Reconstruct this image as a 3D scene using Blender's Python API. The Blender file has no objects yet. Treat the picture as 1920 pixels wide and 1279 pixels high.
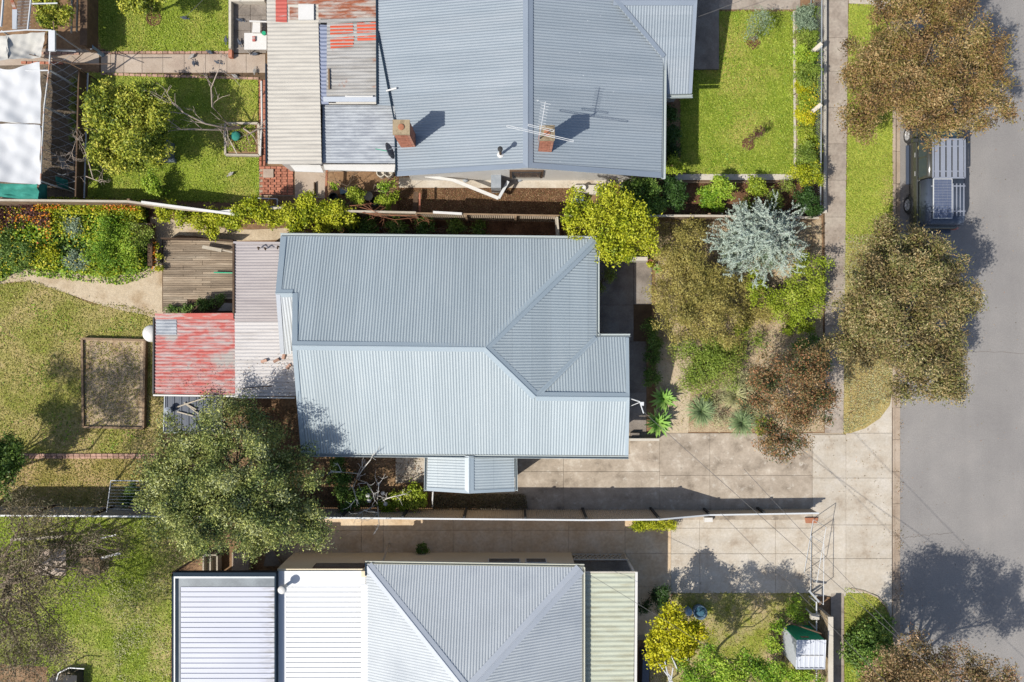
import bpy, math, random
import numpy as np
from mathutils import Vector, Matrix

# ------------------------------------------------------------ camera, sky, sun
SC = bpy.context.scene
HC = 35.0                       # drone height
S = 45.0 / 1920                 # metres per photo pixel at ground level
cam_d = bpy.data.cameras.new("camera"); cam = bpy.data.objects.new("camera", cam_d)
SC.collection.objects.link(cam); SC.camera = cam
cam.location = (0, 0, HC); cam.rotation_euler = (0, 0, 0)
cam_d.sensor_width = 36; cam_d.lens = 28; cam_d.clip_end = 600; cam_d.clip_start = 0.5

SUN_EL = math.radians(50.5)
SUN_AZ = math.atan2(-0.57, -0.82)          # direction towards the sun, in the xy plane
world = bpy.data.worlds.new("World"); SC.world = world; world.use_nodes = True
wn = world.node_tree; wn.nodes.clear()
sky = wn.nodes.new("ShaderNodeTexSky"); sky.sky_type = 'NISHITA'; sky.sun_disc = False
sky.sun_elevation = SUN_EL
sky.sun_rotation = math.radians(90) - SUN_AZ   # measured clockwise from +Y
sky.air_density = 1.0; sky.dust_density = 1.6; sky.ozone_density = 1.0
bg = wn.nodes.new("ShaderNodeBackground"); bg.inputs[1].default_value = 0.12
wo = wn.nodes.new("ShaderNodeOutputWorld")
wn.links.new(sky.outputs[0], bg.inputs[0]); wn.links.new(bg.outputs[0], wo.inputs[0])
sl = bpy.data.lights.new("sun", 'SUN'); sun = bpy.data.objects.new("sun", sl)
SC.collection.objects.link(sun)
sl.energy = 4.45; sl.angle = math.radians(0.53); sl.color = (1.0, 0.95, 0.865)
sd = Vector((math.cos(SUN_AZ) * math.cos(SUN_EL), math.sin(SUN_AZ) * math.cos(SUN_EL), math.sin(SUN_EL)))
sun.rotation_euler = sd.to_track_quat('Z', 'Y').to_euler(); sun.location = sd * 60
SC.view_settings.view_transform = 'Standard'; SC.view_settings.look = 'None'
SC.view_settings.gamma = 1.0; SC.view_settings.use_curve_mapping = False
SC.view_settings.exposure = 0.57
SC.cycles.max_bounces = 6; SC.cycles.transparent_max_bounces = 8

# ------------------------------------------------------------ helpers
COL = SC.collection
RNG = random.Random(7)

def W(px, py, h=0.0):
    """photo pixel -> place at height h"""
    f = (HC - h) / HC * S
    return Vector(((px - 960) * f, (639.5 - py) * f, h))

def WP(pts, h=0.0):
    return [W(x, y, h) for x, y in pts]

def OP(px, py, pl):
    """photo pixel -> place on the roof plane z = a*x + b*y + c"""
    a, b, c = pl
    ux, uy = (px - 960) * S / HC, (639.5 - py) * S / HC
    t = (HC - c) / (1 + a * ux + b * uy)
    return Vector((ux * t, uy * t, HC - t))

WL = {}     # world location of every object made here
def link(o, parent=None, wloc=None):
    COL.objects.link(o)
    if parent is not None:
        o.parent = parent
        pl = WL[parent.name]
        if wloc is None: wloc = pl
        o.location = wloc - pl
    else:
        if wloc is None: wloc = Vector((0, 0, 0))
        o.location = wloc
    WL[o.name] = Vector(wloc)
    return o

def tag(o, label=None, cat=None, group=None, kind=None):
    if label: o['label'] = label
    if cat: o['category'] = cat
    if group: o['group'] = group
    if kind: o['kind'] = kind
    return o

def thing(name, loc, label, cat, group=None):
    o = bpy.data.objects.new(name, None); o.empty_display_size = 0.2
    link(o, None, Vector(loc)); return tag(o, label, cat, group)

def mesh_obj(name, verts, faces, m, parent=None, smooth=False, origin=None):
    if parent is not None: origin = WL[parent.name]
    elif origin is None:
        a = np.array(verts); mn, mx = a.min(0), a.max(0)
        origin = Vector(((mn[0] + mx[0]) / 2, (mn[1] + mx[1]) / 2, mn[2]))
    me = bpy.data.meshes.new(name)
    me.from_pydata([tuple(Vector(v) - origin) for v in verts], [], faces)
    if smooth: me.polygons.foreach_set('use_smooth', [True] * len(me.polygons))
    me.materials.append(m); me.update()
    return link(bpy.data.objects.new(name, me), parent, Vector(origin))

class MB:
    def __init__(s): s.v = []; s.f = []
    def add(s, vs, fs):
        n = len(s.v); s.v += [Vector(v) for v in vs]; s.f += [tuple(i + n for i in f) for f in fs]; return s
    def poly(s, pts): return s.add(pts, [tuple(range(len(pts)))])
    def box(s, x0, x1, y0, y1, z0, z1):
        return s.obox(Vector(((x0 + x1) / 2, (y0 + y1) / 2, (z0 + z1) / 2)),
                      ((x1 - x0) / 2, (y1 - y0) / 2, (z1 - z0) / 2))
    def obox(s, c, half, X=Vector((1, 0, 0)), Y=Vector((0, 1, 0)), Z=Vector((0, 0, 1))):
        c = Vector(c); vs = [c + X * (half[0] * i) + Y * (half[1] * j) + Z * (half[2] * k)
              for i in (-1, 1) for j in (-1, 1) for k in (-1, 1)]
        return s.add(vs, [(0, 1, 3, 2), (4, 6, 7, 5), (0, 4, 5, 1), (2, 3, 7, 6), (0, 2, 6, 4), (1, 5, 7, 3)])
    def bar(s, a, b, w, h, up=Vector((0, 0, 1))):
        a, b = Vector(a), Vector(b); d = (b - a)
        L = d.length
        if L < 1e-6: return s
        X = d / L
        if abs(X.dot(up)) > .98: up = Vector((0, 1, 0))
        Y = up.cross(X).normalized(); Z = X.cross(Y)
        return s.obox((a + b) / 2, (L / 2, w / 2, h / 2), X, Y, Z)
    def prism(s, pts, z0, z1):
        n = len(pts); vs = [Vector((p[0], p[1], z0)) for p in pts] + [Vector((p[0], p[1], z1)) for p in pts]
        fs = [tuple(range(n))[::-1], tuple(range(n, 2 * n))]
        fs += [(i, (i + 1) % n, n + (i + 1) % n, n + i) for i in range(n)]
        return s.add(vs, fs)
    def tube(s, path, r0, r1=None, n=6, cap=True):
        path = [Vector(p) for p in path]; r1 = r0 if r1 is None else r1
        m = len(path); rings = []
        for i, p in enumerate(path):
            t = (path[min(i + 1, m - 1)] - path[max(i - 1, 0)])
            if t.length < 1e-6: t = Vector((0, 0, 1))
            t.normalize()
            u = t.cross(Vector((0, 0, 1)) if abs(t.z) < .9 else Vector((0, 1, 0))).normalized(); w = t.cross(u)
            r = r0 + (r1 - r0) * i / max(1, m - 1)
            rings.append([p + (u * math.cos(a) + w * math.sin(a)) * r for a in [2 * math.pi * k / n for k in range(n)]])
        vs = [v for R in rings for v in R]; fs = []
        for i in range(m - 1):
            for k in range(n):
                k2 = (k + 1) % n
                fs.append((i * n + k, i * n + k2, (i + 1) * n + k2, (i + 1) * n + k))
        if cap: fs += [tuple(range(n))[::-1], tuple(range((m - 1) * n, m * n))]
        return s.add(vs, fs)
    def lathe(s, c, prof, n=16):
        """prof: (radius, z) pairs about a vertical axis through c"""
        c = Vector(c); vs = []; fs = []; m = len(prof)
        for r, z in prof:
            vs += [c + Vector((r * math.cos(2 * math.pi * k / n), r * math.sin(2 * math.pi * k / n), z)) for k in range(n)]
        for i in range(m - 1):
            for k in range(n):
                k2 = (k + 1) % n; fs.append((i * n + k, i * n + k2, (i + 1) * n + k2, (i + 1) * n + k))
        fs += [tuple(range(n))[::-1], tuple(range((m - 1) * n, m * n))]
        return s.add(vs, fs)
    def ball(s, c, r, n=8, sq=1.0):
        pr = [(max(.01, r * math.sin(math.pi * i / 6)), -r * sq * math.cos(math.pi * i / 6)) for i in range(7)]
        return s.lathe(c, pr, n)
    def build(s, name, m, parent=None, smooth=False, origin=None):
        return mesh_obj(name, s.v, s.f, m, parent, smooth, origin)

def curve_pts(pts, n=6):
    """smooth a 2D/3D polyline (Catmull-Rom, closed)"""
    out = []; m = len(pts)
    P = [Vector(p) for p in pts]
    for i in range(m):
        a, b, c, d = P[i - 1], P[i], P[(i + 1) % m], P[(i + 2) % m]
        for k in range(n):
            t = k / n
            out.append(0.5 * ((2 * b) + (c - a) * t + (2 * a - 5 * b + 4 * c - d) * t * t + (3 * b - a - 3 * c + d) * t ** 3))
    return out

# ------------------------------------------------------------ materials
def lin(v):
    v /= 255.0
    return v / 12.92 if v <= .04045 else ((v + .055) / 1.055) ** 2.4
GAIN = 1.84
def A(r, g, b, k=1.0):
    """a colour as it looks in full sun -> the surface's own colour"""
    return tuple(min(.86, lin(c) / GAIN * k) for c in (r, g, b))

class NT:
    def __init__(s, name):
        s.m = bpy.data.materials.new(name); s.m.use_nodes = True; s.t = s.m.node_tree; s.t.nodes.clear()
        s.out = s.t.nodes.new("ShaderNodeOutputMaterial")
    def n(s, typ, **kw):
        nd = s.t.nodes.new(typ)
        for k, v in kw.items(): setattr(nd, k, v)
        return nd
    def l(s, a, b): s.t.links.new(a, b)
    def pos(s, stretch=(1, 1, 1)):
        g = s.n("ShaderNodeNewGeometry"); mp = s.n("ShaderNodeMapping"); mp.inputs['Scale'].default_value = stretch
        s.l(g.outputs['Position'], mp.inputs['Vector']); return mp.outputs[0]
    def noise(s, vec, scale, detail=4, rough=.55):
        nd = s.n("ShaderNodeTexNoise"); nd.inputs['Scale'].default_value = scale
        nd.inputs['Detail'].default_value = detail; nd.inputs['Roughness'].default_value = rough
        s.l(vec, nd.inputs['Vector']); return nd.outputs['Fac']
    def ramp(s, fac, stops, interp='LINEAR'):
        r = s.n("ShaderNodeValToRGB"); r.color_ramp.interpolation = interp
        e = r.color_ramp.elements
        while len(e) < len(stops): e.new(0.5)
        for el, (p, c) in zip(e, stops): el.position = p; el.color = (c[0], c[1], c[2], 1) if len(c) == 3 else c
        s.l(fac, r.inputs[0]); return r.outputs[0]
    def math(s, op, a, b, clamp=False):
        nd = s.n("ShaderNodeMath", operation=op); nd.use_clamp = clamp
        for i, x in enumerate((a, b)):
            if isinstance(x, (int, float)): nd.inputs[i].default_value = x
            elif x is not None: s.l(x, nd.inputs[i])
        return nd.outputs[0]
    def mix(s, fac, a, b, blend='MIX'):
        nd = s.n("ShaderNodeMix"); nd.data_type = 'RGBA'; nd.blend_type = blend
        for inp, x in ((nd.inputs[0], fac), (nd.inputs[6], a), (nd.inputs[7], b)):
            if isinstance(x, (int, float)): inp.default_value = x
            elif isinstance(x, tuple): inp.default_value = (x[0], x[1], x[2], 1)
            else: s.l(x, inp)
        return nd.outputs[2]
    def vary(s, col, fac, lo, hi):
        """multiply a colour by lo..hi as fac goes .25...75"""
        mr = s.n("ShaderNodeMapRange"); mr.inputs[1].default_value = .25; mr.inputs[2].default_value = .75
        mr.inputs[3].default_value = lo; mr.inputs[4].default_value = hi; s.l(fac, mr.inputs[0])
        cb = s.n("ShaderNodeCombineColor"); [s.l(mr.outputs[0], cb.inputs[i]) for i in range(3)]
        return s.mix(1.0, col, cb.outputs[0], 'MULTIPLY')
    def done(s, col, rough=.8, bump=None, bstr=.3, bdist=.02, spec=.3, metal=0.0):
        p = s.n("ShaderNodeBsdfPrincipled")
        if isinstance(col, tuple): p.inputs['Base Color'].default_value = (*col, 1)
        else: s.l(col, p.inputs['Base Color'])
        p.inputs['Roughness'].default_value = rough; p.inputs['Specular IOR Level'].default_value = spec
        p.inputs['Metallic'].default_value = metal
        if bump is not None:
            b = s.n("ShaderNodeBump"); b.inputs['Strength'].default_value = bstr; b.inputs['Distance'].default_value = bdist
            s.l(bump, b.inputs['Height']); s.l(b.outputs[0], p.inputs['Normal'])
        s.l(p.outputs[0], s.out.inputs[0]); return s.m

def sheeted(name, cols, axis, rough, spec, spots=None):
    """roof steel laid in 0.76 m sheets, each with its own slight fading, dirt washed down the slope"""
    t = NT(name); v = t.pos()
    st = (1.8, .3, 1) if axis == 0 else (.3, 1.8, 1)
    c = t.ramp(t.noise(t.pos(st), .8, 6, .65), [(.32, cols[0]), (.5, cols[1]), (.68, cols[2])])
    g = t.n("ShaderNodeNewGeometry"); sp = t.n("ShaderNodeSeparateXYZ"); t.l(g.outputs['Position'], sp.inputs[0])
    fl = t.math('FLOOR', t.math('DIVIDE', sp.outputs[axis], .76), None)
    w = t.n("ShaderNodeTexWhiteNoise"); w.noise_dimensions = '1D'; t.l(fl, w.inputs['W'])
    c = t.vary(c, w.outputs['Value'], .965, 1.035)
    fr = t.math('FRACT', t.math('DIVIDE', sp.outputs[axis], .76), None)
    lap = t.math('LESS_THAN', fr, .03); c = t.mix(t.math('MULTIPLY', lap, .22), c, A(110, 122, 134))
    if spots:
        f = t.ramp(t.noise(v, 5.5, 8, .62), [(spots - .02, (0, 0, 0)), (spots + .02, (1, 1, 1))]); c = t.mix(f, c, A(226, 230, 232))
    fn = t.noise(v, 16, 4, .6); c = t.vary(c, fn, .95, 1.05)
    return t.done(c, rough, fn, .03, .01, spec)

def surf(name, cols, scale=1.0, fine=12.0, fv=.15, rough=.85, bstr=.3, stretch=(1, 1, 1), rand=0.0, spec=.3, bdist=.02, metal=0.0, lo=.3, hi=.7):
    t = NT(name); v = t.pos(stretch)
    if len(cols) == 1: c = t.ramp(t.noise(v, scale), [(0, cols[0]), (1, cols[0])])
    else:
        c = t.ramp(t.noise(v, scale, 5, .6), [(lo + (hi - lo) * i / (len(cols) - 1), k) for i, k in enumerate(cols)])
    fn = t.noise(v, fine, 3, .6)
    c = t.vary(c, fn, 1 - fv, 1 + fv)
    if rand:
        oi = t.n("ShaderNodeObjectInfo"); c = t.vary(c, oi.outputs['Random'], 1 - rand * .6, 1 + rand * .6)
    return t.done(c, rough, fn, bstr, bdist, spec, metal)

def worn(name, base, over, scale, thr, soft=.04, stretch=(1, 1, 1), fv=.1, rough=.6, extra=None):
    """a coating 'over' that survives in patches on 'base'"""
    t = NT(name); v = t.pos(stretch); n = t.noise(v, scale, 8, .62)
    f = t.ramp(n, [(thr - soft, (0, 0, 0)), (thr + soft, (1, 1, 1))])
    c = t.mix(f, base, over)
    if extra:
        n2 = t.noise(t.pos(extra[3] if len(extra) > 3 else (1, 1, 1)), extra[1], 6, .6)
        c = t.mix(t.ramp(n2, [(extra[2] - .05, (0, 0, 0)), (extra[2] + .05, (1, 1, 1))]), c, extra[0])
    fn = t.noise(t.pos(), 25, 3); c = t.vary(c, fn, 1 - fv, 1 + fv)
    return t.done(c, rough, fn, .1, .005, .35)

def leafmat(name, cols, transl=.2, rough=.55):
    t = NT(name); a = t.n("ShaderNodeAttribute", attribute_name="tint")
    k = len(cols); c = t.ramp(a.outputs['Fac'], [(.08 + .84 * i / max(1, k - 1), x) for i, x in enumerate(cols)])
    p = t.n("ShaderNodeBsdfPrincipled"); p.inputs['Roughness'].default_value = rough
    p.inputs['Specular IOR Level'].default_value = .3; t.l(c, p.inputs['Base Color'])
    tr = t.n("ShaderNodeBsdfTranslucent"); t.l(c, tr.inputs[0])
    mx = t.n("ShaderNodeMixShader"); mx.inputs[0].default_value = transl
    t.l(p.outputs[0], mx.inputs[1]); t.l(tr.outputs[0], mx.inputs[2]); t.l(mx.outputs[0], t.out.inputs[0])
    return t.m

M = {}
M['soil'] = surf('bare_soil', [A(120, 92, 66), A(150, 118, 88), A(176, 146, 112)], 0.5, 9, .28, .95, .6, bdist=.04)
M['mulch'] = surf('bark_mulch', [A(92, 62, 42), A(122, 88, 62), A(146, 110, 80)], 1.6, 16, .4, .95, .9, bdist=.05)
M['sand'] = surf('sandy_path', [A(200, 180, 150), A(214, 196, 168), A(184, 160, 128)], 0.9, 14, .16, .95, .5, bdist=.03)
M['mulch_tan'] = surf('dry_mulch', [A(176, 152, 120), A(206, 184, 152), A(160, 132, 100)], 1.1, 18, .3, .95, .8, bdist=.05)
def asphalt():
    t = NT('asphalt'); v = t.pos()
    c = t.ramp(t.noise(v, .35, 5, .6), [(.3, A(148, 144, 141)), (.5, A(156, 152, 148)), (.7, A(165, 160, 155))])
    c = t.vary(c, t.noise(t.pos((1.3, .12, 1)), .9, 3, .5), .94, 1.06)         # worn wheel tracks along the street
    f = t.ramp(t.noise(v, 1.7, 4, .6), [(.70, (0, 0, 0)), (.78, (.35, .35, .35))]); c = t.mix(f, c, A(120, 116, 114))
    fn = t.noise(v, 22, 4, .75); c = t.vary(c, fn, .80, 1.2)
    return t.done(c, .9, fn, .5, .01, .3)
M['asphalt'] = asphalt()
M['gutter_concrete'] = surf('kerb_concrete', [A(170, 150, 130), A(190, 172, 152), A(200, 184, 166)], 1.1, 22, .12, .9, .3, rand=.1)
M['driveway'] = surf('driveway_concrete', [A(142, 127, 110), A(174, 159, 140), A(188, 174, 155), A(216, 205, 188)], 1.3, 9, .2, .9, .3, rand=.08)
M['driveway_pale'] = surf('pale_concrete', [A(176, 162, 142), A(204, 193, 176), A(212, 203, 188), A(220, 212, 200)], 1.2, 9, .15, .9, .3, rand=.08)
M['footpath'] = surf('footpath_concrete', [A(156, 142, 128), A(180, 167, 153), A(192, 181, 166)], 1.2, 9, .18, .9, .3, rand=.1)
M['grey_paving'] = surf('grey_paving', [A(120, 112, 104), A(150, 140, 130), A(165, 158, 150)], 1.2, 20, .2, .9, .4, rand=.1)
M['joint_pale'] = surf('pale_joint', [A(176, 160, 138), A(190, 176, 156)], 3, 20, .2, .95, .2)
M['joint'] = surf('dirty_joint', [A(92, 74, 56), A(120, 98, 74)], 3, 20, .2, .95, .2)
M['path'] = surf('path_concrete', [A(178, 158, 142), A(196, 178, 160), A(206, 190, 174)], 1.0, 20, .1, .9, .3, rand=.08)
M['brick'] = surf('red_brick', [A(176, 108, 84), A(198, 132, 106), A(158, 98, 76)], 5, 30, .2, .9, .4, rand=.22)
M['brick_pink'] = surf('pink_brick', [A(182, 142, 124), A(200, 162, 142), A(166, 128, 110)], 5, 30, .2, .9, .4, rand=.35)
M['brick_tan'] = surf('tan_brick', [A(176, 158, 128), A(190, 170, 138), A(150, 132, 104)], 5, 30, .2, .9, .4, rand=.3)
M['mortar'] = surf('mortar', [A(170, 160, 145)], 5, 30, .1)
M['deck'] = surf('weathered_deck_board', [A(132, 116, 98), A(164, 146, 124), A(190, 174, 152)], 1.6, 18, .22, .85, .4, stretch=(.25, 2.2, 1), rand=.32)
M['timber'] = surf('old_timber', [A(138, 116, 92), A(166, 140, 112)], 3, 24, .2, .9, .4, rand=.2)
M['timber_dark'] = surf('dark_timber', [A(84, 66, 52), A(110, 88, 68)], 3, 24, .2, .9, .4, rand=.2)
M['timber_pale'] = surf('pale_timber', [A(196, 184, 164), A(214, 204, 186)], 3, 24, .12, .9, .3, rand=.15)
def worn_concrete(name, cols):
    t = NT(name); v = t.pos(); k = len(cols)
    c = t.ramp(t.noise(v, 1.2, 7, .66), [(.3 + .4 * i / (k - 1), q) for i, q in enumerate(cols)])
    c = t.vary(c, t.noise(t.pos((.18, 1.7, 1)), 1.3, 4, .6), .9, 1.08)
    f = t.ramp(t.noise(v, 2.6, 3, .5), [(.70, (0, 0, 0)), (.76, (.5, .5, .5))]); c = t.mix(f, c, A(120, 106, 92))
    f = t.ramp(t.noise(v, 3.2, 6, .66), [(.58, (0, 0, 0)), (.66, (.6, .6, .6))]); c = t.mix(f, c, A(222, 214, 200))
    fn = t.noise(v, 14, 4, .7); c = t.vary(c, fn, .86, 1.14)
    oi = t.n("ShaderNodeObjectInfo"); c = t.vary(c, oi.outputs['Random'], .96, 1.04)
    return t.done(c, .9, fn, .3, .02, .3)
M['driveway'] = worn_concrete('driveway_concrete', [A(142, 129, 114), A(180, 166, 148), A(196, 182, 164), A(222, 211, 194)])
M['driveway_pale'] = worn_concrete('pale_concrete', [A(184, 168, 148), A(206, 194, 176), A(214, 204, 188), A(220, 211, 198)])
M['screen_glass'] = surf('windscreen_glass', [(.03, .10, .13)], 2, 20, .05, .06, 0, spec=.9)
M['fence_tin'] = surf('fence_sheet', [A(214, 194, 170), A(222, 204, 182), A(206, 186, 162)], 1.5, 20, .1, .6, .1)
M['fence_grey'] = surf('grey_fence_sheet', [A(186, 178, 170), A(200, 192, 184)], 1.5, 20, .1, .6, .1)
M['white'] = surf('white_paint', [A(232, 230, 224), A(240, 238, 234)], 2, 20, .05, .5, .05)
M['white_steel'] = surf('white_steel', [A(222, 226, 228), A(235, 236, 236)], 2, 20, .05, .4, .05)
M['pole_rusty'] = worn('rusty_white_pole', A(228, 228, 224), A(196, 140, 104), 1.3, .56)
M['galv'] = surf('galvanised_steel', [A(168, 176, 184), A(190, 196, 202)], 2, 20, .08, .4, .05, metal=.2)
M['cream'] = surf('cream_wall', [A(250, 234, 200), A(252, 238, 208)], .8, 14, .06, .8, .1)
M['black'] = surf('black_plastic', [(.02, .02, .022)], 2, 20, .1, .4, .05)
M['dark'] = surf('dark_opening', [(.02, .022, .025)], 2, 20, .1, .3, .05)
M['glass'] = surf('window_glass', [(.03, .04, .05)], 2, 20, .05, .08, 0, spec=.8)
RB = [A(182, 194, 199), A(188, 199, 203), A(178, 190, 195)]
M['roof_blue'] = sheeted('blue_grey_roof_steel', [RB[2], RB[0], RB[1]], 0, .45, .5)
M['cap_blue'] = surf('blue_grey_capping', [A(172, 187, 196), A(178, 192, 200)], .8, 18, .03, .42, .03, spec=.5)
M['gutter_blue'] = surf('blue_gutter', [A(196, 206, 206)], .8, 18, .05, .5, .03)
M['roof_slate'] = sheeted('slate_blue_roof_steel', [A(150, 162, 172), A(157, 168, 177), A(165, 174, 182)], 1, .6, .25)
M['roof_slate_spotted'] = sheeted('slate_roof_with_droppings', [A(150, 162, 172), A(157, 168, 177), A(163, 173, 181)], 1, .6, .25, .705)
M['cap_slate'] = surf('slate_blue_capping', [A(142, 154, 168), A(148, 160, 174)], .8, 18, .03, .42, .03, spec=.5)
M['roof_pale'] = surf('pale_grey_roof_steel', [A(196, 202, 206), A(204, 210, 214), A(188, 195, 201)], .5, 18, .03, .42, .03, spec=.5)
M['cap_pale'] = surf('pale_grey_capping', [A(196, 203, 212), A(204, 210, 218)], .8, 18, .03, .42, .03, spec=.5)
def stained_white():
    t = NT('white_roof_sheet'); g = t.n("ShaderNodeNewGeometry"); sp = t.n("ShaderNodeSeparateXYZ"); t.l(g.outputs['Position'], sp.inputs[0])
    mr = t.n("ShaderNodeMapRange"); mr.inputs[1].default_value = -10.3; mr.inputs[2].default_value = -9.6; t.l(sp.outputs[0], mr.inputs[0])
    n = t.noise(t.pos((1.2, 7, 1)), 1.6, 6, .7); f = t.math('MULTIPLY', mr.outputs[0], t.ramp(n, [(.46, (0, 0, 0)), (.62, (.8, .8, .8))]))
    c = t.vary(A(209, 213, 227), t.noise(t.pos((.5, 2, 1)), .8, 4), .95, 1.04)
    return t.done(t.mix(f, c, A(150, 146, 136)), .5)
M['roof_white'] = stained_white()
M['roof_bright'] = surf('bright_white_roof_sheet', [A(242, 246, 250), A(246, 248, 250)], .6, 12, .02, .5, .03)
M['roof_green'] = worn('pale_green_fibro_roof', A(206, 211, 191), A(184, 182, 156), 2.0, .58, .12, (.4, 3, 1), .06, .8)
M['roof_cream'] = worn('dirty_cream_tin', A(212, 206, 194), A(186, 180, 170), 1.0, .58, .12, (.6, 5, 1), .05, .7, (A(170, 126, 96), 1.6, .74))
M['roof_old'] = worn('old_zinc_tin', A(184, 182, 178), A(156, 152, 146), 1.2, .52, .1, (.6, 4, 1), .06, .65, (A(168, 112, 84), 1.8, .68))
M['roof_zinc'] = worn('spotty_zinc_tin', A(184, 190, 196), A(160, 166, 174), 1.6, .5, .08, (1, 3, 1), .06, .6, (A(170, 108, 76), 1.3, .76))
M['roof_pinkgrey'] = worn('pinkish_grey_tin', A(190, 182, 180), A(170, 162, 162), .9, .55, .12, (.5, 5, 1), .05, .7)
M['roof_offwhite'] = worn('off_white_tin', A(216, 212, 210), A(190, 184, 180), 1.1, .6, .1, (.5, 5, 1), .05, .7, (A(176, 160, 132), 1.2, .7))
M['roof_red'] = worn('worn_red_tin', A(196, 182, 178), A(200, 98, 90), 1.3, .47, .12, (1.0, 4.5, 1), .08, .7, (A(184, 176, 170), .9, .60))
M['roof_redpaint'] = worn('red_painted_tin', A(198, 176, 168), A(204, 100, 88), 1.4, .42, .05, (.6, 3, 1), .06, .7)
M['roof_orange'] = worn('orange_painted_tin', A(180, 172, 166), A(222, 96, 62), 1.8, .42, .03, (.6, 3, 1), .06, .7)
M['roof_rust'] = worn('rusty_tin', A(190, 180, 170), A(164, 96, 66), 1.6, .48, .08, (.7, 3, 1), .1, .8)
M['roof_navy'] = surf('blue_strip_tin', [A(146, 156, 180), A(136, 146, 172)], 1, 18, .06, .5, .03)
M['roof_dark'] = surf('charcoal_tin', [A(82, 90, 104), A(96, 104, 118)], 1, 18, .08, .5, .03)
M['frame_navy'] = surf('dark_blue_flashing', [A(26, 44, 60), A(38, 58, 74)], 1, 18, .1, .75, .03, spec=.15)
M['flash_grey'] = surf('grey_flashing', [A(96, 108, 118), A(134, 146, 154)], 1.4, 18, .1, .45, .03)
M['cloth_white'] = surf('white_shade_cloth', [A(216, 218, 220), A(226, 228, 230)], 1.5, 60, .05, .9, .1)
M['cloth_grey'] = surf('grey_shade_cloth', [A(200, 198, 190), A(212, 210, 204)], 1.5, 60, .05, .9, .1)
M['cloth_green'] = surf('green_shade_cloth', [A(40, 130, 116), A(70, 160, 144)], 2.5, 60, .12, .9, .1)
M['bark'] = surf('grey_bark', [A(120, 104, 88), A(150, 134, 116)], 4, 30, .2, .9, .4)
M['bark_pale'] = surf('pale_bark', [A(186, 168, 152), A(204, 188, 172)], 4, 30, .15, .9, .3)
M['bark_white'] = surf('whitish_bark', [A(226, 220, 210), A(238, 234, 226)], 4, 30, .1, .9, .3)
M['car_body'] = surf('dark_green_grey_car_paint', [(.034, .035, .03), (.042, .042, .036)], 1, 18, .03, .18, 0, spec=.7)
M['rubber'] = surf('tyre_rubber', [(.03, .03, .03)], 1, 30, .1, .9, .2)
M['alloy'] = surf('alloy_rim', [(.5, .5, .5)], 1, 20, .03, .3, 0, metal=.6)
M['rack'] = surf('grey_roof_rack', [A(152, 158, 172), A(160, 166, 180)], 1, 20, .04, .45, .02)
M['canopy'] = surf('charcoal_canopy', [A(78, 88, 106), A(88, 98, 116)], 1, 20, .06, .35, .02)
M['cell'] = surf('solar_cell', [(.06, .075, .12), (.08, .095, .14)], 3, 20, .1, .15, 0, spec=.7)
M['terracotta'] = surf('terracotta', [A(176, 116, 84), A(190, 130, 100)], 3, 20, .15, .8, .2)
M['green_paint'] = surf('green_paint', [A(40, 176, 128), A(48, 184, 136)], 1.5, 20, .06, .5, .05)
M['shed_white'] = surf('white_shed_sheet', [A(216, 222, 232), A(226, 230, 238)], 1.5, 20, .04, .45, .03)
M['yellow'] = surf('yellow_plastic', [A(226, 170, 40)], 1.5, 20, .06, .5, .05)
M['blue_plastic'] = surf('blue_grey_plastic', [A(130, 156, 176), A(150, 176, 196)], 1.5, 20, .06, .4, .05)
M['water'] = surf('pool_water', [A(60, 100, 120), A(90, 130, 150)], 4, 20, .2, .1, .05, spec=.8)
M['pigeon'] = surf('slate_feathers', [A(70, 78, 92), A(96, 104, 118)], 20, 60, .2, .7, .1)
M['pigeon_pale'] = surf('pale_feathers', [A(190, 186, 180), A(150, 146, 142)], 20, 60, .2, .7, .1)
M['concrete_wall'] = surf('cream_concrete', [A(214, 206, 190), A(226, 218, 204)], 2, 20, .08, .85, .2)
M['light_mesh'] = M['galv']
M['wire'] = surf('service_wire', [A(110, 108, 106)], 2, 20, .05, .5, .05)

def grassmat(name, g1, g2, dry, dryness, scale=.35, yramp=None):
    t = NT(name); v = t.pos()
    c = t.ramp(t.noise(v, 2.2, 6, .7), [(.3, g1), (.7, g2)])
    c = t.vary(c, t.noise(v, .6, 4, .65), .8, 1.18)
    n = t.noise(v, scale, 6, .65)
    f = t.ramp(n, [(dryness - .09, (0, 0, 0)), (dryness + .09, (1, 1, 1))])
    if yramp:
        g = t.n("ShaderNodeNewGeometry"); sp = t.n("ShaderNodeSeparateXYZ"); t.l(g.outputs['Position'], sp.inputs[0])
        mr = t.n("ShaderNodeMapRange"); mr.inputs[1].default_value = yramp[0]; mr.inputs[2].default_value = yramp[1]
        t.l(sp.outputs[1], mr.inputs[0]); f = t.math('ADD', f, mr.outputs[0], True)
    c = t.mix(f, c, dry)
    fn = t.noise(v, 17, 4, .7); c = t.vary(c, fn, .68, 1.3)
    return t.done(c, .95, fn, 1.0, .06, .1)
M['lawn'] = grassmat('green_lawn', A(132, 156, 50), A(172, 186, 74), A(202, 190, 106), .57)
M['lawn_lush'] = grassmat('lush_lawn', A(128, 150, 50), A(166, 182, 74), A(206, 190, 134), .55)
M['lawn_dry'] = grassmat('patchy_dry_lawn', A(146, 156, 68), A(188, 186, 98), A(206, 186, 130), .50, .6)
M['lawn_straw'] = grassmat('straw_lawn', A(168, 158, 84), A(196, 178, 108), A(212, 184, 134), .46, .6)
M['verge'] = grassmat('verge_grass', A(164, 176, 70), A(190, 196, 88), A(200, 180, 118), .64, .5, (6.0, 1.5))

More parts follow.
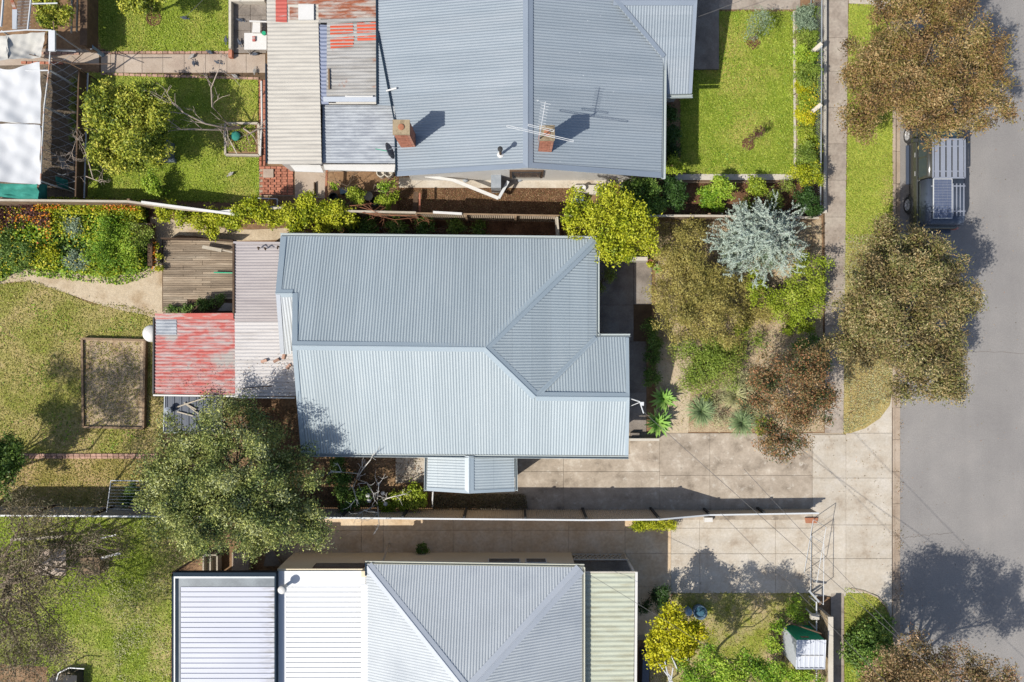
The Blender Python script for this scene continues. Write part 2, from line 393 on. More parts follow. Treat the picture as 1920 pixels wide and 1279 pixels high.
M['driveway_shade_lift'] = surf('shade_lifted_concrete', [A(214, 184, 146), A(232, 206, 172), A(240, 220, 192)], 1.2, 9, .16, .9, .3, rand=.08)  # pale concrete for the shadowed slabs, warm lifted shade painted into its colour
M['corner_lawn'] = grassmat('weedy_lawn', A(146, 156, 60), A(176, 180, 84), A(208, 186, 144), .50, .7)
M['shade_soil'] = surf('grey_brown_soil', [A(92, 80, 68), A(122, 108, 92), A(140, 124, 106)], 1.2, 14, .35, .95, .7, bdist=.04)
G = dict(
 street=[A(78, 66, 42), A(124, 98, 64), A(158, 124, 84), A(142, 128, 66), A(100, 98, 50), A(190, 164, 116), A(146, 116, 74)],
 street2=[A(72, 68, 44), A(116, 102, 66), A(150, 128, 88), A(134, 132, 70), A(94, 100, 54), A(184, 168, 122), A(150, 128, 84)],
 rusty=[A(86, 76, 50), A(136, 112, 78), A(168, 136, 100), A(130, 114, 70), A(112, 108, 62), A(196, 164, 130), A(150, 110, 82)],
 redgum=[A(50, 66, 36), A(96, 110, 58), A(60, 66, 44), A(150, 104, 66), A(168, 122, 84), A(116, 106, 66), A(84, 86, 50), A(186, 156, 116), A(140, 112, 66)],
 olive=[A(40, 56, 34), A(84, 102, 54), A(126, 140, 76), A(162, 168, 86), A(72, 86, 50), A(196, 198, 112), A(176, 182, 134)],
 citrus=[A(74, 92, 30), A(116, 132, 40), A(156, 164, 54), A(186, 186, 66), A(100, 118, 40), A(206, 200, 84)],
 lime=[A(110, 128, 20), A(160, 172, 30), A(192, 196, 44), A(206, 206, 60), A(140, 150, 30)],
 yellow=[A(150, 156, 20), A(196, 194, 30), A(222, 214, 44), A(184, 184, 34)],
 green=[A(56, 86, 32), A(84, 118, 44), A(112, 142, 58), A(138, 164, 76), A(70, 98, 38)],
 fresh=[A(90, 130, 30), A(130, 168, 44), A(160, 190, 60), A(178, 198, 70)],
 bright=[A(118, 140, 34), A(150, 170, 44), A(174, 190, 60), A(136, 156, 40), A(190, 196, 80)],
 silver=[A(140, 156, 140), A(168, 184, 166), A(190, 204, 190), A(150, 166, 150)],
 olivebush=[A(120, 116, 56), A(148, 140, 72), A(172, 160, 86), A(142, 126, 66), A(186, 176, 102)],
 oliveg=[A(96, 118, 40), A(126, 148, 56), A(150, 168, 70), A(120, 120, 60)],
 wispy=[A(78, 70, 54), A(112, 98, 78), A(140, 126, 102), A(104, 102, 66), A(92, 86, 60)],
 darkgreen=[A(34, 62, 24), A(56, 88, 34), A(78, 112, 46)],
 purple=[A(92, 60, 56), A(120, 80, 72)],
 greyg=[A(110, 130, 104), A(136, 154, 126), A(150, 166, 140)],
 orange=[A(226, 110, 30), A(236, 140, 40), A(228, 170, 50)],
 yellowflower=[A(226, 200, 40), A(236, 214, 60)],
 succ=[A(96, 140, 60), A(140, 180, 84), A(170, 200, 110)],
 grassy=[A(104, 130, 84), A(140, 160, 112), A(160, 178, 130)],
 drygrass=[A(150, 152, 100), A(172, 172, 124), A(190, 186, 146)],
 turf=[A(116, 142, 40), A(150, 170, 56), A(182, 190, 84), A(134, 152, 48)],
 turfdry=[A(130, 136, 56), A(160, 156, 74), A(188, 170, 104), A(142, 136, 60)],
)
for k, c in G.items():
    kk = 1.3 if k in ('bright', 'green', 'fresh', 'lime', 'yellow') else 1.5 if k not in ('orange', 'yellowflower', 'darkgreen', 'purple') else 1.15
    M['leaf_' + k] = leafmat('leaf_' + k, [tuple(min(.8, v * kk) for v in q) for q in c])

# ------------------------------------------------------------ foliage
def leaf_obj(name, P, N, L, w, tint, m, parent, rs, T=None, origin=None):
    n = len(P)
    N = N / np.maximum(1e-6, np.linalg.norm(N, axis=1, keepdims=True))
    if T is None: T = rs.normal(size=(n, 3))
    T = T - N * (T * N).sum(1, keepdims=True); T /= np.maximum(1e-6, np.linalg.norm(T, axis=1, keepdims=True))
    B = np.cross(N, T)
    l = (L * rs.uniform(.65, 1.3, n))[:, None] / 2; ww = (w * rs.uniform(.7, 1.3, n))[:, None] / 2
    V = np.stack([P - T * l, P + B * ww - N * ww * .3, P + T * l, P - B * ww - N * ww * .3], 1).reshape(-1, 3)
    if parent is not None: origin = WL[parent.name]
    elif origin is None:
        mn, mx = V.min(0), V.max(0); origin = Vector(((mn[0] + mx[0]) / 2, (mn[1] + mx[1]) / 2, mn[2]))
    V = V - np.array(origin)[None, :]
    me = bpy.data.meshes.new(name)
    me.vertices.add(4 * n); me.vertices.foreach_set('co', V.astype(np.float32).ravel())
    me.loops.add(4 * n); me.loops.foreach_set('vertex_index', np.arange(4 * n, dtype=np.int32))
    me.polygons.add(n); me.polygons.foreach_set('loop_start', np.arange(0, 4 * n, 4, dtype=np.int32))
    at = me.attributes.new('tint', 'FLOAT', 'POINT'); at.data.foreach_set('value', np.repeat(tint, 4).astype(np.float32))
    me.materials.append(m); me.update(calc_edges=True)
    return link(bpy.data.objects.new(name, me), parent, Vector(origin))

def crown_points(lobes, n, rs, clump=.34, spread=.5, low=-.35):
    """lobes: (centre Vector, radius, vertical squash).  Returns leaf places, directions, tints"""
    ex = []
    for c, r, sq in lobes:                      # small boughs that break up the outline
        ex.append((c, r * (.78 if r > .5 else .9), sq))
        for k in range(8 if r > .5 else (4 if r > .2 else 0)):
            a = rs.uniform(0, 6.283); rr = r * rs.uniform(.45, 1.05)
            ex.append((c + Vector((math.cos(a) * rr, math.sin(a) * rr, rs.uniform(-.1, .55) * r)), r * rs.uniform(.2, .42), .8))
    lobes = ex
    ar = np.array([l[1] ** 2 for l in lobes]); ar = ar / ar.sum()
    PP, DD, TT = [], [], []
    for (c, r, sq), a in zip(lobes, ar):
        k = max(5, int(10 * (r / clump) ** 2 * .42)); m = max(20, int(n * a))
        d = rs.normal(size=(k * 3, 3)); d /= np.linalg.norm(d, axis=1, keepdims=True); d = d[d[:, 2] > low][:k]
        k = len(d); rad = r * rs.uniform(.35, 1.0, k) ** .6 * (1 - .12 * rs.random(k))
        cc = np.array(c)[None, :] + d * rad[:, None] * np.array([1, 1, sq])
        w = rs.uniform(.25, 1.7, k) ** 1.4; idx = rs.choice(k, m, p=w / w.sum())
        off = rs.normal(size=(m, 3)) * (clump * spread) * np.array([1, 1, .7])
        P = cc[idx] + off
        ct = rs.random(k)
        PP.append(P); DD.append(d[idx] + off / clump * .6); TT.append(np.clip(.58 * ct[idx] + .42 * rs.random(m) + .2 * np.sin(P[:, 0] * 2.3 + 2 * np.sin(P[:, 1] * 1.9)) , 0, 1))
    return np.concatenate(PP), np.concatenate(DD), np.concatenate(TT)

def crown(name, lobes, n, L, w, m, parent, seed, clump=.34, spread=.5, up=.4, rnd=.75, low=-.35, origin=None):
    rs = np.random.RandomState(seed)
    P, D, T = crown_points(lobes, n, rs, clump, spread, low)
    P[:, 2] = np.maximum(P[:, 2], .02 + .1 * rs.random(len(P)))
    N = D * .5 + np.array([0, 0, up]) + rs.normal(size=P.shape) * rnd
    return leaf_obj(name, P, N, L, w, T, m, parent, rs, origin=origin)

def limb(mb, a, b, r0, r1, rs, wob=.06, n=5, seg=5):
    a, b = Vector(a), Vector(b); d = (b - a).length; pts = []
    for i in range(seg + 1):
        t = i / seg; p = a.lerp(b, t)
        if 0 < i < seg: p += Vector(rs.normal(size=3)) * wob * d
        pts.append(p)
    mb.tube(pts, r0, r1, n, cap=False); return pts

def lob(px, py, rpx, h, sq=.7):
    """lobe from photo pixels: radius given as it looks in the photo"""
    return (W(px, py, h), rpx * S * (HC - h) / HC, sq)

def tree(name, label, cat, lobes, n, L, w, m, seed, base=None, trunk=.14, bark='bark', group=None, clump=.34, spread=.5, low=-.35, up=.38, rnd=.8):
    """a tree: Empty at the foot, trunk with limbs, crown of leaves"""
    rs = np.random.RandomState(seed + 900)
    cx = sum((l[0] * l[1] for l in lobes), Vector()) / sum(l[1] for l in lobes)
    b = Vector((cx.x, cx.y, 0)) if base is None else W(*base, 0)
    b.z = 0
    t = thing(name, b, label, cat, group)
    mb = MB(); fork = b.lerp(Vector((cx.x, cx.y, cx.z)), .42)
    limb(mb, b - Vector((0, 0, .05)), fork, trunk, trunk * .75, rs, .03, 8, 4)
    for c, r, sq in lobes:
        mid = fork.lerp(c, .6)
        limb(mb, fork, c, trunk * .5, trunk * .12, rs, .05, 5, 5)
        for k in range(4):
            e = c + Vector(rs.normal(size=3)) * r * .5; e.z = max(e.z, .3)
            limb(mb, fork.lerp(c, rs.uniform(.5, .95)), e, trunk * .2, trunk * .05, rs, .08, 4, 3)
    mb.build('trunk', M[bark], t, True)
    crown('crown', lobes, n, L, w, m, t, seed, clump, spread, up, rnd, low)
    return t

def shrub(name, label, cat, lobes, n, L, w, m, seed, group=None, clump=.22, spread=.5, low=-.2, up=.4, rnd=.75, r=.03):
    rs = np.random.RandomState(seed + 500)
    cx = sum((l[0] for l in lobes), Vector()) / len(lobes); b = Vector((cx.x, cx.y, 0))
    t = thing(name, b, label, cat, group); mb = MB()
    for c, rr, sq in lobes:
        for k in range(3):
            e = c + Vector(rs.normal(size=3)) * rr * .35; e.z = max(e.z, .1)
            limb(mb, b + Vector((rs.normal() * .06, rs.normal() * .06, -.03)), e, r, r * .4, rs, .08, 4, 3)
    mb.build('stem', M['bark'], t, True)
    crown('foliage', lobes, n, L, w, m, t, seed, clump, spread, up, rnd, low)
    return t

def in_poly(xy, poly):
    x, y = xy[:, 0], xy[:, 1]; ins = np.zeros(len(x), bool); n = len(poly)
    for i in range(n):
        x1, y1 = poly[i][0], poly[i][1]; x2, y2 = poly[(i + 1) % n][0], poly[(i + 1) % n][1]
        c = ((y1 > y) != (y2 > y)); ins ^= c & (x < (x2 - x1) * (y - y1) / ((y2 - y1) if y2 != y1 else 1e-9) + x1)
    return ins

def scatter(name, label, poly, n, L, w, m, z, seed, zr=.05, cat=None, kind='stuff', up=.7, patchy=0.0):
    """ground cover: small blades over a polygon (world xy)"""
    rs = np.random.RandomState(seed); a = np.array([(p[0], p[1]) for p in poly]); mn, mx = a.min(0), a.max(0)
    xy = rs.uniform(mn, mx, (int(n * 1.7), 2)); xy = xy[in_poly(xy, a)]
    if patchy:
        f = np.sin(xy[:, 0] * 2.1 + 1.3 * np.sin(xy[:, 1] * 1.7 + seed)) + np.sin(xy[:, 1] * 2.7 + 1.1 * np.sin(xy[:, 0] * 1.3))
        xy = xy[f + rs.normal(size=len(f)) * .8 > patchy]
    xy = xy[:n]; k = len(xy)
    P = np.column_stack([xy, z + zr * rs.random(k)])
    N = rs.normal(size=(k, 3)) * .55 + np.array([0, 0, up])
    o = leaf_obj(name, P, N, L, w, rs.random(k), m, None, rs)
    tag(o, label, cat, None, kind); return o

def rosette(name, label, cat, c, n, L, w, m, seed, droop=.5, el0=.2, el1=1.3, group=None, fold=True, seg=4):
    """strappy plant: tapering arching blades from one centre"""
    rs = np.random.RandomState(seed); mb = MB(); c = Vector(c); vs = []; tt = []
    for i in range(n):
        az = 2.399963 * i + rs.normal() * .15; el = el0 + (el1 - el0) * i / n + rs.normal() * .08
        l = L * rs.uniform(.8, 1.1); side = Vector((-math.sin(az), math.cos(az), 0)); pts = []
        p = Vector(c); e = el
        for k in range(seg + 1):
            t = k / seg; wd = w * (math.sin(math.pi * min(1, .18 + .82 * t)) * .9 + .06) * (1 if t < 1 else .2)
            pts.append((Vector(p), wd)); p = p + Vector((math.cos(az) * math.cos(e), math.sin(az) * math.cos(e), math.sin(e))) * l / seg
            e -= droop * (1.2 / seg)
        b = len(mb.v)
        for q, wd in pts:
            q.z = max(q.z, .02)
            mb.v += [q - side * wd / 2 + Vector((0, 0, wd * .25)), q, q + side * wd / 2 + Vector((0, 0, wd * .25))]
            tt += [i / n * .5 + .5 * rs.random()] * 0 + [0.15 + .7 * ((i * 7) % 11) / 11] * 3
        for k in range(seg):
            o = b + k * 3
            mb.f += [(o, o + 1, o + 4, o + 3), (o + 1, o + 2, o + 5, o + 4)]
    t = thing(name, c, label, cat, group)
    o = mb.build('leaf_rosette', m, t, True)
    at = o.data.attributes.new('tint', 'FLOAT', 'POINT'); at.data.foreach_set('value', tt)
    return t

# ------------------------------------------------------------ sheet metal
def corr(mb, pts, pitch=.112, amp=.0115, vdir=None, prof='sine', lift=0.0):
    """corrugated sheet over a planar polygon; ridges run down the slope (or along vdir)"""
    n = Vector((0, 0, 0)); k = len(pts)
    for i in range(k): n += (pts[i] - pts[0]).cross(pts[(i + 1) % k] - pts[0])
    n.normalize()
    if n.z < -1e-6 or (abs(n.z) < 1e-6 and n.y < 0): n = -n
    if vdir is None:
        v = Vector((0, 0, -1)) - n * (-n.z)
    else: v = Vector(vdir) - n * n.dot(Vector(vdir))
    v.normalize(); u = v.cross(n); o = pts[0]
    q = [((p - o).dot(u), (p - o).dot(v)) for p in pts]
    u0, u1 = min(a for a, _ in q), max(a for a, _ in q)
    if prof == 'sine': samp = [(i / 6, math.sin(2 * math.pi * i / 6)) for i in range(6)]
    elif prof == 'tray': samp = [(0, -1), (.02, 1), (.10, 1), (.12, -1)]
    elif prof == 'rib': samp = [(0, -1), (.1, 1), (.3, 1), (.4, -1)]
    us = []; i0 = math.floor(u0 / pitch) - 1
    while i0 * pitch < u1:
        for t, h in samp:
            x = (i0 + t) * pitch
            if u0 + 1e-4 < x < u1 - 1e-4: us.append((x, h))
        i0 += 1
    us = [(u0 + 1e-4, 0)] + us + [(u1 - 1e-4, 0)]
    prev = None
    for x, h in us:
        ys = []
        for j in range(k):
            (a, b), (c, d) = q[j], q[(j + 1) % k]
            if (a <= x < c) or (c <= x < a): ys.append(b + (d - b) * (x - a) / (c - a))
        if len(ys) < 2: continue
        lo, hi = min(ys), max(ys); hh = n * (h * amp + lift)
        idx = len(mb.v); mb.v += [o + u * x + v * lo + hh, o + u * x + v * hi + hh]
        if prev is not None: mb.f.append((prev, prev + 1, idx + 1, idx))
        prev = idx
    return mb

def roof(parent, name, pts, m, **kw):
    mb = MB(); corr(mb, pts, **kw); o = mb.build(name, m, parent, kw.get('prof', 'sine') == 'sine'); return o

def cap(parent, name, a, b, s1, s2, m, wd=.17, lift=.03):
    """folded capping along a-b; s1, s2: points lying to either side on the two roof planes"""
    a, b = Vector(a), Vector(b); d = (b - a).normalized(); mb = MB()
    up = Vector((0, 0, lift))
    sides = []
    for s in (s1, s2):
        if s is None: continue
        t = (Vector(s) - a); t = (t - d * t.dot(d)).normalized(); sides.append(t)
    for t in sides:
        mb.add([a + up * 1.6, b + up * 1.6, b + up + t * wd, a + up + t * wd,
                b + t * wd - up * .3, a + t * wd - up * .3], [(0, 1, 2, 3), (3, 2, 4, 5)])
    if len(sides) == 2: mb.tube([a + up * 1.5, b + up * 1.5], .022, .022, 6)
    return mb.build(name, m, parent)

def gutter(parent, a, b, out, m, name='gutter', w=.12, dn=.1):
    a, b, out = Vector(a), Vector(b), Vector(out).normalized(); mb = MB(); z = Vector((0, 0, 1))
    mb.bar(a + out * .012 - z * dn / 2, b + out * .012 - z * dn / 2, .012, dn)
    mb.bar(a + out * w - z * (dn / 2 - .015), b + out * w - z * (dn / 2 - .015), .016, dn + .01)
    mb.bar(a + out * w / 2 - z * dn, b + out * w / 2 - z * dn, w, .012)
    return mb.build(name, m, parent)

# pieces that share one mesh
PM = {}
def unit(name, size, m, bev=.0):
    """mesh of a box with its top edges taken off"""
    if name in PM: return PM[name]
    x, y, z = size[0] / 2, size[1] / 2, size[2]; b = bev
    vs = [(-x, -y, 0), (x, -y, 0), (x, y, 0), (-x, y, 0), (-x, -y, z - b), (x, -y, z - b), (x, y, z - b), (-x, y, z - b),
          (-x + b, -y + b, z), (x - b, -y + b, z), (x - b, y - b, z), (-x + b, y - b, z)]
    fs = [(3, 2, 1, 0), (0, 1, 5, 4), (1, 2, 6, 5), (2, 3, 7, 6), (3, 0, 4, 7), (4, 5, 9, 8), (5, 6, 10, 9), (6, 7, 11, 10), (7, 4, 8, 11), (8, 9, 10, 11)]
    me = bpy.data.meshes.new(name); me.from_pydata(vs, [], fs); me.materials.append(m); me.update(); PM[name] = me
    return me
def piece(me, name, parent, loc, rz=0.0, scale=(1, 1, 1), rot=None):
    o = bpy.data.objects.new(name, me); link(o, parent, Vector(loc))
    o.rotation_euler = rot if rot else (0, 0, rz); o.scale = scale; return o

def brick_row(parent, a, b, m, name='brick', z=0.0, along=.24, size=(.225, .105, .07), jitter=.006, rows=1, across=False):
    """bricks laid flat end to end from a to b"""
    a, b = Vector((a[0], a[1], 0)), Vector((b[0], b[1], 0)); d = b - a; L = d.length; d /= L
    me = unit('brick_' + m, size, M[m], .006); step = (size[1] + .012) if across else along
    k = max(1, int(L / step)); az = math.atan2(d.y, d.x) + (math.pi / 2 if across else 0); s = Vector((-d.y, d.x, 0))
    for r in range(rows):
        for i in range(k):
            p = a + d * (i + .5 + (.5 if r % 2 else 0)) * (L / k) + s * (r * (size[1] + .01)); p.z = z + RNG.uniform(-jitter, jitter)
            if (p - a).length > L: continue
            piece(me, name, parent, p, az + RNG.uniform(-.03, .03))

def brick_tower(parent, cx, cy, z0, z1, sx, sy, m='brick'):
    """hollow square of brick courses in running bond, each brick a piece"""
    me = unit('brick_' + m, (.225, .105, .07), M[m], .006); z = z0; r = 0
    while z < z1 - .04:
        for (hx, hy, rot) in ((sx, sy, 0), (sy, sx, 1)):
            for sgn in (-1, 1):
                L = 2 * hx - .11; n = max(1, round(L / .235)); st = L / n
                for i in range(n):
                    t = -hx + (.11 if (r % 2) ^ rot else 0) + st * (i + .5); o = sgn * (hy - .0525)
                    x, y = (t, o) if not rot else (o, t)
                    piece(me, 'brick', parent, (cx + x, cy + y, z), rot * math.pi / 2, (st / .235, 1, 1))
        z += .082; r += 1
    MB().box(cx - sx + .012, cx + sx - .012, cy - sy + .012, cy + sy - .012, z0 - .3, z - .025).build('mortar_core', M['mortar'], parent)

# ============================================================ THE SETTING
def sheet(name, pts, z, m, kind='structure', thick=0.0, label=None):
    mb = MB()
    if thick: mb.prism(pts, z - thick, z)
    else: mb.poly([Vector((p[0], p[1], z)) for p in pts])
    o = mb.build(name, m); tag(o, label, None, None, kind); return o

sheet('ground', [(-150, -150), (150, -150), (150, 150), (-150, 150)], -.16, M['soil'])
XK = 1673                                            # west face of the kerb
xk = W(XK, 0).x
sheet('yard_soil', [(-60, -40), (xk, -40), (xk, 40), (-60, 40)], 0, M['soil'], thick=.12)
road = sheet('road', [(W(1690, 0).x, -70), (60, -70), (60, 70), (W(1690, 0).x, 70)], -.13, M['asphalt'])

rc = MB(); rr_ = random.Random(3)
for (x0, y0, x1, y1) in ((1694, 655, 2100, 668), (1694, 1010, 1790, 1000)):
    n = 26; p = None
    for k in range(n + 1):
        q = W(x0 + (x1 - x0) * k / n + rr_.uniform(-1.5, 1.5), y0 + (y1 - y0) * k / n + rr_.uniform(-1.5, 1.5)); q.z = -.127
        if p is not None: rc.bar(p, q, .007, .004)
        p = q
rc.build('tar_seam', M['timber_dark'], road)
# kerb stones and gutter trays, laid in lengths along the road
kerb = tag(MB().box(xk + .005, W(1690, 0).x, -40, 40, -.155, -.14).build('kerb', M['joint']), kind='structure')
y = -22.0; i = 0
k_me = unit('kerb_stone', (.155, 1.40, .17), M['gutter_concrete'], .02)
t_me = unit('gutter_tray', (.235, 1.40, .05), M['gutter_concrete'], .004)
APR = (W(0, 1118).y, W(0, 752).y)                     # driveway crossing: the kerb drops
while y < 24:
    low = APR[0] < y < APR[1]
    piece(k_me, 'kerb_stone', kerb, (xk + .085, y, -.15), scale=(1, 1, .35 if low else 1))
    piece(t_me, 'gutter_tray', kerb, (xk + .285, y, -.165), scale=(1.0, 1, 1))
    y += 1.412

def slabs(base, xs, ys, z, m, name='slab', gap=.011, thick=.05, clip=None):
    """rectangular slabs between joint lines given in photo pixels"""
    for i in range(len(xs) - 1):
        for j in range(len(ys) - 1):
            a, b = W(xs[i], ys[j]), W(xs[i + 1], ys[j + 1])
            x0, x1, y0, y1 = a.x + gap / 2, b.x - gap / 2, b.y + gap / 2, a.y - gap / 2
            if x1 - x0 < .1 or y1 - y0 < .1: continue
            me = unit('%s_%s' % (name, m), (1, 1, thick), M[m], .006)
            piece(me, name, base, ((x0 + x1) / 2, (y0 + y1) / 2, z - thick + RNG.uniform(-.002, .002)), 0, (x1 - x0, y1 - y0, 1))

# main driveway
dw = sheet('driveway', WP([(900, 812), (1672, 812), (1672, 1118), (1545, 1118), (1545, 975), (900, 975)]), .012, M['joint_pale'], thick=.05)
slabs(dw, [940, 1057, 1237], [850, 884, 975], .036, 'driveway')
slabs(dw, [1237, 1331, 1523], [812, 891, 975], .036, 'driveway')
slabs(dw, [1181, 1237], [826, 884], .036, 'driveway')
slabs(dw, [1523, 1586], [815, 896, 984, 1047, 1118], .036, 'driveway_pale')
slabs(dw, [1586, 1672], [812, 896, 984, 1047, 1112], .036, 'driveway_pale')
# neighbour's driveway along the south fence
nd = sheet('neighbour_driveway', WP([(545, 960), (1520, 966), (1545, 1112), (1258, 1112), (1258, 1200), (1195, 1200), (1195, 1062), (500, 1062)]), .010, M['joint_pale'], thick=.05)
slabs(nd, [545, 678, 719, 850, 960, 1066, 1172, 1258], [959, 994, 1037], .034, 'driveway_shade_lift')
slabs(nd, [1258, 1312, 1454, 1522], [968, 990, 1038, 1112], .034, 'driveway_pale')
slabs(nd, [1066, 1172, 1258], [1037, 1100, 1190], .034, 'driveway_shade_lift')
# footpath along the street
fp = sheet('footpath', WP([(1543, -60), (1591, -60), (1587, 330), (1585, 475), (1580, 812), (1546, 812), (1543, 400)]), .014, M['joint'], thick=.04)
ys = [-66, 2, 71, 134, 202, 270, 338, 407, 475, 543, 611, 679, 747, 812]
for j in range(len(ys) - 1):
    xr = 1590 - (ys[j] + 30) * .011
    slabs(fp, [1546, xr], [ys[j], ys[j + 1]], .038, 'footpath')
fp2 = sheet('footpath_south', WP([(1556, 1112), (1582, 1112), (1582, 1500), (1556, 1500)]), .014, M['joint'], thick=.04)
slabs(fp2, [1557, 1582], [1112, 1180, 1248, 1316, 1384, 1452], .038, 'footpath')

sheet('driveway_apron', WP([(1586, 800), (1672, 740), (1672, 815), (1586, 815)]), .016, M['driveway_pale'], thick=.05)
sheet('driveway_apron', WP([(1583, 1108), (1672, 1108), (1672, 1180), (1583, 1125)]), .016, M['driveway_pale'], thick=.05)
# lawns and beds
def lawn(name, px, z, m, smooth=False, tufts=None, seed=1, n=0, L=.085, w=.03, tm='leaf_turf', thick=.0, label=None):
    pts = WP(px)
    if smooth: pts = curve_pts(pts, 5)
    sheet(name, pts, z, M[m])
    if n:
        g = sum((Vector((p[0], p[1], 0)) for p in pts), Vector()) / len(pts)
        grown = [g + (Vector((p[0], p[1], 0)) - g) + (Vector((p[0], p[1], 0)) - g).normalized() * .07 for p in pts]
        scatter('grass', label or 'short grass blades growing over the lawn', grown, n, L, w, M[tm], z + .005, seed, .05)
lawn('verge_grass', [(1591, 8), (1635, 8), (1655, 20), (1670, 48), (1673, 90), (1673, 735), (1668, 760), (1650, 784), (1622, 803), (1586, 815), (1578, 812), (1581, 475), (1588, 330)], .020, 'verge')
scatter('grass', 'green grass of the upper verge beside the kerb', WP([(1590, 8), (1640, 8), (1672, 40), (1674, 470), (1583, 450)]), 9000, .085, .03, M['leaf_turf'], .025, 3, .05)
scatter('grass', 'dry tan grass of the lower verge beside the kerb', WP([(1581, 440), (1674, 440), (1673, 735), (1655, 780), (1580, 815)]), 7000, .085, .03, M['leaf_drygrass'], .025, 33, .04, patchy=-.3)
lawn('verge_grass_south', [(1583, 1104), (1612, 1106), (1640, 1116), (1662, 1136), (1673, 1165), (1674, 1500), (1583, 1500)], .020, 'lawn', n=7000, seed=4, label='grass verge at the bottom by the road')
lawn('front_lawn', [(1276, 22), (1486, 22), (1488, 327), (1290, 327), (1276, 310)], .022, 'lawn', n=20000, seed=5, label='bright front lawn of the north house')
lawn('back_lawn', [(182, -60), (433, -60), (433, 97), (215, 98), (190, 90), (180, 40)], .022, 'lawn', n=12000, seed=6, label='green back lawn above the concrete path')
lawn('citrus_lawn', [(166, 137), (484, 148), (486, 368), (486, 382), (340, 376), (162, 370)], .022, 'lawn', n=16000, seed=7, label='green lawn under the citrus tree')
lawn('west_lawn', [(-60, 540), (30, 530), (60, 528), (120, 548), (170, 570), (240, 575), (290, 590), (296, 640), (308, 745), (306, 850), (-60, 850)], .022, 'lawn_dry', n=26000, seed=8, tm='leaf_turfdry', label='patchy dry lawn around the raised bed')
lawn('strip_lawn', [(-60, 858), (300, 858), (300, 950), (-60, 950)], .022, 'lawn_straw', n=9000, seed=9, tm='leaf_turfdry', label='straw-coloured grass strip beside the fence')
lawn('south_lawn', [(-60, 968), (300, 968), (395, 1020), (385, 1040), (322, 1075), (318, 1500), (92, 1500), (90, 1250), (-60, 1240)], .022, 'lawn_lush', n=30000, seed=10, L=.11, label='lush lawn beside the white flat roof')
lawn('corner_lawn', [(1262, 1112), (1520, 1112), (1535, 1140), (1535, 1500), (1240, 1500), (1215, 1230)], .022, 'corner_lawn', n=9000, seed=11, L=.10, tm='leaf_turfdry', label='weedy lawn at the bottom right yard')
sheet('sand_path', curve_pts(WP([(-40, 512), (40, 505), (110, 512), (200, 500), (270, 510), (284, 470), (282, 415), (300, 408), (440, 430), (560, 428), (560, 446), (440, 452), (312, 450), (308, 585), (262, 588), (190, 572), (110, 545), (40, 528), (-40, 540)]), 4), .026, M['sand'])
sheet('front_garden_mulch', WP([(1228, 408), (1540, 408), (1545, 810), (1230, 810)]), .008, M['mulch_tan'])
sheet('entry_sand', WP([(1236, 640), (1300, 640), (1290, 812), (1228, 812)]), .016, M['sand'])
sheet('side_bed_mulch', WP([(745, 352), (1075, 352), (1075, 403), (745, 403)]), .008, M['mulch'])
sheet('side_strip_concrete', WP([(748, 333), (1180, 333), (1180, 353), (748, 352)]), .020, M['driveway_pale'], thick=.03)
sheet('garden_bed_soil', WP([(-60, 385), (285, 392), (285, 525), (-60, 525)]), .010, M['mulch'])
sheet('street_bed_soil', WP([(1490, 20), (1534, 20), (1534, 330), (1490, 330)]), .010, M['mulch_tan'])
sheet('north_bed_mulch', WP([(1262, 342), (1534, 342), (1534, 404), (1225, 404), (1225, 345)]), .012, M['mulch'])
sheet('shade_house_soil', WP([(-40, 118), (150, 118), (152, 374), (-40, 374)]), .012, M['shade_soil'])
sheet('shade_house_path', WP([(-40, 90), (120, 92), (186, 94), (186, 122), (160, 118), (60, 122), (-40, 124)]), .016, M['path'])
sheet('side_path', WP([(742, 850), (803, 850), (803, 904), (742, 906)]), .018, M['driveway_pale'], thick=.03)
sheet('shaded_side_soil', WP([(630, 406), (1058, 410), (1058, 470), (560, 470)]), .008, M['mulch'])

# concrete forecourt east of the middle house
fc = sheet('forecourt', WP([(1115, 486), (1222, 486), (1222, 640), (1212, 640), (1212, 812), (1165, 812), (1165, 640), (1115, 640)]), .012, M['joint'], thick=.03)
slabs(fc, [1116, 1188], [488, 572, 640], .032, 'grey_paving')
slabs(fc, [1188, 1222], [488, 571], .045, 'grey_paving')
slabs(fc, [1150, 1212], [640, 735, 812], .032, 'grey_paving')

# back path of the north yard with brick edging
bp = sheet('back_path', WP([(186, 94), (500, 96), (500, 150), (186, 140)]), .012, M['joint'], thick=.03)
slabs(bp, [190, 208, 233, 267, 306, 346, 386, 426, 462, 498], [102, 137], .034, 'path')
brick_row(bp, W(190, 99), W(432, 99), 'brick_pink', z=.0)
brick_row(bp, W(190, 139), W(340, 144), 'brick_pink', z=.0)
brick_row(bp, W(340, 144), W(486, 148), 'brick_pink', z=.0)
pt = sheet('patio', WP([(438, -60), (500, -60), (500, 100), (438, 100)]), .013, M['joint'], thick=.03)
slabs(pt, [438, 470, 500], [-60, -20, 29, 58, 100], .033, 'grey_paving')
# red brick strip beside the cream tin roof, brick paving at its foot
bs = sheet('brick_strip', WP([(486, 148), (502, 148), (502, 368), (486, 368)]), .010, M['joint'])
brick_row(bs, W(489, 150), W(489, 312), 'brick', z=.0)
brick_row(bs, W(496, 150), W(496, 312), 'brick', z=.0)
bpv = sheet('brick_paving', WP([(486, 312), (551, 312), (551, 368), (486, 368)]), .011, M['joint_pale'])
for r in range(11):
    yy = 315 + r * 4.9
    brick_row(bpv, W(487 + (r % 2) * 5, yy), W(551, yy), 'brick', z=.0)
sheet('side_yard_concrete', WP([(553, 322), (612, 322), (612, 372), (553, 372)]), .018, M['path'], thick=.03)
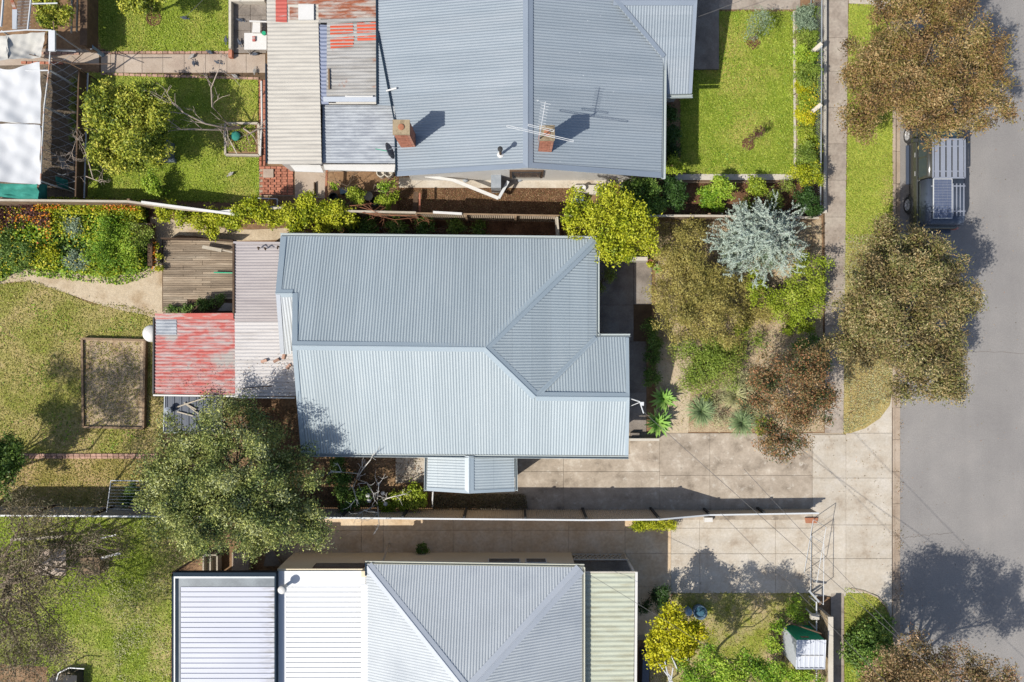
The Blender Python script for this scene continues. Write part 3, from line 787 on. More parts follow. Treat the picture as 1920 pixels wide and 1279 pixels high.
# brick edging between west lawn and grass strip
be = tag(MB().prism(WP([(44, 850), (300, 850), (300, 857), (44, 857)]), 0, .015).build('brick_edging', M['joint']), kind='structure')
brick_row(be, W(45, 852.5), W(298, 852.5), 'brick_pink', z=.02)
brick_row(be, W(45, 857.5), W(298, 857.5), 'brick_pink', z=.0)
# concrete lawn edging of the front lawn
le = tag(MB().prism(WP([(1486, 22), (1490, 22), (1492, 326), (1488, 326)]), 0, .06).build('lawn_edging', M['concrete_wall']), kind='structure')
sheet('white_edging_path', WP([(1266, 327), (1486, 327), (1486, 338), (1266, 338)]), .06, M['concrete_wall'], thick=.06)
tag(MB().prism(WP([(1266, 341), (1486, 341), (1486, 344), (1266, 344)]), 0, .10).build('bed_border', M['timber']), kind='structure')
sheet('north_entry_path', WP([(1300, -60), (1500, -60), (1500, 18), (1300, 18)]), .02, M['footpath'], thick=.03)
tag(MB().prism(WP([(1591, 1), (1640, 1), (1662, 12), (1673, 30), (1673, 48), (1666, 36), (1652, 18), (1632, 9), (1591, 7)]), -.05, .05).build('north_crossing_edge', M['driveway_pale']), kind='structure')
sheet('north_crossing', WP([(1592, -60), (1672, -60), (1672, 28), (1662, 10), (1640, 0), (1592, 0)]), .03, M['driveway_pale'], thick=.04)
tag(MB().tube([W(*p, .03) for p in [(1596, 1103), (1620, 1108), (1645, 1119), (1662, 1137), (1672, 1160), (1674, 1190)]], .045, .045, 6).build('verge_edge', M['gutter_concrete']), kind='structure')

# ============================================================ MIDDLE HOUSE
mh = thing('house', W(830, 650), 'middle house with a blue-grey corrugated steel hip roof', 'house')
PN = (0, -.46, 4.9 - .46 * .19); PS = (0, .46, 4.9 + .46 * .19); PE = (-.46, 0, 4.9 - .46)
PP_ = (0, -.46, 3.975 - .46 * 2.2); PW = (0, .46, 3.966 - .46 * 1.84)
def on(pl, pts): return [OP(x, y, pl) for x, y in pts]
roof(mh, 'roof_slope', on(PN, [(526, 443), (1118, 449), (910, 651), (548, 647), (548, 550), (517, 550)]), M['roof_blue'])
roof(mh, 'roof_slope', on(PS, [(548, 649), (910, 652), (1005, 743.5), (1181, 745), (1178, 854), (565, 850)]), M['roof_blue'])
roof(mh, 'roof_slope', on(PE, [(910, 651.5), (1118, 450), (1118, 632), (1005, 743)]), M['roof_blue'])
roof(mh, 'roof_slope', on(PP_, [(1005, 743.5), (1118, 632), (1179, 632), (1181, 744.5)]), M['roof_blue'])
roof(mh, 'roof_slope', on(PW, [(517, 551), (552, 551), (546, 664), (526, 664)]), M['roof_pale'])
cb = M['cap_blue']
r0, r1 = OP(548, 648, PS), OP(910, 651.5, PS)
cap(mh, 'ridge_capping', r0, r1, OP(700, 500, PN), OP(700, 800, PS), cb, .19)
h0 = OP(1116, 451, PN); r2 = OP(1005, 743.5, PS); r3 = OP(1180, 745, PS)
cap(mh, 'hip_capping', r1, h0, OP(800, 500, PN), OP(1100, 620, PE), cb, .19)
cap(mh, 'hip_capping', r1, r2, OP(1050, 650, PE), OP(850, 800, PS), cb, .19)
cap(mh, 'ridge_capping', r2, r3, OP(1150, 660, PP_), OP(1100, 840, PS), cb, .19)
cap(mh, 'valley_flashing', OP(1008, 741, PE), OP(1117, 633, PE), OP(1118, 560, PE), OP(1178, 700, PP_), cb, .10, .022)
n0, n1 = OP(517, 550, PN), OP(549, 550, PN)
cap(mh, 'ridge_capping', n0, n1, OP(530, 500, PN), OP(530, 640, PW), cb, .17)
cap(mh, 'barge_capping', OP(527, 444, PN), n0, OP(700, 500, PN), None, cb, .22)
cap(mh, 'barge_capping', n1, r0, OP(700, 600, PN), None, cb, .2)
cap(mh, 'barge_capping', r0, OP(565, 850, PS), OP(800, 750, PS), None, cb, .17)
cap(mh, 'barge_capping', OP(1180, 745, PS), OP(1178, 854, PS), OP(800, 750, PS), None, cb, .13)
cap(mh, 'barge_capping', OP(1180, 745, PP_), OP(1179, 633, PP_), OP(1050, 700, PP_), None, cb, .13)
cap(mh, 'barge_capping', OP(518, 552, PW), OP(526, 663, PW), OP(546, 600, PW), None, M['cap_pale'], .16)
gb = M['gutter_blue']
gutter(mh, OP(525, 443, PN), OP(1119, 449, PN), (0, 1, 0), gb)
gutter(mh, OP(1118, 449, PE), OP(1118, 630, PE), (1, 0, 0), gb)
gutter(mh, OP(1119, 632, PP_), OP(1182, 632, PP_), (0, 1, 0), gb)
gutter(mh, OP(564, 850, PS), OP(1179, 855, PS), (0, -1, 0), gb)
# walls, gable ends and soffit
ex, wx, ny, sy = 4.35, -8.1, 3.75, -4.15
wall = MB().prism([(wx, sy), (ex, sy), (ex, -.15), (3.05, -.15), (3.05, ny), (-8.9, ny), (-8.9, .0), (wx, .0)], -.05, 2.78)
wall.add([Vector((ex, sy, 2.78)), Vector((ex, -.15, 2.78)), Vector((ex, -2.2, 3.8)), Vector((ex - .1, sy, 2.78)), Vector((ex - .1, -.15, 2.78)), Vector((ex - .1, -2.2, 3.8))], [(0, 1, 2), (5, 4, 3)])
wall.add([Vector((wx, sy, 2.78)), Vector((wx, ny, 2.78)), Vector((wx, -.2, 4.75))], [(0, 2, 1)])
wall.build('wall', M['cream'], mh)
MB().prism([(-8.4, -4.5), (4.6, -4.5), (4.6, .1), (3.35, .1), (3.35, 4.1), (-9.2, 4.1), (-9.2, 0), (-8.4, 0)], 2.70, 2.76).build('soffit', M['white'], mh)
for x0, x1 in ((3.06, 3.06),):
    for yy in (1.0, 2.6):
        f = MB().box(3.05, 3.10, yy - .5, yy + .5, .9, 2.1).build('window', M['white'], mh)
        MB().box(3.09, 3.115, yy - .43, yy + .43, .97, 2.03).build('pane', M['glass'], f)
for xx in (-5.0, -2.5, 1.2, 3.2):
    f = MB().box(xx - .6, xx + .6, sy - .05, sy, .9, 2.1).build('window', M['white'], mh)
    MB().box(xx - .53, xx + .53, sy - .065, sy - .04, .97, 2.03).build('pane', M['glass'], f)
# side porch
PA = (.22, 0, 2.85 + .22 * 1.71); PB = (-.22, 0, 2.85 - .22 * 1.71)
roof(mh, 'porch_roof_slope', on(PA, [(802, 854), (880, 855), (880, 925), (800, 920)]), M['roof_blue'])
roof(mh, 'porch_roof_slope', on(PB, [(880, 855), (964, 857), (965, 921), (880, 925)]), M['roof_blue'])
cap(mh, 'ridge_capping', OP(880, 855, PA), OP(880, 925, PA), OP(810, 890, PA), OP(960, 890, PB), cb, .19)
cap(mh, 'barge_capping', OP(880, 925, PA), OP(801, 920, PA), OP(840, 860, PA), None, cb, .14)
cap(mh, 'barge_capping', OP(880, 925, PB), OP(965, 921, PB), OP(940, 860, PB), None, cb, .12)
gutter(mh, OP(801, 853, PA), OP(799.5, 921, PA), (-1, 0, 0), gb, w=.09)
gutter(mh, OP(965, 856, PB), OP(966, 921, PB), (1, 0, 0), gb, w=.09)
MB().box(-3.25, .0, -6.0, -4.2, -.05, .12).build('porch_floor', M['driveway'], mh)
MB().box(-3.3, .05, -6.02, -5.92, .1, 2.42).build('porch_wall', M['cream'], mh)
MB().box(-.08, .0, -6.0, -5.92, .1, 2.42).build('porch_post', M['white'], mh)
MB().tube([W(812, 922, 2.3), W(811, 938, 1.7)], .035).tube([W(811, 938, 1.7), W(811, 950, .9), W(811, 948, .1)], .03).build('downpipe', M['white'], mh)
# meter bracket at the east gable
pb = MB(); pb.tube([Vector((4.62, -2.25, 3.7)), Vector((4.95, -2.35, 4.15)), Vector((5.1, -2.8, 4.15))], .025)
pb.box(4.98, 5.1, -2.5, -2.36, 4.05, 4.2); pb.tube([Vector((4.62, -2.6, 3.5)), Vector((4.95, -2.38, 4.1))], .015)
pb.build('service_bracket', M['white_steel'], mh)
# rear lean-to roofs (part of the house)
PL = (.06, 0, 2.6 + .06 * 9.2)
roof(mh, 'lean_to_roof', on(PL, [(440, 457), (527, 457), (530, 603), (440, 603)]), M['roof_pinkgrey'], pitch=.12, amp=.014)
PL2 = (.06, 0, 2.58 + .06 * 9.2)
roof(mh, 'lean_to_roof', on(PL2, [(440, 601), (548, 601), (556, 743), (441, 743)]), M['roof_offwhite'], pitch=.14, amp=.014)
MB().bar(OP(438, 455, PL) + Vector((0, 0, .01)), OP(527, 456, PL) + Vector((0, 0, .01)), .09, .05).build('barge_board', M['roof_pinkgrey'], mh)
MB().bar(OP(438.5, 457, PL), OP(438.5, 588, PL), .08, .12).build('fascia', M['timber_dark'], mh)
MB().bar(OP(440, 745, PL2), OP(553, 746, PL2), .06, .1).build('fascia', M['white'], mh)
MB().box(-10.95, -9.2, -2.15, 4.0, -.05, 2.4).build('wall', M['white'], mh)
MB().bar(W(455, 728, 2.56), W(510, 724, 2.6), .03, .02).build('cable', M['timber_dark'], mh)

# ------------------------------------------------------------ red tin shed
rs_ = thing('shed', W(365, 665), 'lean-to shed with peeling red painted tin roof', 'shed')
PR = (.045, 0, 2.42 + .045 * 11.3)
roof(rs_, 'roof', on(PR, [(291, 597), (441, 597), (443, 741), (289, 738)]), M['roof_red'], pitch=.13, amp=.015)
PR2 = (.045, 0, 2.45 + .045 * 11.3)
cap(rs_, 'roof_flashing', OP(291, 588, PR2), OP(438, 587, PR2), OP(360, 650, PR2), None, M['roof_redpaint'], .24, .02)
roof(rs_, 'clear_roof_sheet', on((.045, 0, 2.44 + .045 * 11.3), [(292, 598), (331, 598), (331, 628), (292, 628)]), M['roof_zinc'], pitch=.13, amp=.015)
roof(rs_, 'patch_sheet', on((.045, 0, 2.455 + .045 * 11.3), [(362, 588), (385, 588), (410, 592), (385, 596), (363, 596)]), M['roof_zinc'], pitch=.13, amp=.008)
MB().bar(OP(289, 595, PR), OP(288, 738, PR), .06, .12).build('gutter', M['black'], rs_)
MB().bar(OP(288, 741, PR), OP(443, 743, PR), .06, .1).build('fascia', M['white'], rs_)
MB().box(-14.3, -11.0, -2.1, 1.1, -.05, 2.2).build('wall', M['timber'], rs_)
# small dark awning under the olive tree
aw = thing('awning', W(378, 776), 'low charcoal tin awning half hidden beneath the olive tree', 'awning')
roof(aw, 'roof', WP([(309, 742), (418, 746), (418, 812), (307, 810)], 2.0), M['roof_dark'], pitch=.3, amp=.012, vdir=(0, 1, 0), prof='rib')
MB().bar(W(309, 742, 2.02), W(307, 811, 2.02), .035, .05).bar(W(307, 811, 2.02), W(420, 813, 2.02), .035, .05).bar(W(418, 742, 2.02), W(418, 812, 2.02), .03, .05).build('frame', M['galv'], aw)
for p in ((311, 745), (309, 808), (416, 808), (416, 748)): MB().tube([W(*p, 2.0), Vector((W(*p, 2.0).x, W(*p, 2.0).y, 0))], .03).build('post', M['galv'], aw)
fl = MB().lathe(W(320, 769, 2.02), [(.11, 0), (.11, .25), (.15, .26), (.15, .3), (.02, .36)], 12).build('flue', M['galv'])
tag(fl, 'short round metal flue on the charcoal awning', 'flue')
for i, (a, b) in enumerate([((330, 764), (384, 746)), ((345, 755), (372, 776)), ((350, 758), (368, 768)), ((332, 772), (362, 780))]):
    o = MB().bar(W(*a, 2.06), W(*b, 2.07), .05, .03).build('batten', M['timber_pale'])
    tag(o, ['longest pale batten lying across the charcoal awning', 'pale batten crossing beneath the longest one', 'short steep pale batten on the charcoal awning', 'lowest of the pale battens on the charcoal awning'][i], 'batten', 'loose battens on the awning')

# timber deck
dk = thing('deck', W(372, 516), 'weathered timber deck behind the grey lean-to', 'deck')
MB().prism(WP([(306, 450), (440, 450), (440, 585), (306, 585)]), 0, .10).build('deck_frame', M['timber_dark'], dk)
yb = 450.5; k = 0
dme = unit('plank', (1, .088, .03), M['deck'], .004)
while yb < 584:
    br = [306, 306 + RNG.choice([38, 55, 62, 74, 90]), 440]
    if yb > 560: br = [306, 352]
    for i in range(len(br) - 1):
        a, b = W(br[i], yb, .1), W(br[i + 1], yb, .1)
        piece(dme, 'plank', dk, ((a.x + b.x) / 2, a.y - .05, .10 + RNG.uniform(0, .006)), 0, (b.x - a.x - .012, 1, 1))
    yb += 4.25; k += 1
o = MB().bar(W(380, 463, .45), W(416, 470, .5), .14, .1).bar(W(380, 461, .45), W(440, 474, .5), .06, .05).build('beam', M['timber_pale'])
tag(o, 'pale broken timber beam lying on the deck', 'timber beam')
o = MB().bar(W(401, 511, .3), W(440, 512, .3), .05, .04).build('strip', M['green_paint'])
tag(o, 'thin dark green strip lying on the deck', 'strip')
o = MB().prism(WP([(408, 583), (421, 568), (442, 569), (442, 583)], .5), .3, .5).build('hatch', M['grey_paving'])
tag(o, 'grey angled hatch cover between deck and red tin shed', 'hatch')
o = MB().bar(W(306, 448, .5), W(372, 449, .5), .05, .5).bar(W(372, 449, .5), W(440, 452, .5), .04, .5).build('deck_screen', M['timber_dark'])
tag(o, 'dark low timber screen along the top of the deck', 'screen')
# white round tank left of the red roof
tk = MB().lathe(W(308, 626, 0), [(.34, 0), (.36, .1), (.36, 1.3), (.30, 1.42), (.02, 1.46)], 24).build('water_tank', M['white'], None, True)
tag(tk, 'round white tank peeking out left of the red tin roof', 'tank')

# ============================================================ NORTH HOUSE
nh = thing('house', W(980, 150), 'north house with a slate blue corrugated gable roof and two chimneys', 'house')
NW_ = (.21, 0, 4.12 - .21 * .6); NE_ = (-.206, 0, 4.12 + .206 * .6)
roof(nh, 'roof_slope', on(NW_, [(743, 331), (990, 315), (990, -200), (703, -200), (707, 197), (740, 199)]), M['roof_slate'], amp=.012)
roof(nh, 'roof_slope', on(NE_, [(990, 315), (1240, 334), (1243, 110), (1150, 0), (1010, -170), (990, -200)]), M['roof_slate_spotted'], amp=.012)
WG = (0, .24, 3 - .24 * 11.3)
wr = OP(1150, 1, WG); wz = wr.z
roof(nh, 'wing_roof_slope', on(WG, [(1150, 1), (1243, 112), (1240, 177), (1297, 176), (1307, 1)]), M['roof_slate'], amp=.012)
yr = wr.y; xe = OP(1307, 1, WG).x
roof(nh, 'wing_roof_slope', [Vector((xe, yr, wz)), Vector((wr.x, yr, wz)), Vector((wr.x, yr + 3.3, wz - .79)), Vector((xe, yr + 3.3, wz - .79))], M['roof_slate'], amp=.012)
cs = M['cap_slate']
q0, q1 = OP(990, 315, NW_), OP(990, -200, NW_)
cap(nh, 'ridge_capping', q0, q1, OP(800, 100, NW_), OP(1200, 200, NE_), cs, .2)
cap(nh, 'barge_capping', OP(743, 331, NW_), q0, OP(850, 100, NW_), None, cs, .2)
cap(nh, 'barge_capping', q0, OP(1240, 334, NE_), OP(1100, 100, NE_), None, cs, .22)
cap(nh, 'valley_flashing', OP(1151, 2, WG), OP(1242, 110, WG), OP(1290, 60, WG), None, cs, .18, .04)
cap(nh, 'ridge_capping', wr, Vector((xe, yr, wz)), OP(1250, 100, WG), Vector((6, yr + 1, wz - .36)), cs, .19)
gutter(nh, OP(1241, 335, NE_), OP(1243, 112, NE_), (1, 0, 0), gb, w=.14)
gutter(nh, OP(1243, 178, WG), OP(1299, 177, WG), (0, -1, 0), gb)
cap(nh, 'barge_capping', OP(1297, 176, WG), OP(1307, 2, WG), OP(1260, 90, WG), None, cs, .14)
MB().bar(OP(740.5, 226, NW_), OP(743.5, 331, NW_), .07, .1).build('gutter', M['frame_navy'], nh)
MB().bar(OP(706.5, 0, NW_), OP(707.5, 196, NW_) + Vector((0, 0, .02)), .07, .12).build('gutter', M['frame_navy'], nh)
MB().bar(OP(708, 60, NW_) + Vector((0, 0, .06)), OP(740, 226, NW_) + Vector((0, 0, .06)), .06, .05).build('roof_pipe', M['frame_navy'], nh)
MB().bar(OP(725, 172, NW_) + Vector((0, 0, .1)), OP(744, 167, NW_) + Vector((0, 0, .1)), .06, .04).build('bracket', M['white'], nh)
w_ = MB().box(-4.4, 5.7, 7.05, 20, -.05, 2.85)
w_.add([Vector((-4.4, 7.05, 2.85)), Vector((5.7, 7.05, 2.85)), Vector((.6, 7.05, 4.0))], [(0, 1, 2)])
w_.build('wall', M['white'], nh)
MB().box(5.4, 7.1, 10.5, 16, -.05, 2.4).build('wall', M['white'], nh)
MB().box(7.75, 9.05, 11.9, 22, -.02, .18).build('verandah_floor', M['grey_paving'], nh)
for xx in (1.35,):
    f = MB().box(-.1, 1.3, 6.98, 7.05, .8, 2.2).build('window', M['timber_dark'], nh)
    MB().box(0, 1.2, 6.96, 6.985, .9, 2.1).build('pane', M['glass'], f)
# attached chimney of the south wall, grey metal cowl
MB().prism(WP([(922, 318), (940, 318), (940, 362), (922, 362)]), 0, 1.2).build('heater_box', M['galv'], nh)
# roof chimneys
def chimney(cx, cy, zb, zt, sx, sy, label):
    t = thing('chimney', (cx, cy, zb), label, 'chimney')
    brick_tower(t, cx, cy, zb, zt, sx, sy)
    MB().box(cx - sx - .02, cx + sx + .02, cy - sy - .02, cy + sy + .02, zt - .08, zt + .02).build('chimney_cap', M['brick_tan'], t)
    MB().lathe((cx, cy, zt + .0), [(.12, 0), (.12, .06), (.09, .07)], 10).build('flue_pot', M['terracotta'], t)
    return t
c1 = W(752, 238, 5.2); chimney(c1.x, c1.y, 2.6, 5.15, .30, .26, 'tall weathered red brick chimney at the west edge of the slate blue roof')
c2 = W(1026, 248, 5.9); chimney(c2.x, c2.y, 3.7, 5.8, .26, .26, 'red brick chimney beside the ridge under the television aerial')
# television aerial strapped to it
an = thing('aerial', (c2.x - .28, c2.y - .28, 3.9), 'large pale television aerial strapped to the brick chimney', 'aerial')
ax, ay = c2.x - .28, c2.y - .22; zt = 7.0
MB().tube([Vector((ax, ay, 3.9)), Vector((ax, ay, zt))], .02).build('mast', M['galv'], an)
b0 = W(1024, 249, 6.9); b0 = Vector((ax, ay, zt - .1)); d1 = Vector((.16, .95, 0)).normalized(); s1 = Vector((.97, -.22, 0)).normalized()
m_ = MB().tube([b0 - d1 * .15, b0 + d1 * 1.05], .013)
m_.build('boom', M['white_steel'], an)
m_ = MB()
for k in range(9): m_.tube([b0 + d1 * (.2 + k * .1) - s1 * (.14 if k < 8 else .2), b0 + d1 * (.2 + k * .1) + s1 * (.14 if k < 8 else .2)], .008, n=4)
m_.build('short_element', M['white_steel'], an)
m_ = MB()
for off, L in ((.08, .46), (.14, .46)): m_.tube([b0 + d1 * off - s1 * L, b0 + d1 * off + s1 * L], .010, n=5)
for off, L in ((-.06, 1.2), (-.12, 1.2)): m_.tube([b0 + d1 * off - s1 * L, b0 + d1 * off + s1 * L], .011, n=5)
for sg in (-1, 1): m_.tube([b0 - d1 * .06 + s1 * sg * 1.2, b0 - d1 * .12 + s1 * sg * 1.2], .014, n=5); m_.tube([b0 + d1 * .08 + s1 * sg * .46, b0 + d1 * .14 + s1 * sg * .46], .014, n=5)
m_.build('long_element', M['white_steel'], an)
# flue pipe on the west slope
fpz = OP(938.5, 290, NW_)
t = thing('flue', fpz, 'thin rusty flue pipe standing on the slate blue west slope', 'flue')
MB().tube([fpz - Vector((0, 0, .1)), fpz + Vector((0, 0, .85))], .05).build('pipe', M['timber_dark'], t)
MB().lathe(fpz + Vector((0, 0, .85)), [(.06, 0), (.1, .02), (.1, .1), (.02, .14)], 10).build('cowl', M['rubber'], t)
MB().lathe(fpz, [(.14, -.03), (.13, .03), (.06, .08)], 10).build('collar', M['white'], t)

# west lean-to roofs of the north house
PF = (.03, 0, 2.45 + .03 * 9)
roof(nh, 'lean_to_roof', on(PF, [(501, 41), (597, 41), (603, 308), (502, 308)]), M['roof_cream'], pitch=.16, amp=.013)
roof(nh, 'lean_to_roof', on((.03, 0, 2.43 + .03 * 9), [(500, -200), (601, -200), (601, 44), (500, 44)]), M['roof_cream'], pitch=.16, amp=.013)
roof(nh, 'red_roof_sheet', on((.03, 0, 2.465 + .03 * 9), [(515, -200), (537, -200), (538, 42), (517, 42)]), M['roof_redpaint'], pitch=.16, amp=.013)
roof(nh, 'rusty_roof_sheet', on((.03, 0, 2.455 + .03 * 9), [(538, -200), (597, -200), (597, 8), (538, 8)]), M['roof_rust'], pitch=.16, amp=.013)
roof(nh, 'rusty_roof_sheet', on((.03, 0, 2.46 + .03 * 9), [(543, 13), (560, 13), (560, 37), (543, 37)]), M['roof_rust'], pitch=.16, amp=.013)
MB().prism([p for p in WP([(560, 9), (589, 9), (589, 38), (560, 38)], 2.5)], 2.46, 2.56).build('skylight', M['white'], nh)
roof(nh, 'lean_to_roof', on((.03, 0, 2.40 + .03 * 9), [(593, 46), (618, 46), (616, 196), (597, 196)]), M['roof_navy'], pitch=.16, amp=.02)
PG = (.05, 0, 2.62 + .05 * 7)
roof(nh, 'lean_to_roof', on(PG, [(613, 42), (706, 42), (707, 190), (612, 190)]), M['roof_old'], pitch=.14, amp=.014)
PG2 = (.05, 0, 2.632 + .05 * 7)
for q in ([(619, 46), (662, 44), (662, 63), (619, 65)], [(669, 43), (705, 41), (705, 61), (669, 62)], [(619, 72), (664, 68), (662, 88), (620, 91)], [(670, 68), (706, 66), (706, 76), (670, 77)]):
    roof(nh, 'painted_roof_sheet', on(PG2, q), M['roof_orange'], pitch=.14, amp=.014)
roof(nh, 'lean_to_roof', on((.05, 0, 2.6 + .05 * 7), [(597, -200), (705, -200), (705, 36), (597, 36)]), M['roof_rust'], pitch=.14, amp=.014)
MB().bar(OP(598, 40, PG), OP(706, 37, PG), .12, .06).build('roof_flashing', M['roof_old'], nh)
MB().bar(OP(607, 187, PG) + Vector((0, 0, .05)), OP(706, 187, PG) + Vector((0, 0, .05)), .2, .04).build('roof_flashing', M['cap_pale'], nh)
MB().bar(OP(617, 130, PG) + Vector((0, 0, .05)), OP(618, 168, PG) + Vector((0, 0, .05)), .06, .08).build('roof_rail', M['timber'], nh)
MB().bar(OP(648, 182, PG) + Vector((0, 0, .09)), OP(700, 182, PG) + Vector((0, 0, .09)), .05, .03).build('batten', M['white'], nh)
PHh = (.03, 0, 2.3 + .03 * 7)
roof(nh, 'lean_to_roof', on(PHh, [(605, 197), (741, 197), (743, 306), (604, 306)]), M['roof_zinc'], pitch=.12, amp=.012)
MB().bar(OP(602, 202, PHh), OP(602.5, 304, PHh), .09, .05).build('roof_edge', M['timber_dark'], nh)
MB().prism(WP([(543, 309), (600, 309), (606, 323), (553, 321)], 2.2), 2.1, 2.16).build('window_awning', M['white'], nh)
MB().prism(WP([(606, 308), (741, 308), (739, 322), (608, 318)], 2.1), 2.0, 2.06).build('window_awning', M['white'], nh)
MB().box(-9.7, -4.6, 7.45, 20, -.05, 2.1).build('wall', M['white'], nh)
MB().bar(OP(499, 120, PF), OP(500, 305, PF), .05, .1).build('gutter', M['frame_navy'], nh)

# ============================================================ SOUTH HOUSE
sh = thing('house', W(880, 1200), 'south house with a pale grey hip roof and flat white rear roofs', 'house')
SN = (0, .476, 5 + .476 * 13.2); SWp = (.48, 0, 5 + .48 * 1.67); SE_ = (-.46, 0, 5 - .46 * 1.67)
ap = Vector((-1.67, -13.2, 5))
# keep the picture's hip lines: corners on the eaves, apex just outside the frame
cw, ce = W(687, 1058, 3.0), W(1091, 1064, 3.0)
def cop(a, b, c): # plane z=ax+by+c through three points
    n = (b - a).cross(c - a); return (-n.x / n.z, -n.y / n.z, a.z + (n.x * a.x + n.y * a.y) / n.z)
back = ap + Vector((0, -7, 0))
NP = cop(cw, ce, ap)
roof(sh, 'roof_slope', [cw, ce, ap], M['roof_pale'])
roof(sh, 'roof_slope', [cw, ap, back, Vector((cw.x, back.y, cw.z))], M['roof_pale'])
roof(sh, 'roof_slope', [ce, ap, back, Vector((ce.x, back.y, ce.z))], M['roof_pale'])
cp = M['cap_pale']
cap(sh, 'hip_capping', ap, cw + Vector((.05, -.05, 0)), (cw + ce) / 2, Vector((cw.x, -16, cw.z)), cp, .2)
cap(sh, 'hip_capping', ap, ce + Vector((-.05, -.05, 0)), (cw + ce) / 2, Vector((ce.x, -16, ce.z)), cp, .24)
cap(sh, 'ridge_capping', ap, back, Vector((cw.x, -16, cw.z)), Vector((ce.x, -16, ce.z)), cp, .2)
MB().bar(Vector((cw.x - .04, cw.y - .8, 3.0)), Vector((cw.x - .04, back.y, 3.0)), .34, .05).build('white_flashing', M['roof_bright'], sh)
gc = surf('cream_gutter', [A(222, 222, 206)], .8, 18, .05, .5, .03)
gutter(sh, cw + Vector((-.05, 0, 0)), ce + Vector((.1, 0, 0)), (0, 1, 0), gc, w=.12)
gutter(sh, ce, Vector((ce.x, back.y, ce.z)), (1, 0, 0), gc, w=.12)
MB().bar(cw + Vector((-.02, .06, .0)), cw + Vector((-.02, -.45, .0)), .06, .1).build('gutter_end', M['frame_navy'], sh)
# walls
yn = W(0, 1035.5).y
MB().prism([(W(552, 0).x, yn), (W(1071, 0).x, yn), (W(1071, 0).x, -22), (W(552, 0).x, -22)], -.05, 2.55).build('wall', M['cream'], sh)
MB().box(W(700, 0).x, W(1071, 0).x, yn - .25, yn - .02, 2.5, 2.82).build('eaves_board', M['cream'], sh)
for a, b, z0, z1 in ((915, 976, 1.15, 1.75), (985, 1025, 1.15, 1.75)):
    x0, x1 = W(a, 0, 1.4).x, W(b, 0, 1.4).x
    f = MB().box(x0, x1, yn, yn + .04, z0, z1).build('window', M['white'], sh)
    MB().box(x0 + .05, x1 - .05, yn + .035, yn + .05, z0 + .05, z1 - .05).build('pane', M['glass'], f)
x0, x1 = W(590, 0, 2.1).x, W(685, 0, 2.1).x
f = MB().box(x0, x1, yn, yn + .03, 1.8, 2.5).build('window', M['timber_dark'], sh)
MB().box(x0 + .06, x1 - .06, yn + .025, yn + .045, 1.86, 2.44).build('pane', M['glass'], f)
MB().bar(W(718, 1052, 2.2), W(730, 1019, .02) + Vector((0, 0, .02)), .06, .05).build('prop', M['timber_pale'], sh)
# verandah
VP = (-.03, 0, 2.62 + .03 * 3)
roof(sh, 'verandah_roof', on(VP, [(1093, 1074), (1190, 1074), (1186, 1500), (1093, 1500)]), M['roof_green'], pitch=.2, amp=.022, vdir=(1, 0, 0))
MB().bar(OP(1193, 1072, VP), OP(1190, 1500, VP), .1, .1).build('gutter', M['white'], sh)
MB().bar(OP(1093, 1072.5, VP), OP(1195, 1072.5, VP), .05, .08).build('fascia', M['concrete_wall'], sh)
MB().box(2.7, 5.15, -20, W(0, 1050).y, -.02, .22).build('verandah_floor', M['grey_paving'], sh)
for yy in (-9.5, -12.4, -15.3):
    MB().box(4.95, 5.05, yy - .05, yy + .05, .2, 2.45).build('post', M['white'], sh)
# lattice balustrade of the verandah's end
lx0, lx1, ly = W(1074, 0, .9).x, W(1176, 0, .9).x, W(0, 1036.5).y
lt = MB().box(lx0, lx1, ly - .05, ly, .95, 1.02).box(lx0, lx1, ly - .05, ly, .1, .17).box(lx1 - .06, lx1, ly - .06, ly + .01, 0, 1.05)
lt.build('balustrade_frame', M['concrete_wall'], sh)
lt = MB(); k = 0; xx = lx0
while xx < lx1 - .1:
    lt.bar(Vector((xx, ly - .03, .17)), Vector((min(xx + .4, lx1), ly - .03, .95)), .02, .03, Vector((0, 1, 0)))
    lt.bar(Vector((xx, ly - .02, .95)), Vector((min(xx + .4, lx1), ly - .02, .17)), .02, .03, Vector((0, 1, 0)))
    xx += .2
lt.build('lattice', M['concrete_wall'], sh)

# flat white rear roofs, laid panel by panel
AZ, BZ = 2.95, 2.62
ax0, ax1, ay0 = W(322, 0, AZ).x, W(517, 0, AZ).x, W(0, 1075, AZ).y
bx0, bx1, by0 = ax1, W(690, 0, BZ).x, W(0, 1071, BZ).y
pyA, pyB = W(0, 1101, AZ).y, W(0, 1101, BZ).y
rib = .205
def panel_mesh(name, L, m):
    vs = []; fs = []; prof = [(0, 0), (.0, .028), (.012, .032), (.024, .004), (.10, .004), (rib, .0)]
    for x in (-L / 2, L / 2):
        vs += [(x, -yy, zz) for yy, zz in prof]
    n = len(prof); fs = [(i, i + 1, n + i + 1, n + i) for i in range(n - 1)]
    me = bpy.data.meshes.new(name); me.from_pydata(vs, [], fs); me.materials.append(m); me.update(); return me
pa0 = W(338, 0, AZ).x
meA = panel_mesh('roof_panel_a', ax1 - .06 - pa0, M['roof_white']); meB = panel_mesh('roof_panel_b', bx1 - bx0 - .5, M['roof_bright'])
for i in range(45):
    piece(meA, 'roof_panel', sh, ((pa0 + ax1 - .06) / 2, pyA - i * rib, AZ - .05))
    piece(meB, 'roof_panel', sh, ((bx0 + .32 + bx1 - .2) / 2, pyB - i * rib, BZ - .02))
yb_ = pyA - 45 * rib
MB().box(pa0 - .02, ax1, pyA, ay0 - .06, AZ - .09, AZ - .045).build('box_gutter', M['flash_grey'], sh)
MB().box(ax0 + .08, pa0 - .09, yb_, ay0 - .22, AZ - .1, AZ - .055).build('box_gutter', M['frame_navy'], sh)
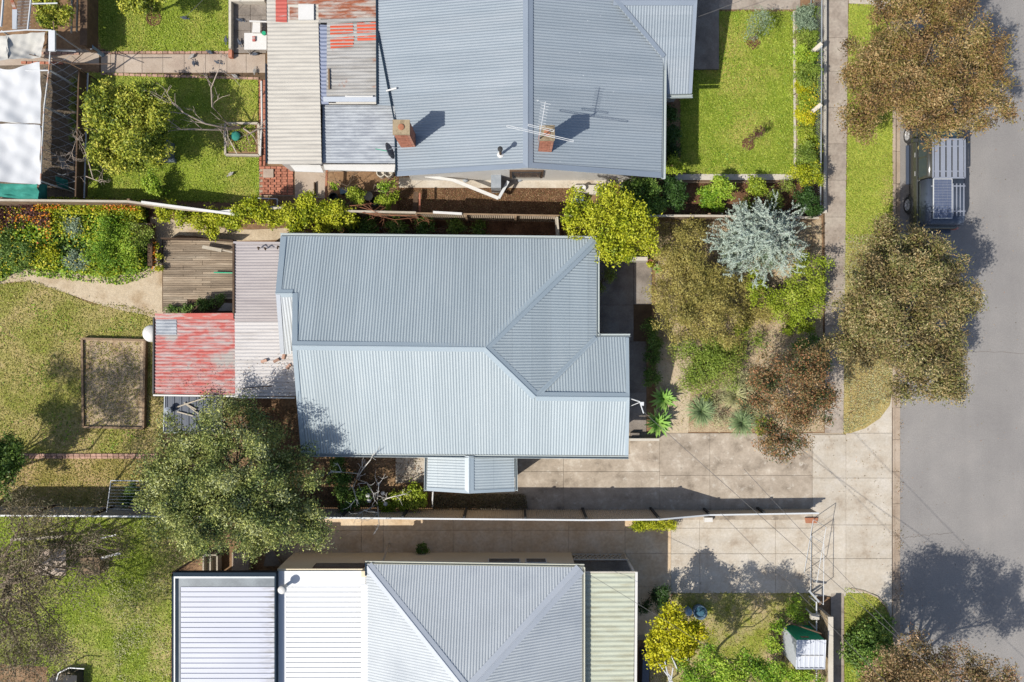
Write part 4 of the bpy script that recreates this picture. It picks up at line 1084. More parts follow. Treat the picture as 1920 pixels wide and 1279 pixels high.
MB().box(pa0 - .09, pa0 - .022, yb_, ay0 - .06, AZ - .12, AZ - .06).build('edge_trim', M['flash_grey'], sh)
MB().box(ax0, ax1, ay0 - .13, ay0 + .03, AZ - .3, AZ + .0).box(ax0, ax0 + .05, yb_, ay0, AZ - .3, AZ).build('fascia', M['frame_navy'], sh)
MB().box(ax0 + .05, ax1 - .05, ay0 - .21, ay0 - .14, AZ - .06, AZ - .03).box(ax0 + .05, ax0 + .12, yb_, ay0 - .21, AZ - .06, AZ - .03).build('edge_trim', M['galv'], sh)
MB().box(bx1 - .1, cw.x + .12, yb_, cw.y - .1, BZ - .15, BZ - .03).build('side_flashing', M['roof_bright'], sh)
MB().box(ax1 - .05, ax1 + .01, yb_, ay0, AZ - .3, AZ + .02).build('parapet_trim', M['frame_navy'], sh)
MB().box(bx0 + .01, bx1 - .1, pyB, by0, BZ - .1, BZ - .01).box(bx0 + .01, bx0 + .32, yb_, pyB, BZ - .1, BZ - .012).box(bx1 - .22, bx1 - .1, yb_, pyB, BZ - .1, BZ - .004).build('white_flashing', M['roof_bright'], sh)
MB().box(ax0 + .3, bx0, -20, ay0 - 1.3, -.05, AZ - .1).build('wall', M['cream'], sh)
vp = W(528, 1107, 3.25)
t = thing('roof_vent', (vp.x, vp.y, BZ), 'round white vent cowl on the flat bright white roof', 'vent')
MB().tube([Vector((vp.x, vp.y, BZ - .05)), Vector((vp.x, vp.y, 3.1))], .07, n=10).build('pipe', M['white'], t)
MB().lathe((vp.x, vp.y, 3.08), [(.1, 0), (.17, .03), (.17, .12), (.1, .17), (.02, .18)], 18).build('cowl', M['white'], t, True)
# clutter against the wall north of the flat roof
for a, b, c, d, z, m, nm, lb in ((388, 1034, 416, 1072, .5, 'timber_pale', 'planter_box', 'pale timber planter box beside the flat roof corner'),
                         (440, 1032, 471, 1072, .35, 'path', 'concrete_step', 'square pale concrete step below the flat white roof')):
    mb = MB()
    P0, P1 = W(a, c if False else b), W(c, d)
    if nm == 'planter_box':
        for (u0, u1, v0, v1) in ((P0.x, P1.x, P0.y - .06, P0.y), (P0.x, P0.x + .06, P1.y, P0.y), (P1.x - .06, P1.x, P1.y, P0.y), (P0.x + .3, P0.x + .36, P1.y, P0.y)): mb.box(u0, u1, v0, v1, 0, z)
        mb.box(P0.x + .02, P1.x - .02, P1.y, P0.y - .02, 0, z * .4)
    else: mb.box(P0.x, P1.x, P1.y, P0.y, 0, z)
    tag(mb.build(nm, M[m]), lb, nm.replace('_', ' '))
o = MB().tube([Vector((ax0, ay0, AZ)), W(395, 1030, 1.7)], .04).build('brace_pole', M['timber_dark']); tag(o, 'dark diagonal pole from the flat roof corner to the olive tree', 'pole')
tag(MB().prism(WP([(500, 1033), (512, 1033), (527, 1060), (494, 1062)], .3), 0, .3).build('stone_slab', M['grey_paving']), 'grey slab leaning by the cream wall under the olive tree', 'slab')

# ============================================================ FENCES, WALLS, GATES
def tin_fence(name, label, px, hs, m, post='timber_dark', rail=None, bay=2.4, base_at_top=True, pitch=.09, side=1, group=None, postside=1, cap_m=None):
    """sheet fence whose top edge runs through the photo pixels px at heights hs"""
    tops = [W(x, y, h) for (x, y), h in zip(px, hs)]
    t = thing(name, (tops[0].x, tops[0].y, 0), label, 'fence', group)
    for i in range(len(tops) - 1):
        a, b = tops[i], tops[i + 1]; L = (b - a).to_2d().length; n = max(1, round(L / bay))
        d = (b - a) / n; h2 = Vector((d.x, d.y, 0)).normalized(); s = Vector((-h2.y, h2.x, 0))
        for k in range(n):
            p, q = a + d * k, a + d * (k + 1); j = RNG.uniform(-.02, .02)
            mb = MB(); corr(mb, [Vector((p.x, p.y, .03)) + h2 * .01, Vector((q.x, q.y, .03)) - h2 * .01, q - h2 * .01 + Vector((0, 0, j)), p + h2 * .01 + Vector((0, 0, j))], pitch=pitch, amp=.012, vdir=(0, 0, 1))
            mb.build('fence_sheet', M[m], t)
            MB().obox(Vector((p.x, p.y, p.z / 2)) + s * .06 * postside, (.045, .045, p.z / 2 + .02)).build('post', M[post], t)
            if rail: MB().bar(p + s * 0 + Vector((0, 0, .02)), q + Vector((0, 0, .02)), .065, .05).build('rail', M[rail], t)
            for hz in (.35, .8):
                MB().bar(Vector((p.x, p.y, p.z * hz)) - s * .04 * postside, Vector((q.x, q.y, q.z * hz)) - s * .04 * postside, .035, .07).build('rail', M[post], t)
    return t
def paling_fence(name, label, px, hs, m, w=.11, group=None, capm='timber_pale'):
    tops = [W(x, y, h) for (x, y), h in zip(px, hs)]
    t = thing(name, (tops[0].x, tops[0].y, 0), label, 'fence', group); me = unit('paling_' + m, (w - .008, .02, 1.0), M[m], .003)
    for i in range(len(tops) - 1):
        a, b = tops[i], tops[i + 1]; L = (b - a).length; n = max(1, int(L / w)); d = (b - a) / n
        az = math.atan2(d.y, d.x); s = Vector((-d.y, d.x, 0)).normalized()
        for k in range(n):
            p = a + d * (k + .5); hh = p.z + RNG.uniform(-.03, .02)
            piece(me, 'paling', t, (p.x, p.y, 0), az + RNG.uniform(-.02, .02), (1, 1, hh))
        MB().bar(a + Vector((0, 0, .03)), b + Vector((0, 0, .03)), .09, .03).build('capping', M[capm], t)
        for hz in (.3, .8): MB().bar(Vector((a.x, a.y, a.z * hz)) + s * .03, Vector((b.x, b.y, b.z * hz)) + s * .03, .04, .07).build('rail', M[m], t)
        MB().obox(Vector((a.x, a.y, a.z / 2)) + s * .07, (.05, .05, a.z / 2)).build('post', M[m], t)
    return t

tin_fence('fence', 'long tan corrugated fence with white top rail between the two driveways',
          [(640, 971), (1100, 975), (1235, 974), (1330, 965.5), (1535, 962)], [1.95, 2.0, 2.0, 1.0, .95], 'fence_tin', 'rubber', 'white_steel', 2.45)
tin_fence('fence', 'grey sheet fence along the bottom of the straw-coloured grass strip',
          [(-60, 966), (640, 971)], [1.8, 1.9], 'fence_grey', 'timber_dark', 'white_steel', 2.4)
paling_fence('fence', 'bowed pale timber fence above the nasturtium bed',
             [(-60, 375), (60, 376), (240, 378), (345, 393), (440, 400)], [1.7, 1.7, 1.7, 1.75, 1.75], 'timber')
paling_fence('fence', 'old brown timber fence covered by the climbing vine',
             [(440, 400), (530, 389), (607, 392), (640, 396), (780, 399)], [1.6, 1.6, 1.65, 1.7, 1.7], 'timber')
tin_fence('fence', 'rusty tan sheet fence beside the bark mulch strip',
          [(780, 400), (1060, 405)], [1.75, 1.75], 'fence_tin', 'timber', 'timber', 2.4, postside=-1)
paling_fence('fence', 'low timber fence behind the silver-leaved tree',
             [(1060, 405), (1330, 405), (1535, 409)], [1.6, 1.5, 1.4], 'timber')
for p, q, z in (((265, 379), (440, 402), 1.86), ((405, 398), (470, 392), 1.80), ((590, 388), (608, 391), 1.78), ((812, 398), (866, 401), 1.86)):
    tag(MB().bar(W(*p, z), W(*q, z), .1, .04).build('loose_board', M['white']), {265: 'long white board lying along the bowed timber fence', 405: 'short white board where the fence bends', 590: 'small white board stub on the vine-covered fence', 812: 'white board resting on the rusty tan fence'}[p[0]], 'board')
# dividing side fence behind the middle house
tag(MB().bar(W(1043, 408, 1.5), W(1046, 447, 1.4), .06, 1.4).bar(W(1043, 408, 1.6), W(1046, 447, 1.5), .09, .05).build('side_gate', M['timber_pale']), 'narrow timber side gate between tan fence and blue-grey roof', 'gate')
# white wall stub and white kerb near the front corner
tag(MB().prism(WP([(1178, 482), (1214, 482), (1214, 489), (1178, 489)], .9), 0, .95).build('wall', M['concrete_wall']), 'short cream wall stub beside the yellow-green tree', 'wall')
tag(MB().prism(WP([(1180, 822), (1236, 822), (1236, 826.5), (1180, 826.5)], .5), 0, .55).build('wall', M['concrete_wall']), 'thin white rail wall at the south-east corner of the middle house', 'wall')
tag(MB().prism(WP([(1183, 812), (1199, 812), (1199, 822), (1183, 822)], .3), .0, .3).build('meter_box', M['grey_paving']), 'small grey box beside the thin white wall', 'box')

# street fence of the north house: pipe rails, posts, sloping buttresses
sf = thing('fence', W(1540, 200), 'galvanised pipe fence along the footpath of the north house', 'fence')
ftx = lambda y: 1540.5
MB().box(15.25 - 1.62, 15.25 - 1.50 + .02, 5.6, 20, 0, .18).build('plinth', M['concrete_wall'], sf)
MB().tube([W(1541, -60, 1.05), W(1540.5, 150, 1.05), W(1538.5, 404, 1.05)], .028).build('top_rail', M['galv'], sf)
MB().tube([W(1518 + 3, -60, .15), W(1519, 404, .15)], .02).build('bottom_rail', M['galv'], sf)
def fl(y, h): # on the fence line at height h
    p = W(1540 - .006 * (y - 0), y, 1.05); return Vector((p.x, p.y, h))
m_ = MB()
for k in range(130):
    yy = -60 + k * 3.6
    if yy > 404: break
    p = fl(yy, .15); m_.bar(p, p + Vector((0, 0, .88)), .012, .012)
o = m_.build('picket', M['galv'], sf); o['kind'] = 'stuff'
for yy in (-30, 88, 200, 305, 403):
    p = fl(yy, 0); MB().tube([p, p + Vector((0, 0, 1.12))], .035).build('post', M['white_steel'], sf)
for yy in (84, 198):
    p = fl(yy, 0); MB().bar(p + Vector((-.35, -.25, .45)), p + Vector((.02, .05, 1.1)), .16, .05).build('stay', M['concrete_wall'], sf)

# front brick wall and gates at the bottom right
bw = thing('wall', W(1535, 1200), 'cream brick front wall with white coping beside the street', 'wall')
bme = unit('brick_brick_tan', (.225, .105, .07), M['brick_tan'], .006)
wx0 = W(1534, 0).x; yy0 = W(0, 1138).y; hW = 1.3
r = 0; z = .02
while z < hW - .05:
    y_ = yy0 - (.12 if r % 2 else 0)
    while y_ > yy0 - 4.6:
        piece(bme, 'brick', bw, (wx0, y_ - .115, z), math.pi / 2); y_ -= .235
    z += .084; r += 1
MB().box(wx0 - .04, wx0 + .10, yy0 - 9, yy0, 0, z - .01).build('mortar_core', M['mortar'], bw)
MB().box(wx0 - .08, wx0 + .13, yy0 - 9, yy0 + .02, z, z + .05).build('coping', M['concrete_wall'], bw)
def gate(label, a, b, h=1.55, group=None):
    a, b = W(*a), W(*b); t = thing('gate', a, label, 'gate', group); m_ = MB()
    Z = Vector((0, 0, 1))
    for p, q in ((a + Z * .12, b + Z * .12), (a + Z * h, b + Z * h), (a + Z * .12, a + Z * h), (b + Z * .12, b + Z * h)): m_.tube([p, q], .014)
    m_.build('frame', M['white_steel'], t); n = int((b - a).length / .45); m_ = MB()
    for k in range(1, n):
        p = a.lerp(b, k / n); m_.tube([p + Z * .12, p + Z * h], .005, n=4, cap=False)
    m_.build('bar', M['galv'], t); return t
gate('open white pipe gate leaf nearer the end of the tan fence', (1523, 973), (1506, 1072))
gate('open white pipe gate leaf hinged at the brick wall corner', (1519, 1003), (1518, 1112))
m_ = MB(); m_.bar(W(1517, 1108, .6), W(1536, 1129, 1.1), .07, .07); m_.tube([W(1518, 1110), W(1518, 1110) + Vector((0, 0, .7))], .04)
tag(m_.build('railing', M['white_steel']), 'short diagonal white rail joining gate and brick wall', 'railing')
lb = thing('letterbox', W(1512, 1150), 'small cream letterbox on a post inside the brick wall', 'letterbox')
MB().obox(W(1527, 1156, 1.0), (.17, .1, .11)).build('box', M['concrete_wall'], lb)
p = W(1527, 1156, 1.0); MB().tube([Vector((p.x, p.y, 0)), Vector((p.x, p.y, .95))], .03).build('post', M['white_steel'], lb)
m_ = MB().tube([W(1531, 1128, .9), W(1531, 1500, .9)], .03)
for yy in (1130, 1180, 1230, 1279): m_.tube([W(1531, yy, .9), Vector((W(1531, yy, .9).x, W(1531, yy, .9).y, 0))], .03)
tag(m_.build('pipe_rail', M['white_steel']), 'white pipe rail running inside the brick wall', 'rail')

# garden shed, white sheet roof and green face
gs = thing('shed', W(1490, 1200), 'small white metal shed with a green north face', 'shed')
x0, x1, y1_, y0_ = W(1467, 0).x, W(1518, 0).x, W(0, 1172).y, W(0, 1224).y
MB().box(x0 + .01, x1 - .01, y1_ - .03, y1_, 0, 1.72).build('front_panel', M['green_paint'], gs)
MB().box(x0 + .3, x0 + .62, y1_, y1_ + .012, 1.35, 1.5).build('plate', M['timber'], gs)
m_ = MB()
m_.box(x0, x0 + .03, y0_, y1_ - .035, 0, 1.75).box(x1 - .03, x1, y0_, y1_ - .035, 0, 1.75).box(x0 + .035, x1 - .035, y0_, y0_ + .03, 0, 1.75)
m_.build('wall_panel', M['shed_white'], gs)
rf = MB(); corr(rf, [Vector((x0 - .02, y0_ - .02, 1.70)), Vector((x1 + .02, y0_ - .02, 1.70)), Vector((x1 + .02, y1_ + .02, 1.80)), Vector((x0 - .02, y1_ + .02, 1.80))], pitch=.2, amp=.012, prof='rib')
rf.build('roof', M['shed_white'], gs)
MB().bar(Vector((x0 + .1, (y0_ + y1_) / 2 - .05, 1.77)), Vector((x1 - .1, (y0_ + y1_) / 2 - .05, 1.77)), .03, .02).build('roof_strap', M['white'], gs)
tag(MB().bar(W(1478, 1167, 1.7), W(1540, 1188, 1.9), .05, .05).build('pole', M['timber_dark']), 'dark pole lying from the white shed to the brick wall', 'pole')

# raised timber bed in the west lawn, grey beam, pipes
def frame_bed(label, px, h, wd, m, soil, name='raised_bed', cat='raised bed'):
    P = WP(px, h); t = thing(name, (P[0].x, P[0].y, 0), label, cat)
    for i in range(len(P)):
        a, b = P[i], P[(i + 1) % len(P)]; d = (b - a); n = max(1, round(d.length / 1.3))
        for k in range(n):
            p, q = a + d * (k / n), a + d * ((k + 1) / n); e = d.normalized() * .008
            MB().bar(Vector((p.x, p.y, h / 2)) + e, Vector((q.x, q.y, h / 2)) - e, wd, h).build('sleeper', M[m], t)
    MB().prism(P, 0, h * .6).build('soil', M[soil], t)
    return t
frame_bed('large straw-filled raised bed of old sleepers in the west lawn', [(153, 635), (271, 638), (268, 803), (155, 801)], .28, .09, 'timber', 'mulch_tan')
frame_bed('small timber-edged planter bed under the bare plum tree', [(422, 231), (484, 231), (486, 291), (422, 290)], .25, .09, 'timber_pale', 'soil')
scatter('grass', 'dry grass growing in the big raised bed', WP([(157, 640), (267, 642), (264, 798), (159, 797)]), 2600, .10, .03, M['leaf_turfdry'], .17, 31, .06)
scatter('grass', 'weeds growing in the small planter bed', WP([(426, 235), (480, 235), (482, 286), (426, 286)]), 1200, .10, .03, M['leaf_turf'], .16, 32, .06)
tag(MB().bar(W(284, 419, .45), W(284, 499, .45), .2, .3).build('sleeper', M['timber_dark']), 'thick dark sleeper standing at the right end of the flower bed', 'sleeper')
tag(MB().bar(W(252, 420, .5), W(284, 420, .5), .05, .05).build('stake', M['timber_pale']), 'thin pale rail reaching into the flower bed', 'rail')
tag(MB().box(W(434, 0).x, W(438.5, 0).x, W(0, 96).y, W(0, 5).y, 0, .35).box(W(438.5, 0).x, W(500, 0).x, W(0, 9).y, W(0, 5).y, 0, .35).build('kerb_wall', M['concrete_wall']), 'low white wall edging the brown patio', 'wall')
tag(MB().obox(W(433, 102, .2), (.08, .16, .12)).build('post_stub', M['brick']), 'orange brick stub at the foot of the patio wall', 'brick stub')
tag(MB().tube([W(490, 152, .9), W(491, 225, .9), W(488, 292, .9)], .04).build('pipe', M['white']), 'long white pipe beside the cream tin roof', 'pipe')

# clothes airer fixed to the grey fence
cl = thing('clothesline', W(245, 945), 'folding wall clothesline with thin wires fixed to the grey fence', 'clothesline')
P = [W(208, 901, 1.65), W(292, 902, 1.65), W(288, 962, 1.65), W(200, 960, 1.65)]
m_ = MB()
for i in (0, 1, 3): m_.tube([P[i], P[(i + 1) % 4]], .022)
m_.build('frame', M['white_steel'], cl); m_ = MB()
for k in range(1, 10):
    a, b = P[0].lerp(P[3], k / 10), P[1].lerp(P[2], k / 10); m_.tube([a, b], .008, n=4)
m_.build('line', M['galv'], cl)

# ------------------------------------------------------------ shade house, top left
sf_ = thing('shade_house', W(60, 200), 'rusty white pipe frame of the shade house', 'frame')
Hs = 2.35
def pole(pts, r=.03, m='white_steel', nm='pole'): MB().tube([W(x, y, z) for x, y, z in pts], r).build(nm, M[m], sf_)
pole([(0, 60, Hs), (50, 56, Hs), (97, 57, Hs)]); pole([(97, 57, Hs), (94, 100, Hs), (92, 130, Hs), (83, 200, Hs), (78, 290, Hs), (76, 345, Hs)], .035, 'pole_rusty')
pole([(0, 133, Hs), (92, 132, Hs)]); pole([(0, 226, Hs), (80, 238, Hs)]); pole([(58, 0, Hs), (52, 56, Hs)], .04); pole([(60, 7, Hs), (108, 6, Hs)]); pole([(6, 0, Hs), (2, 50, Hs)], .05)
for x, y in ((97, 57), (92, 131), (83, 200), (77, 340), (3, 58)):
    p = W(x, y, Hs); pts = [p, Vector((p.x, p.y, 0))]; MB().tube(pts, .03).build('pole', M['white_steel'], sf_)
pole([(90, 94, Hs), (142, 96, 1.9)], .02); pole([(100, 40, 2.5), (102, 60, 2.35)], .03, 'timber')
def cloth(name, label, quad, hs, m, nx=30, ny=30, sag=.16, wr=.075, seed=0, wave=(0, 0)):
    rs = np.random.RandomState(seed); mb = MB(); ph = rs.uniform(0, 6, 6)
    c = [W(*q, h) for q, h in zip(quad, hs)]; vs = []
    for j in range(ny + 1):
        for i in range(nx + 1):
            u, v = i / nx, j / ny
            p = c[0].lerp(c[1], u).lerp(c[3].lerp(c[2], u), v)
            s_ = -sag * math.sin(math.pi * u) * math.sin(math.pi * v)
            w_ = wr * (math.sin(7 * u + 3 * v + ph[0]) * .5 + math.sin(15 * u - 4 * v + ph[1]) * .35 + math.sin(11 * v + 5 * u + ph[2]) * .4 + math.sin(26 * u + 9 * v + ph[3]) * .2 + math.sin(21 * v - 13 * u + ph[4]) * .2) 
            ed = math.sin(math.pi * u) * (1 if v > .5 else -1) * abs(v - .5) * 2
            p = p + Vector((0, wave[1] * (1 - v) * math.sin(math.pi * u) ** 2 * -1, s_ + w_)); vs.append(p)
    fs = [(j * (nx + 1) + i, j * (nx + 1) + i + 1, (j + 1) * (nx + 1) + i + 1, (j + 1) * (nx + 1) + i) for j in range(ny) for i in range(nx)]
    o = mb.add(vs, fs).build(name, M[m], None, True); tag(o, label, 'shade cloth'); return o
cloth('shade_cloth', 'largest white shade cloth stretched over the pipe frame, upper panel', [(-40, 118), (74, 116), (76, 232), (-40, 226)], [2.4] * 4, 'cloth_white', seed=1, wave=(0, .3))
cloth('shade_cloth', 'white shade cloth with a small tear, lower panel of the pipe frame', [(-40, 229), (76, 235), (74, 346), (-40, 338)], [2.4] * 4, 'cloth_white', seed=2)
cloth('shade_cloth', 'greyish sagging shade cloth at the top of the pipe frame', [(10, 66), (84, 60), (76, 108), (14, 112)], [2.4, 2.4, 2.3, 2.3], 'cloth_grey', seed=3, sag=.3, wr=.06)
cloth('shade_cloth', 'greyish sagging shade cloth touching the left edge of the photograph', [(-50, 70), (14, 66), (16, 112), (-50, 122)], [2.4, 2.4, 2.3, 2.3], 'cloth_grey', seed=4, sag=.3, wr=.06)
cloth('green_cloth', 'teal green shade cloth hanging below the white panels', [(-40, 342), (72, 346), (70, 376), (-40, 366)], [2.3, 2.3, 1.7, 1.7], 'cloth_green', seed=5, sag=.1, wr=.09)
cloth('green_cloth', 'torn teal netting scrap right of the white shade panels', [(74, 345), (88, 346), (90, 374), (72, 376)], [2.0, 1.6, 1.0, 1.7], 'cloth_green', 8, 8, seed=6, sag=.1, wr=.06)
cloth('green_cloth', 'small crumpled teal netting on the dark soil', [(103, 330), (128, 338), (128, 356), (108, 350)], [.4, .4, .3, .4], 'cloth_green', 8, 8, seed=7, sag=-.1, wr=.05)
tag(MB().obox(W(98, 77, 2.5), (.13, .42, .05)).build('panel_board', M['white_steel']), 'upright white board at the corner of the shade frame', 'board')
cloth('plastic_sheet', 'pale torn netting drooping by the bare shrub', [(107, 293), (120, 300), (132, 316), (118, 318)], [.9, .9, .5, .5], 'cloth_grey', 6, 6, seed=8)
nt = thing('netting', W(110, 250), 'slack diagonal wire netting over the dark soil of the shade house', 'netting')
m_ = MB()
for k in range(14):
    a = W(80, 130 + k * 17, .95); b = W(152, 90 + k * 19, 1.0); c_ = W(82, 110 + k * 17, 1.0); d_ = W(150, 152 + k * 16, .95)
    m_.tube([a, a.lerp(b, .5) - Vector((0, 0, .15)), b], .009, n=4); m_.tube([c_, c_.lerp(d_, .5) - Vector((0, 0, .15)), d_], .009, n=4)
m_.build('wire_grid', M['galv'], nt)
for x, y in ((82, 140), (150, 140), (82, 345), (150, 345)):
    p = W(x, y, 1.0); MB().tube([p, Vector((p.x, p.y, 0))], .02).build('post', M['timber_dark'], nt)
brick_row(bp, W(20, 100), W(150, 101), 'brick_pink', z=.0)
brick_row(bp, W(40, 118), W(120, 119), 'brick', z=.0)
# clutter left of the back lawn: planks, mesh, ladder
for i, (a, b, z, wd, m, lb_) in enumerate([((22, 0), (33, 30), .9, .14, 'roof_rust', 'rusty orange plank at the top left corner'), ((28, 18), (28, 55), 1.6, .2, 'cap_pale', 'pale grey board standing by the wire mesh'),
        ((135, -30), (134, 62), 1.1, .07, 'timber_pale', 'slim pale ladder rail beside the dark strip'), ((146, -30), (144, 60), .9, .07, 'timber_pale', 'slim pale stake right of the ladder rail'), ((160, -30), (158, 60), .6, .16, 'brick_pink', 'strip of crumbling bricks beside the dark gap')]):
    tag(MB().bar(W(*a, z), W(*b, z), wd, .05).build('plank', M[m]), lb_, 'plank')
m_ = MB()
for k in range(12): m_.tube([W(34 + k * 2, 0, 1.7), W(30 + k * 2, 58, 1.7)], .008, n=4)
for k in range(10): m_.tube([W(31, 4 + k * 6, 1.72), W(58, 2 + k * 6, 1.72)], .008, n=4)
tag(m_.build('wire_mesh', M['galv']), 'hanging sheet of wire mesh at the top left', 'wire mesh')
nwf = thing('fence', W(160, 250), 'dark plank fence with blue-grey rail left of the citrus tree', 'fence')
MB().bar(W(158, 137, .9), W(152, 372, .9), .06, .9).build('board', M['timber_dark'], nwf)
MB().bar(W(165, 137, 1.0), W(158, 372, 1.0), .05, .05).build('rail', M['galv'], nwf)
nf2 = MB().bar(W(168, -60, 1.0), W(167, 92, 1.0), .3, .9).build('hedge_wall', M['timber_dark']); tag(nf2, 'dark timber wall at the left edge of the upper lawn', 'wall')
tag(MB().lathe(W(171, 88, 1.0), [(.09, -.95), (.09, 0), (.11, .02), (.02, .05)], 14).build('post', M['blue_plastic']), 'round pale post cap at the end of the dark timber wall', 'post')
# aerial frame whose shadow lies on the lawn: pipe arms by the path
pa = thing('clothes_hoist', W(160, 115), 'thin dark pipe arms spreading over the end of the back path', 'clothes hoist')
hub = W(133, 120, 2.2)
for e in ((158, 98), (100, 106), (152, 130), (208, 120), (55, 102)):
    MB().tube([hub, W(*e, 2.3)], .018).build('arm', M['timber_dark'], pa)
MB().tube([hub, Vector((hub.x, hub.y, 0))], .03).build('post', M['timber_dark'], pa)

# ------------------------------------------------------------ side strip clutter
def lbl(o, l, c, g=None): return tag(o, l, c, g)
m_ = MB().bar(W(797, 330, .8), W(850, 338, .8), .12, .05).bar(W(850, 338, .8), W(935, 372, .8), .14, .06); lbl(m_.build('downpipe', M['white']), 'long white gutter length lying across the bark mulch strip', 'gutter')
lbl(MB().bar(W(935, 372, .8), W(953, 340, .8), .12, .05).build('downpipe', M['white_steel']), 'short white gutter piece meeting the long one in a point', 'gutter')
for (x, y, nm) in ((717, 328, 'left'), (731, 328, 'right')):
    o = MB().lathe(W(x, y, .0), [(.17, 0), (.19, .5), (.15, .5), (.14, .3)], 18).build('pipe_ring', M['concrete_wall'], None)
    lbl(o, '%s of the two cream concrete pipe rings by the zinc roof' % nm, 'pipe ring')
for x, y in ((873, 337), (974, 336)):
    o = MB().lathe(W(x, y, .02), [(.13, 0), (.14, .12), (.10, .16), (.02, .17)], 14).build('round_cover', M['galv']); lbl(o, 'round grey drain cover beside the white gutter length' if x == 873 else 'small round grey cover right of the heater box', 'cover')
lbl(MB().prism(WP([(1075, 349), (1140, 349), (1140, 366), (1075, 366)]), 0, .25).build('bench_slab', M['concrete_wall']), 'pale slab at the end of the bark mulch strip', 'slab')
lbl(MB().lathe(W(1092, 354, .25), [(.12, 0), (.14, .2), (.12, .2), (.10, .05)], 16).build('pot', M['white']), 'round white pot standing on the pale slab', 'pot')
lbl(MB().prism(WP([(1143, 347), (1162, 347), (1162, 370), (1146, 368)], .4), 0, .45).build('crate', M['roof_redpaint']), 'dark red crate between yellow-green tree and green bush', 'crate')
lbl(MB().obox(W(1084, 374, .35), (.2, .13, .3)).build('bag', M['blue_plastic']), 'pale blue and white bag at the edge of the yellow-green tree', 'bag')
lbl(MB().bar(W(787, 362, .9), W(787, 398, .9), .07, .07).build('post', M['brick']), 'rusty red post leaning by the bark mulch strip', 'post')
lbl(MB().bar(W(780, 360, .5), W(778, 398, .5), .2, .05).build('plank', M['timber_dark']), 'dark brown plank beside the rusty red post', 'plank')
lbl(MB().bar(W(613, 318, .9), W(611, 372, .9), .09, .09).build('post', M['terracotta']), 'brown post below the corner of the cream tin roof', 'post')
lbl(MB().lathe(W(694, 371, .0), [(.16, 0), (.19, .45), (.2, .45), (.17, .4), (.02, .4)], 18).build('bucket', M['timber_pale']), 'pale round bucket among the shrubs beside the timber fence', 'bucket')
lbl(MB().lathe(W(706, 380, .0), [(.18, 0), (.22, .35), (.18, .35), (.16, .05)], 18).build('pot', M['black']), 'black plastic pot next to the pale bucket', 'pot')
lbl(MB().lathe(W(628, 372, .0), [(.16, 0), (.2, .35), (.16, .35), (.14, .05)], 18).build('pot', M['black']), 'black plastic pot left of the shrubs beside the timber fence', 'pot')
lbl(MB().prism(WP([(636, 352), (650, 352), (652, 362), (638, 364)], .3), 0, .3).build('tub', M['blue_plastic']), 'small bluish tub between the two black pots', 'tub')
wb = thing('wheelbarrow_frame', W(495, 383), 'white-framed trolley holding yellow pieces by the brick paving', 'trolley')
m_ = MB()
for a, b in (((468, 371), (520, 373)), ((520, 373), (520, 388)), ((468, 371), (468, 386)), ((468, 386), (520, 388))): m_.tube([W(*a, .6), W(*b, .6)], .025)
for x, y in ((470, 372), (518, 374), (470, 386), (518, 387)): p = W(x, y, .6); m_.tube([p, Vector((p.x, p.y, 0))], .02)
m_.build('frame', M['white_steel'], wb)
m_ = MB()
for k in range(4): m_.tube([W(492 + k * 6, 375, .55), W(491 + k * 6, 388, .55)], .055)
m_.build('yellow_roll', M['yellow'], wb)
lbl(MB().bar(W(505, 374, 1.0), W(478, 392, 1.8), .03, .03).build('stake', M['timber_pale']), 'thin pale stake leaning across the white-framed trolley', 'stake')
lbl(MB().prism(WP([(495, 318), (514, 318), (514, 334), (495, 334)]), .0, .12).build('paver', M['path']), 'pale square paver on the red brick paving', 'paver')
lbl(MB().obox(W(590, 355, .1), (1e-3 + .02, .3, .08)).build('edging_board', M['timber_dark']), 'short dark board on the side yard concrete', 'board')
# patio furniture
tb = thing('table', W(482, 80), 'white outdoor table on the brown patio', 'table')
MB().prism(WP([(458, 62), (500, 62), (500, 93), (458, 93)], .7), .66, .71).build('table_top', M['white'], tb)
for x, y in ((460, 64), (498, 64), (460, 91), (498, 91)):
    p = W(x, y, .66); MB().tube([p, Vector((p.x, p.y, 0))], .025).build('leg', M['white'], tb)
ch = thing('chair', W(480, 50), 'white chair above the outdoor table', 'chair')
MB().prism(WP([(474, 42), (488, 42), (488, 60), (473, 60)], .45), .42, .46).build('seat', M['white'], ch)
MB().prism(WP([(473, 57), (488, 57), (488, 61), (473, 61)], .85), .45, .88).build('backrest', M['white'], ch)
for x, y in ((475, 43), (487, 43), (474, 59), (487, 59)):
    p = W(x, y, .42); MB().tube([p, Vector((p.x, p.y, 0))], .018).build('leg', M['white'], ch)
lbl(MB().obox(W(476, 73, .76), (.06, .1, .045)).build('box', M['roof_redpaint']), 'small red-brown box on the white outdoor table', 'box')
lbl(MB().bar(W(468, 40, .5), W(500, 41, .5), .06, .05).build('rail', M['white']), 'short white rail above the white chair', 'rail')
lbl(MB().lathe(W(496, 64, .71), [(.07, 0), (.09, .12), (.02, .12)], 12).build('plant_pot', M['green_paint']), 'little green pot at the corner of the outdoor table', 'pot')
# teal watering cover in the planter
lbl(MB().ball(W(442, 255, .3), .22, 10, .5).build('bucket', M['cloth_green'], None, True), 'round teal tub standing in the small planter bed', 'tub')
lbl(MB().bar(W(426, 254, .3), W(444, 288, .35), .04, .04).build('stick', M['timber_pale']), 'pale stick lying across the small planter bed', 'stick')
lbl(MB().box(W(298, 0).x, W(332, 0).x, W(0, 306).y, W(0, 300).y, 0, .3).box(W(322, 0).x, W(328, 0).x, W(0, 300).y, W(0, 270).y, 0, .7).build('bench', M['flash_grey']), 'grey bench mostly hidden at the right side of the citrus tree', 'bench')
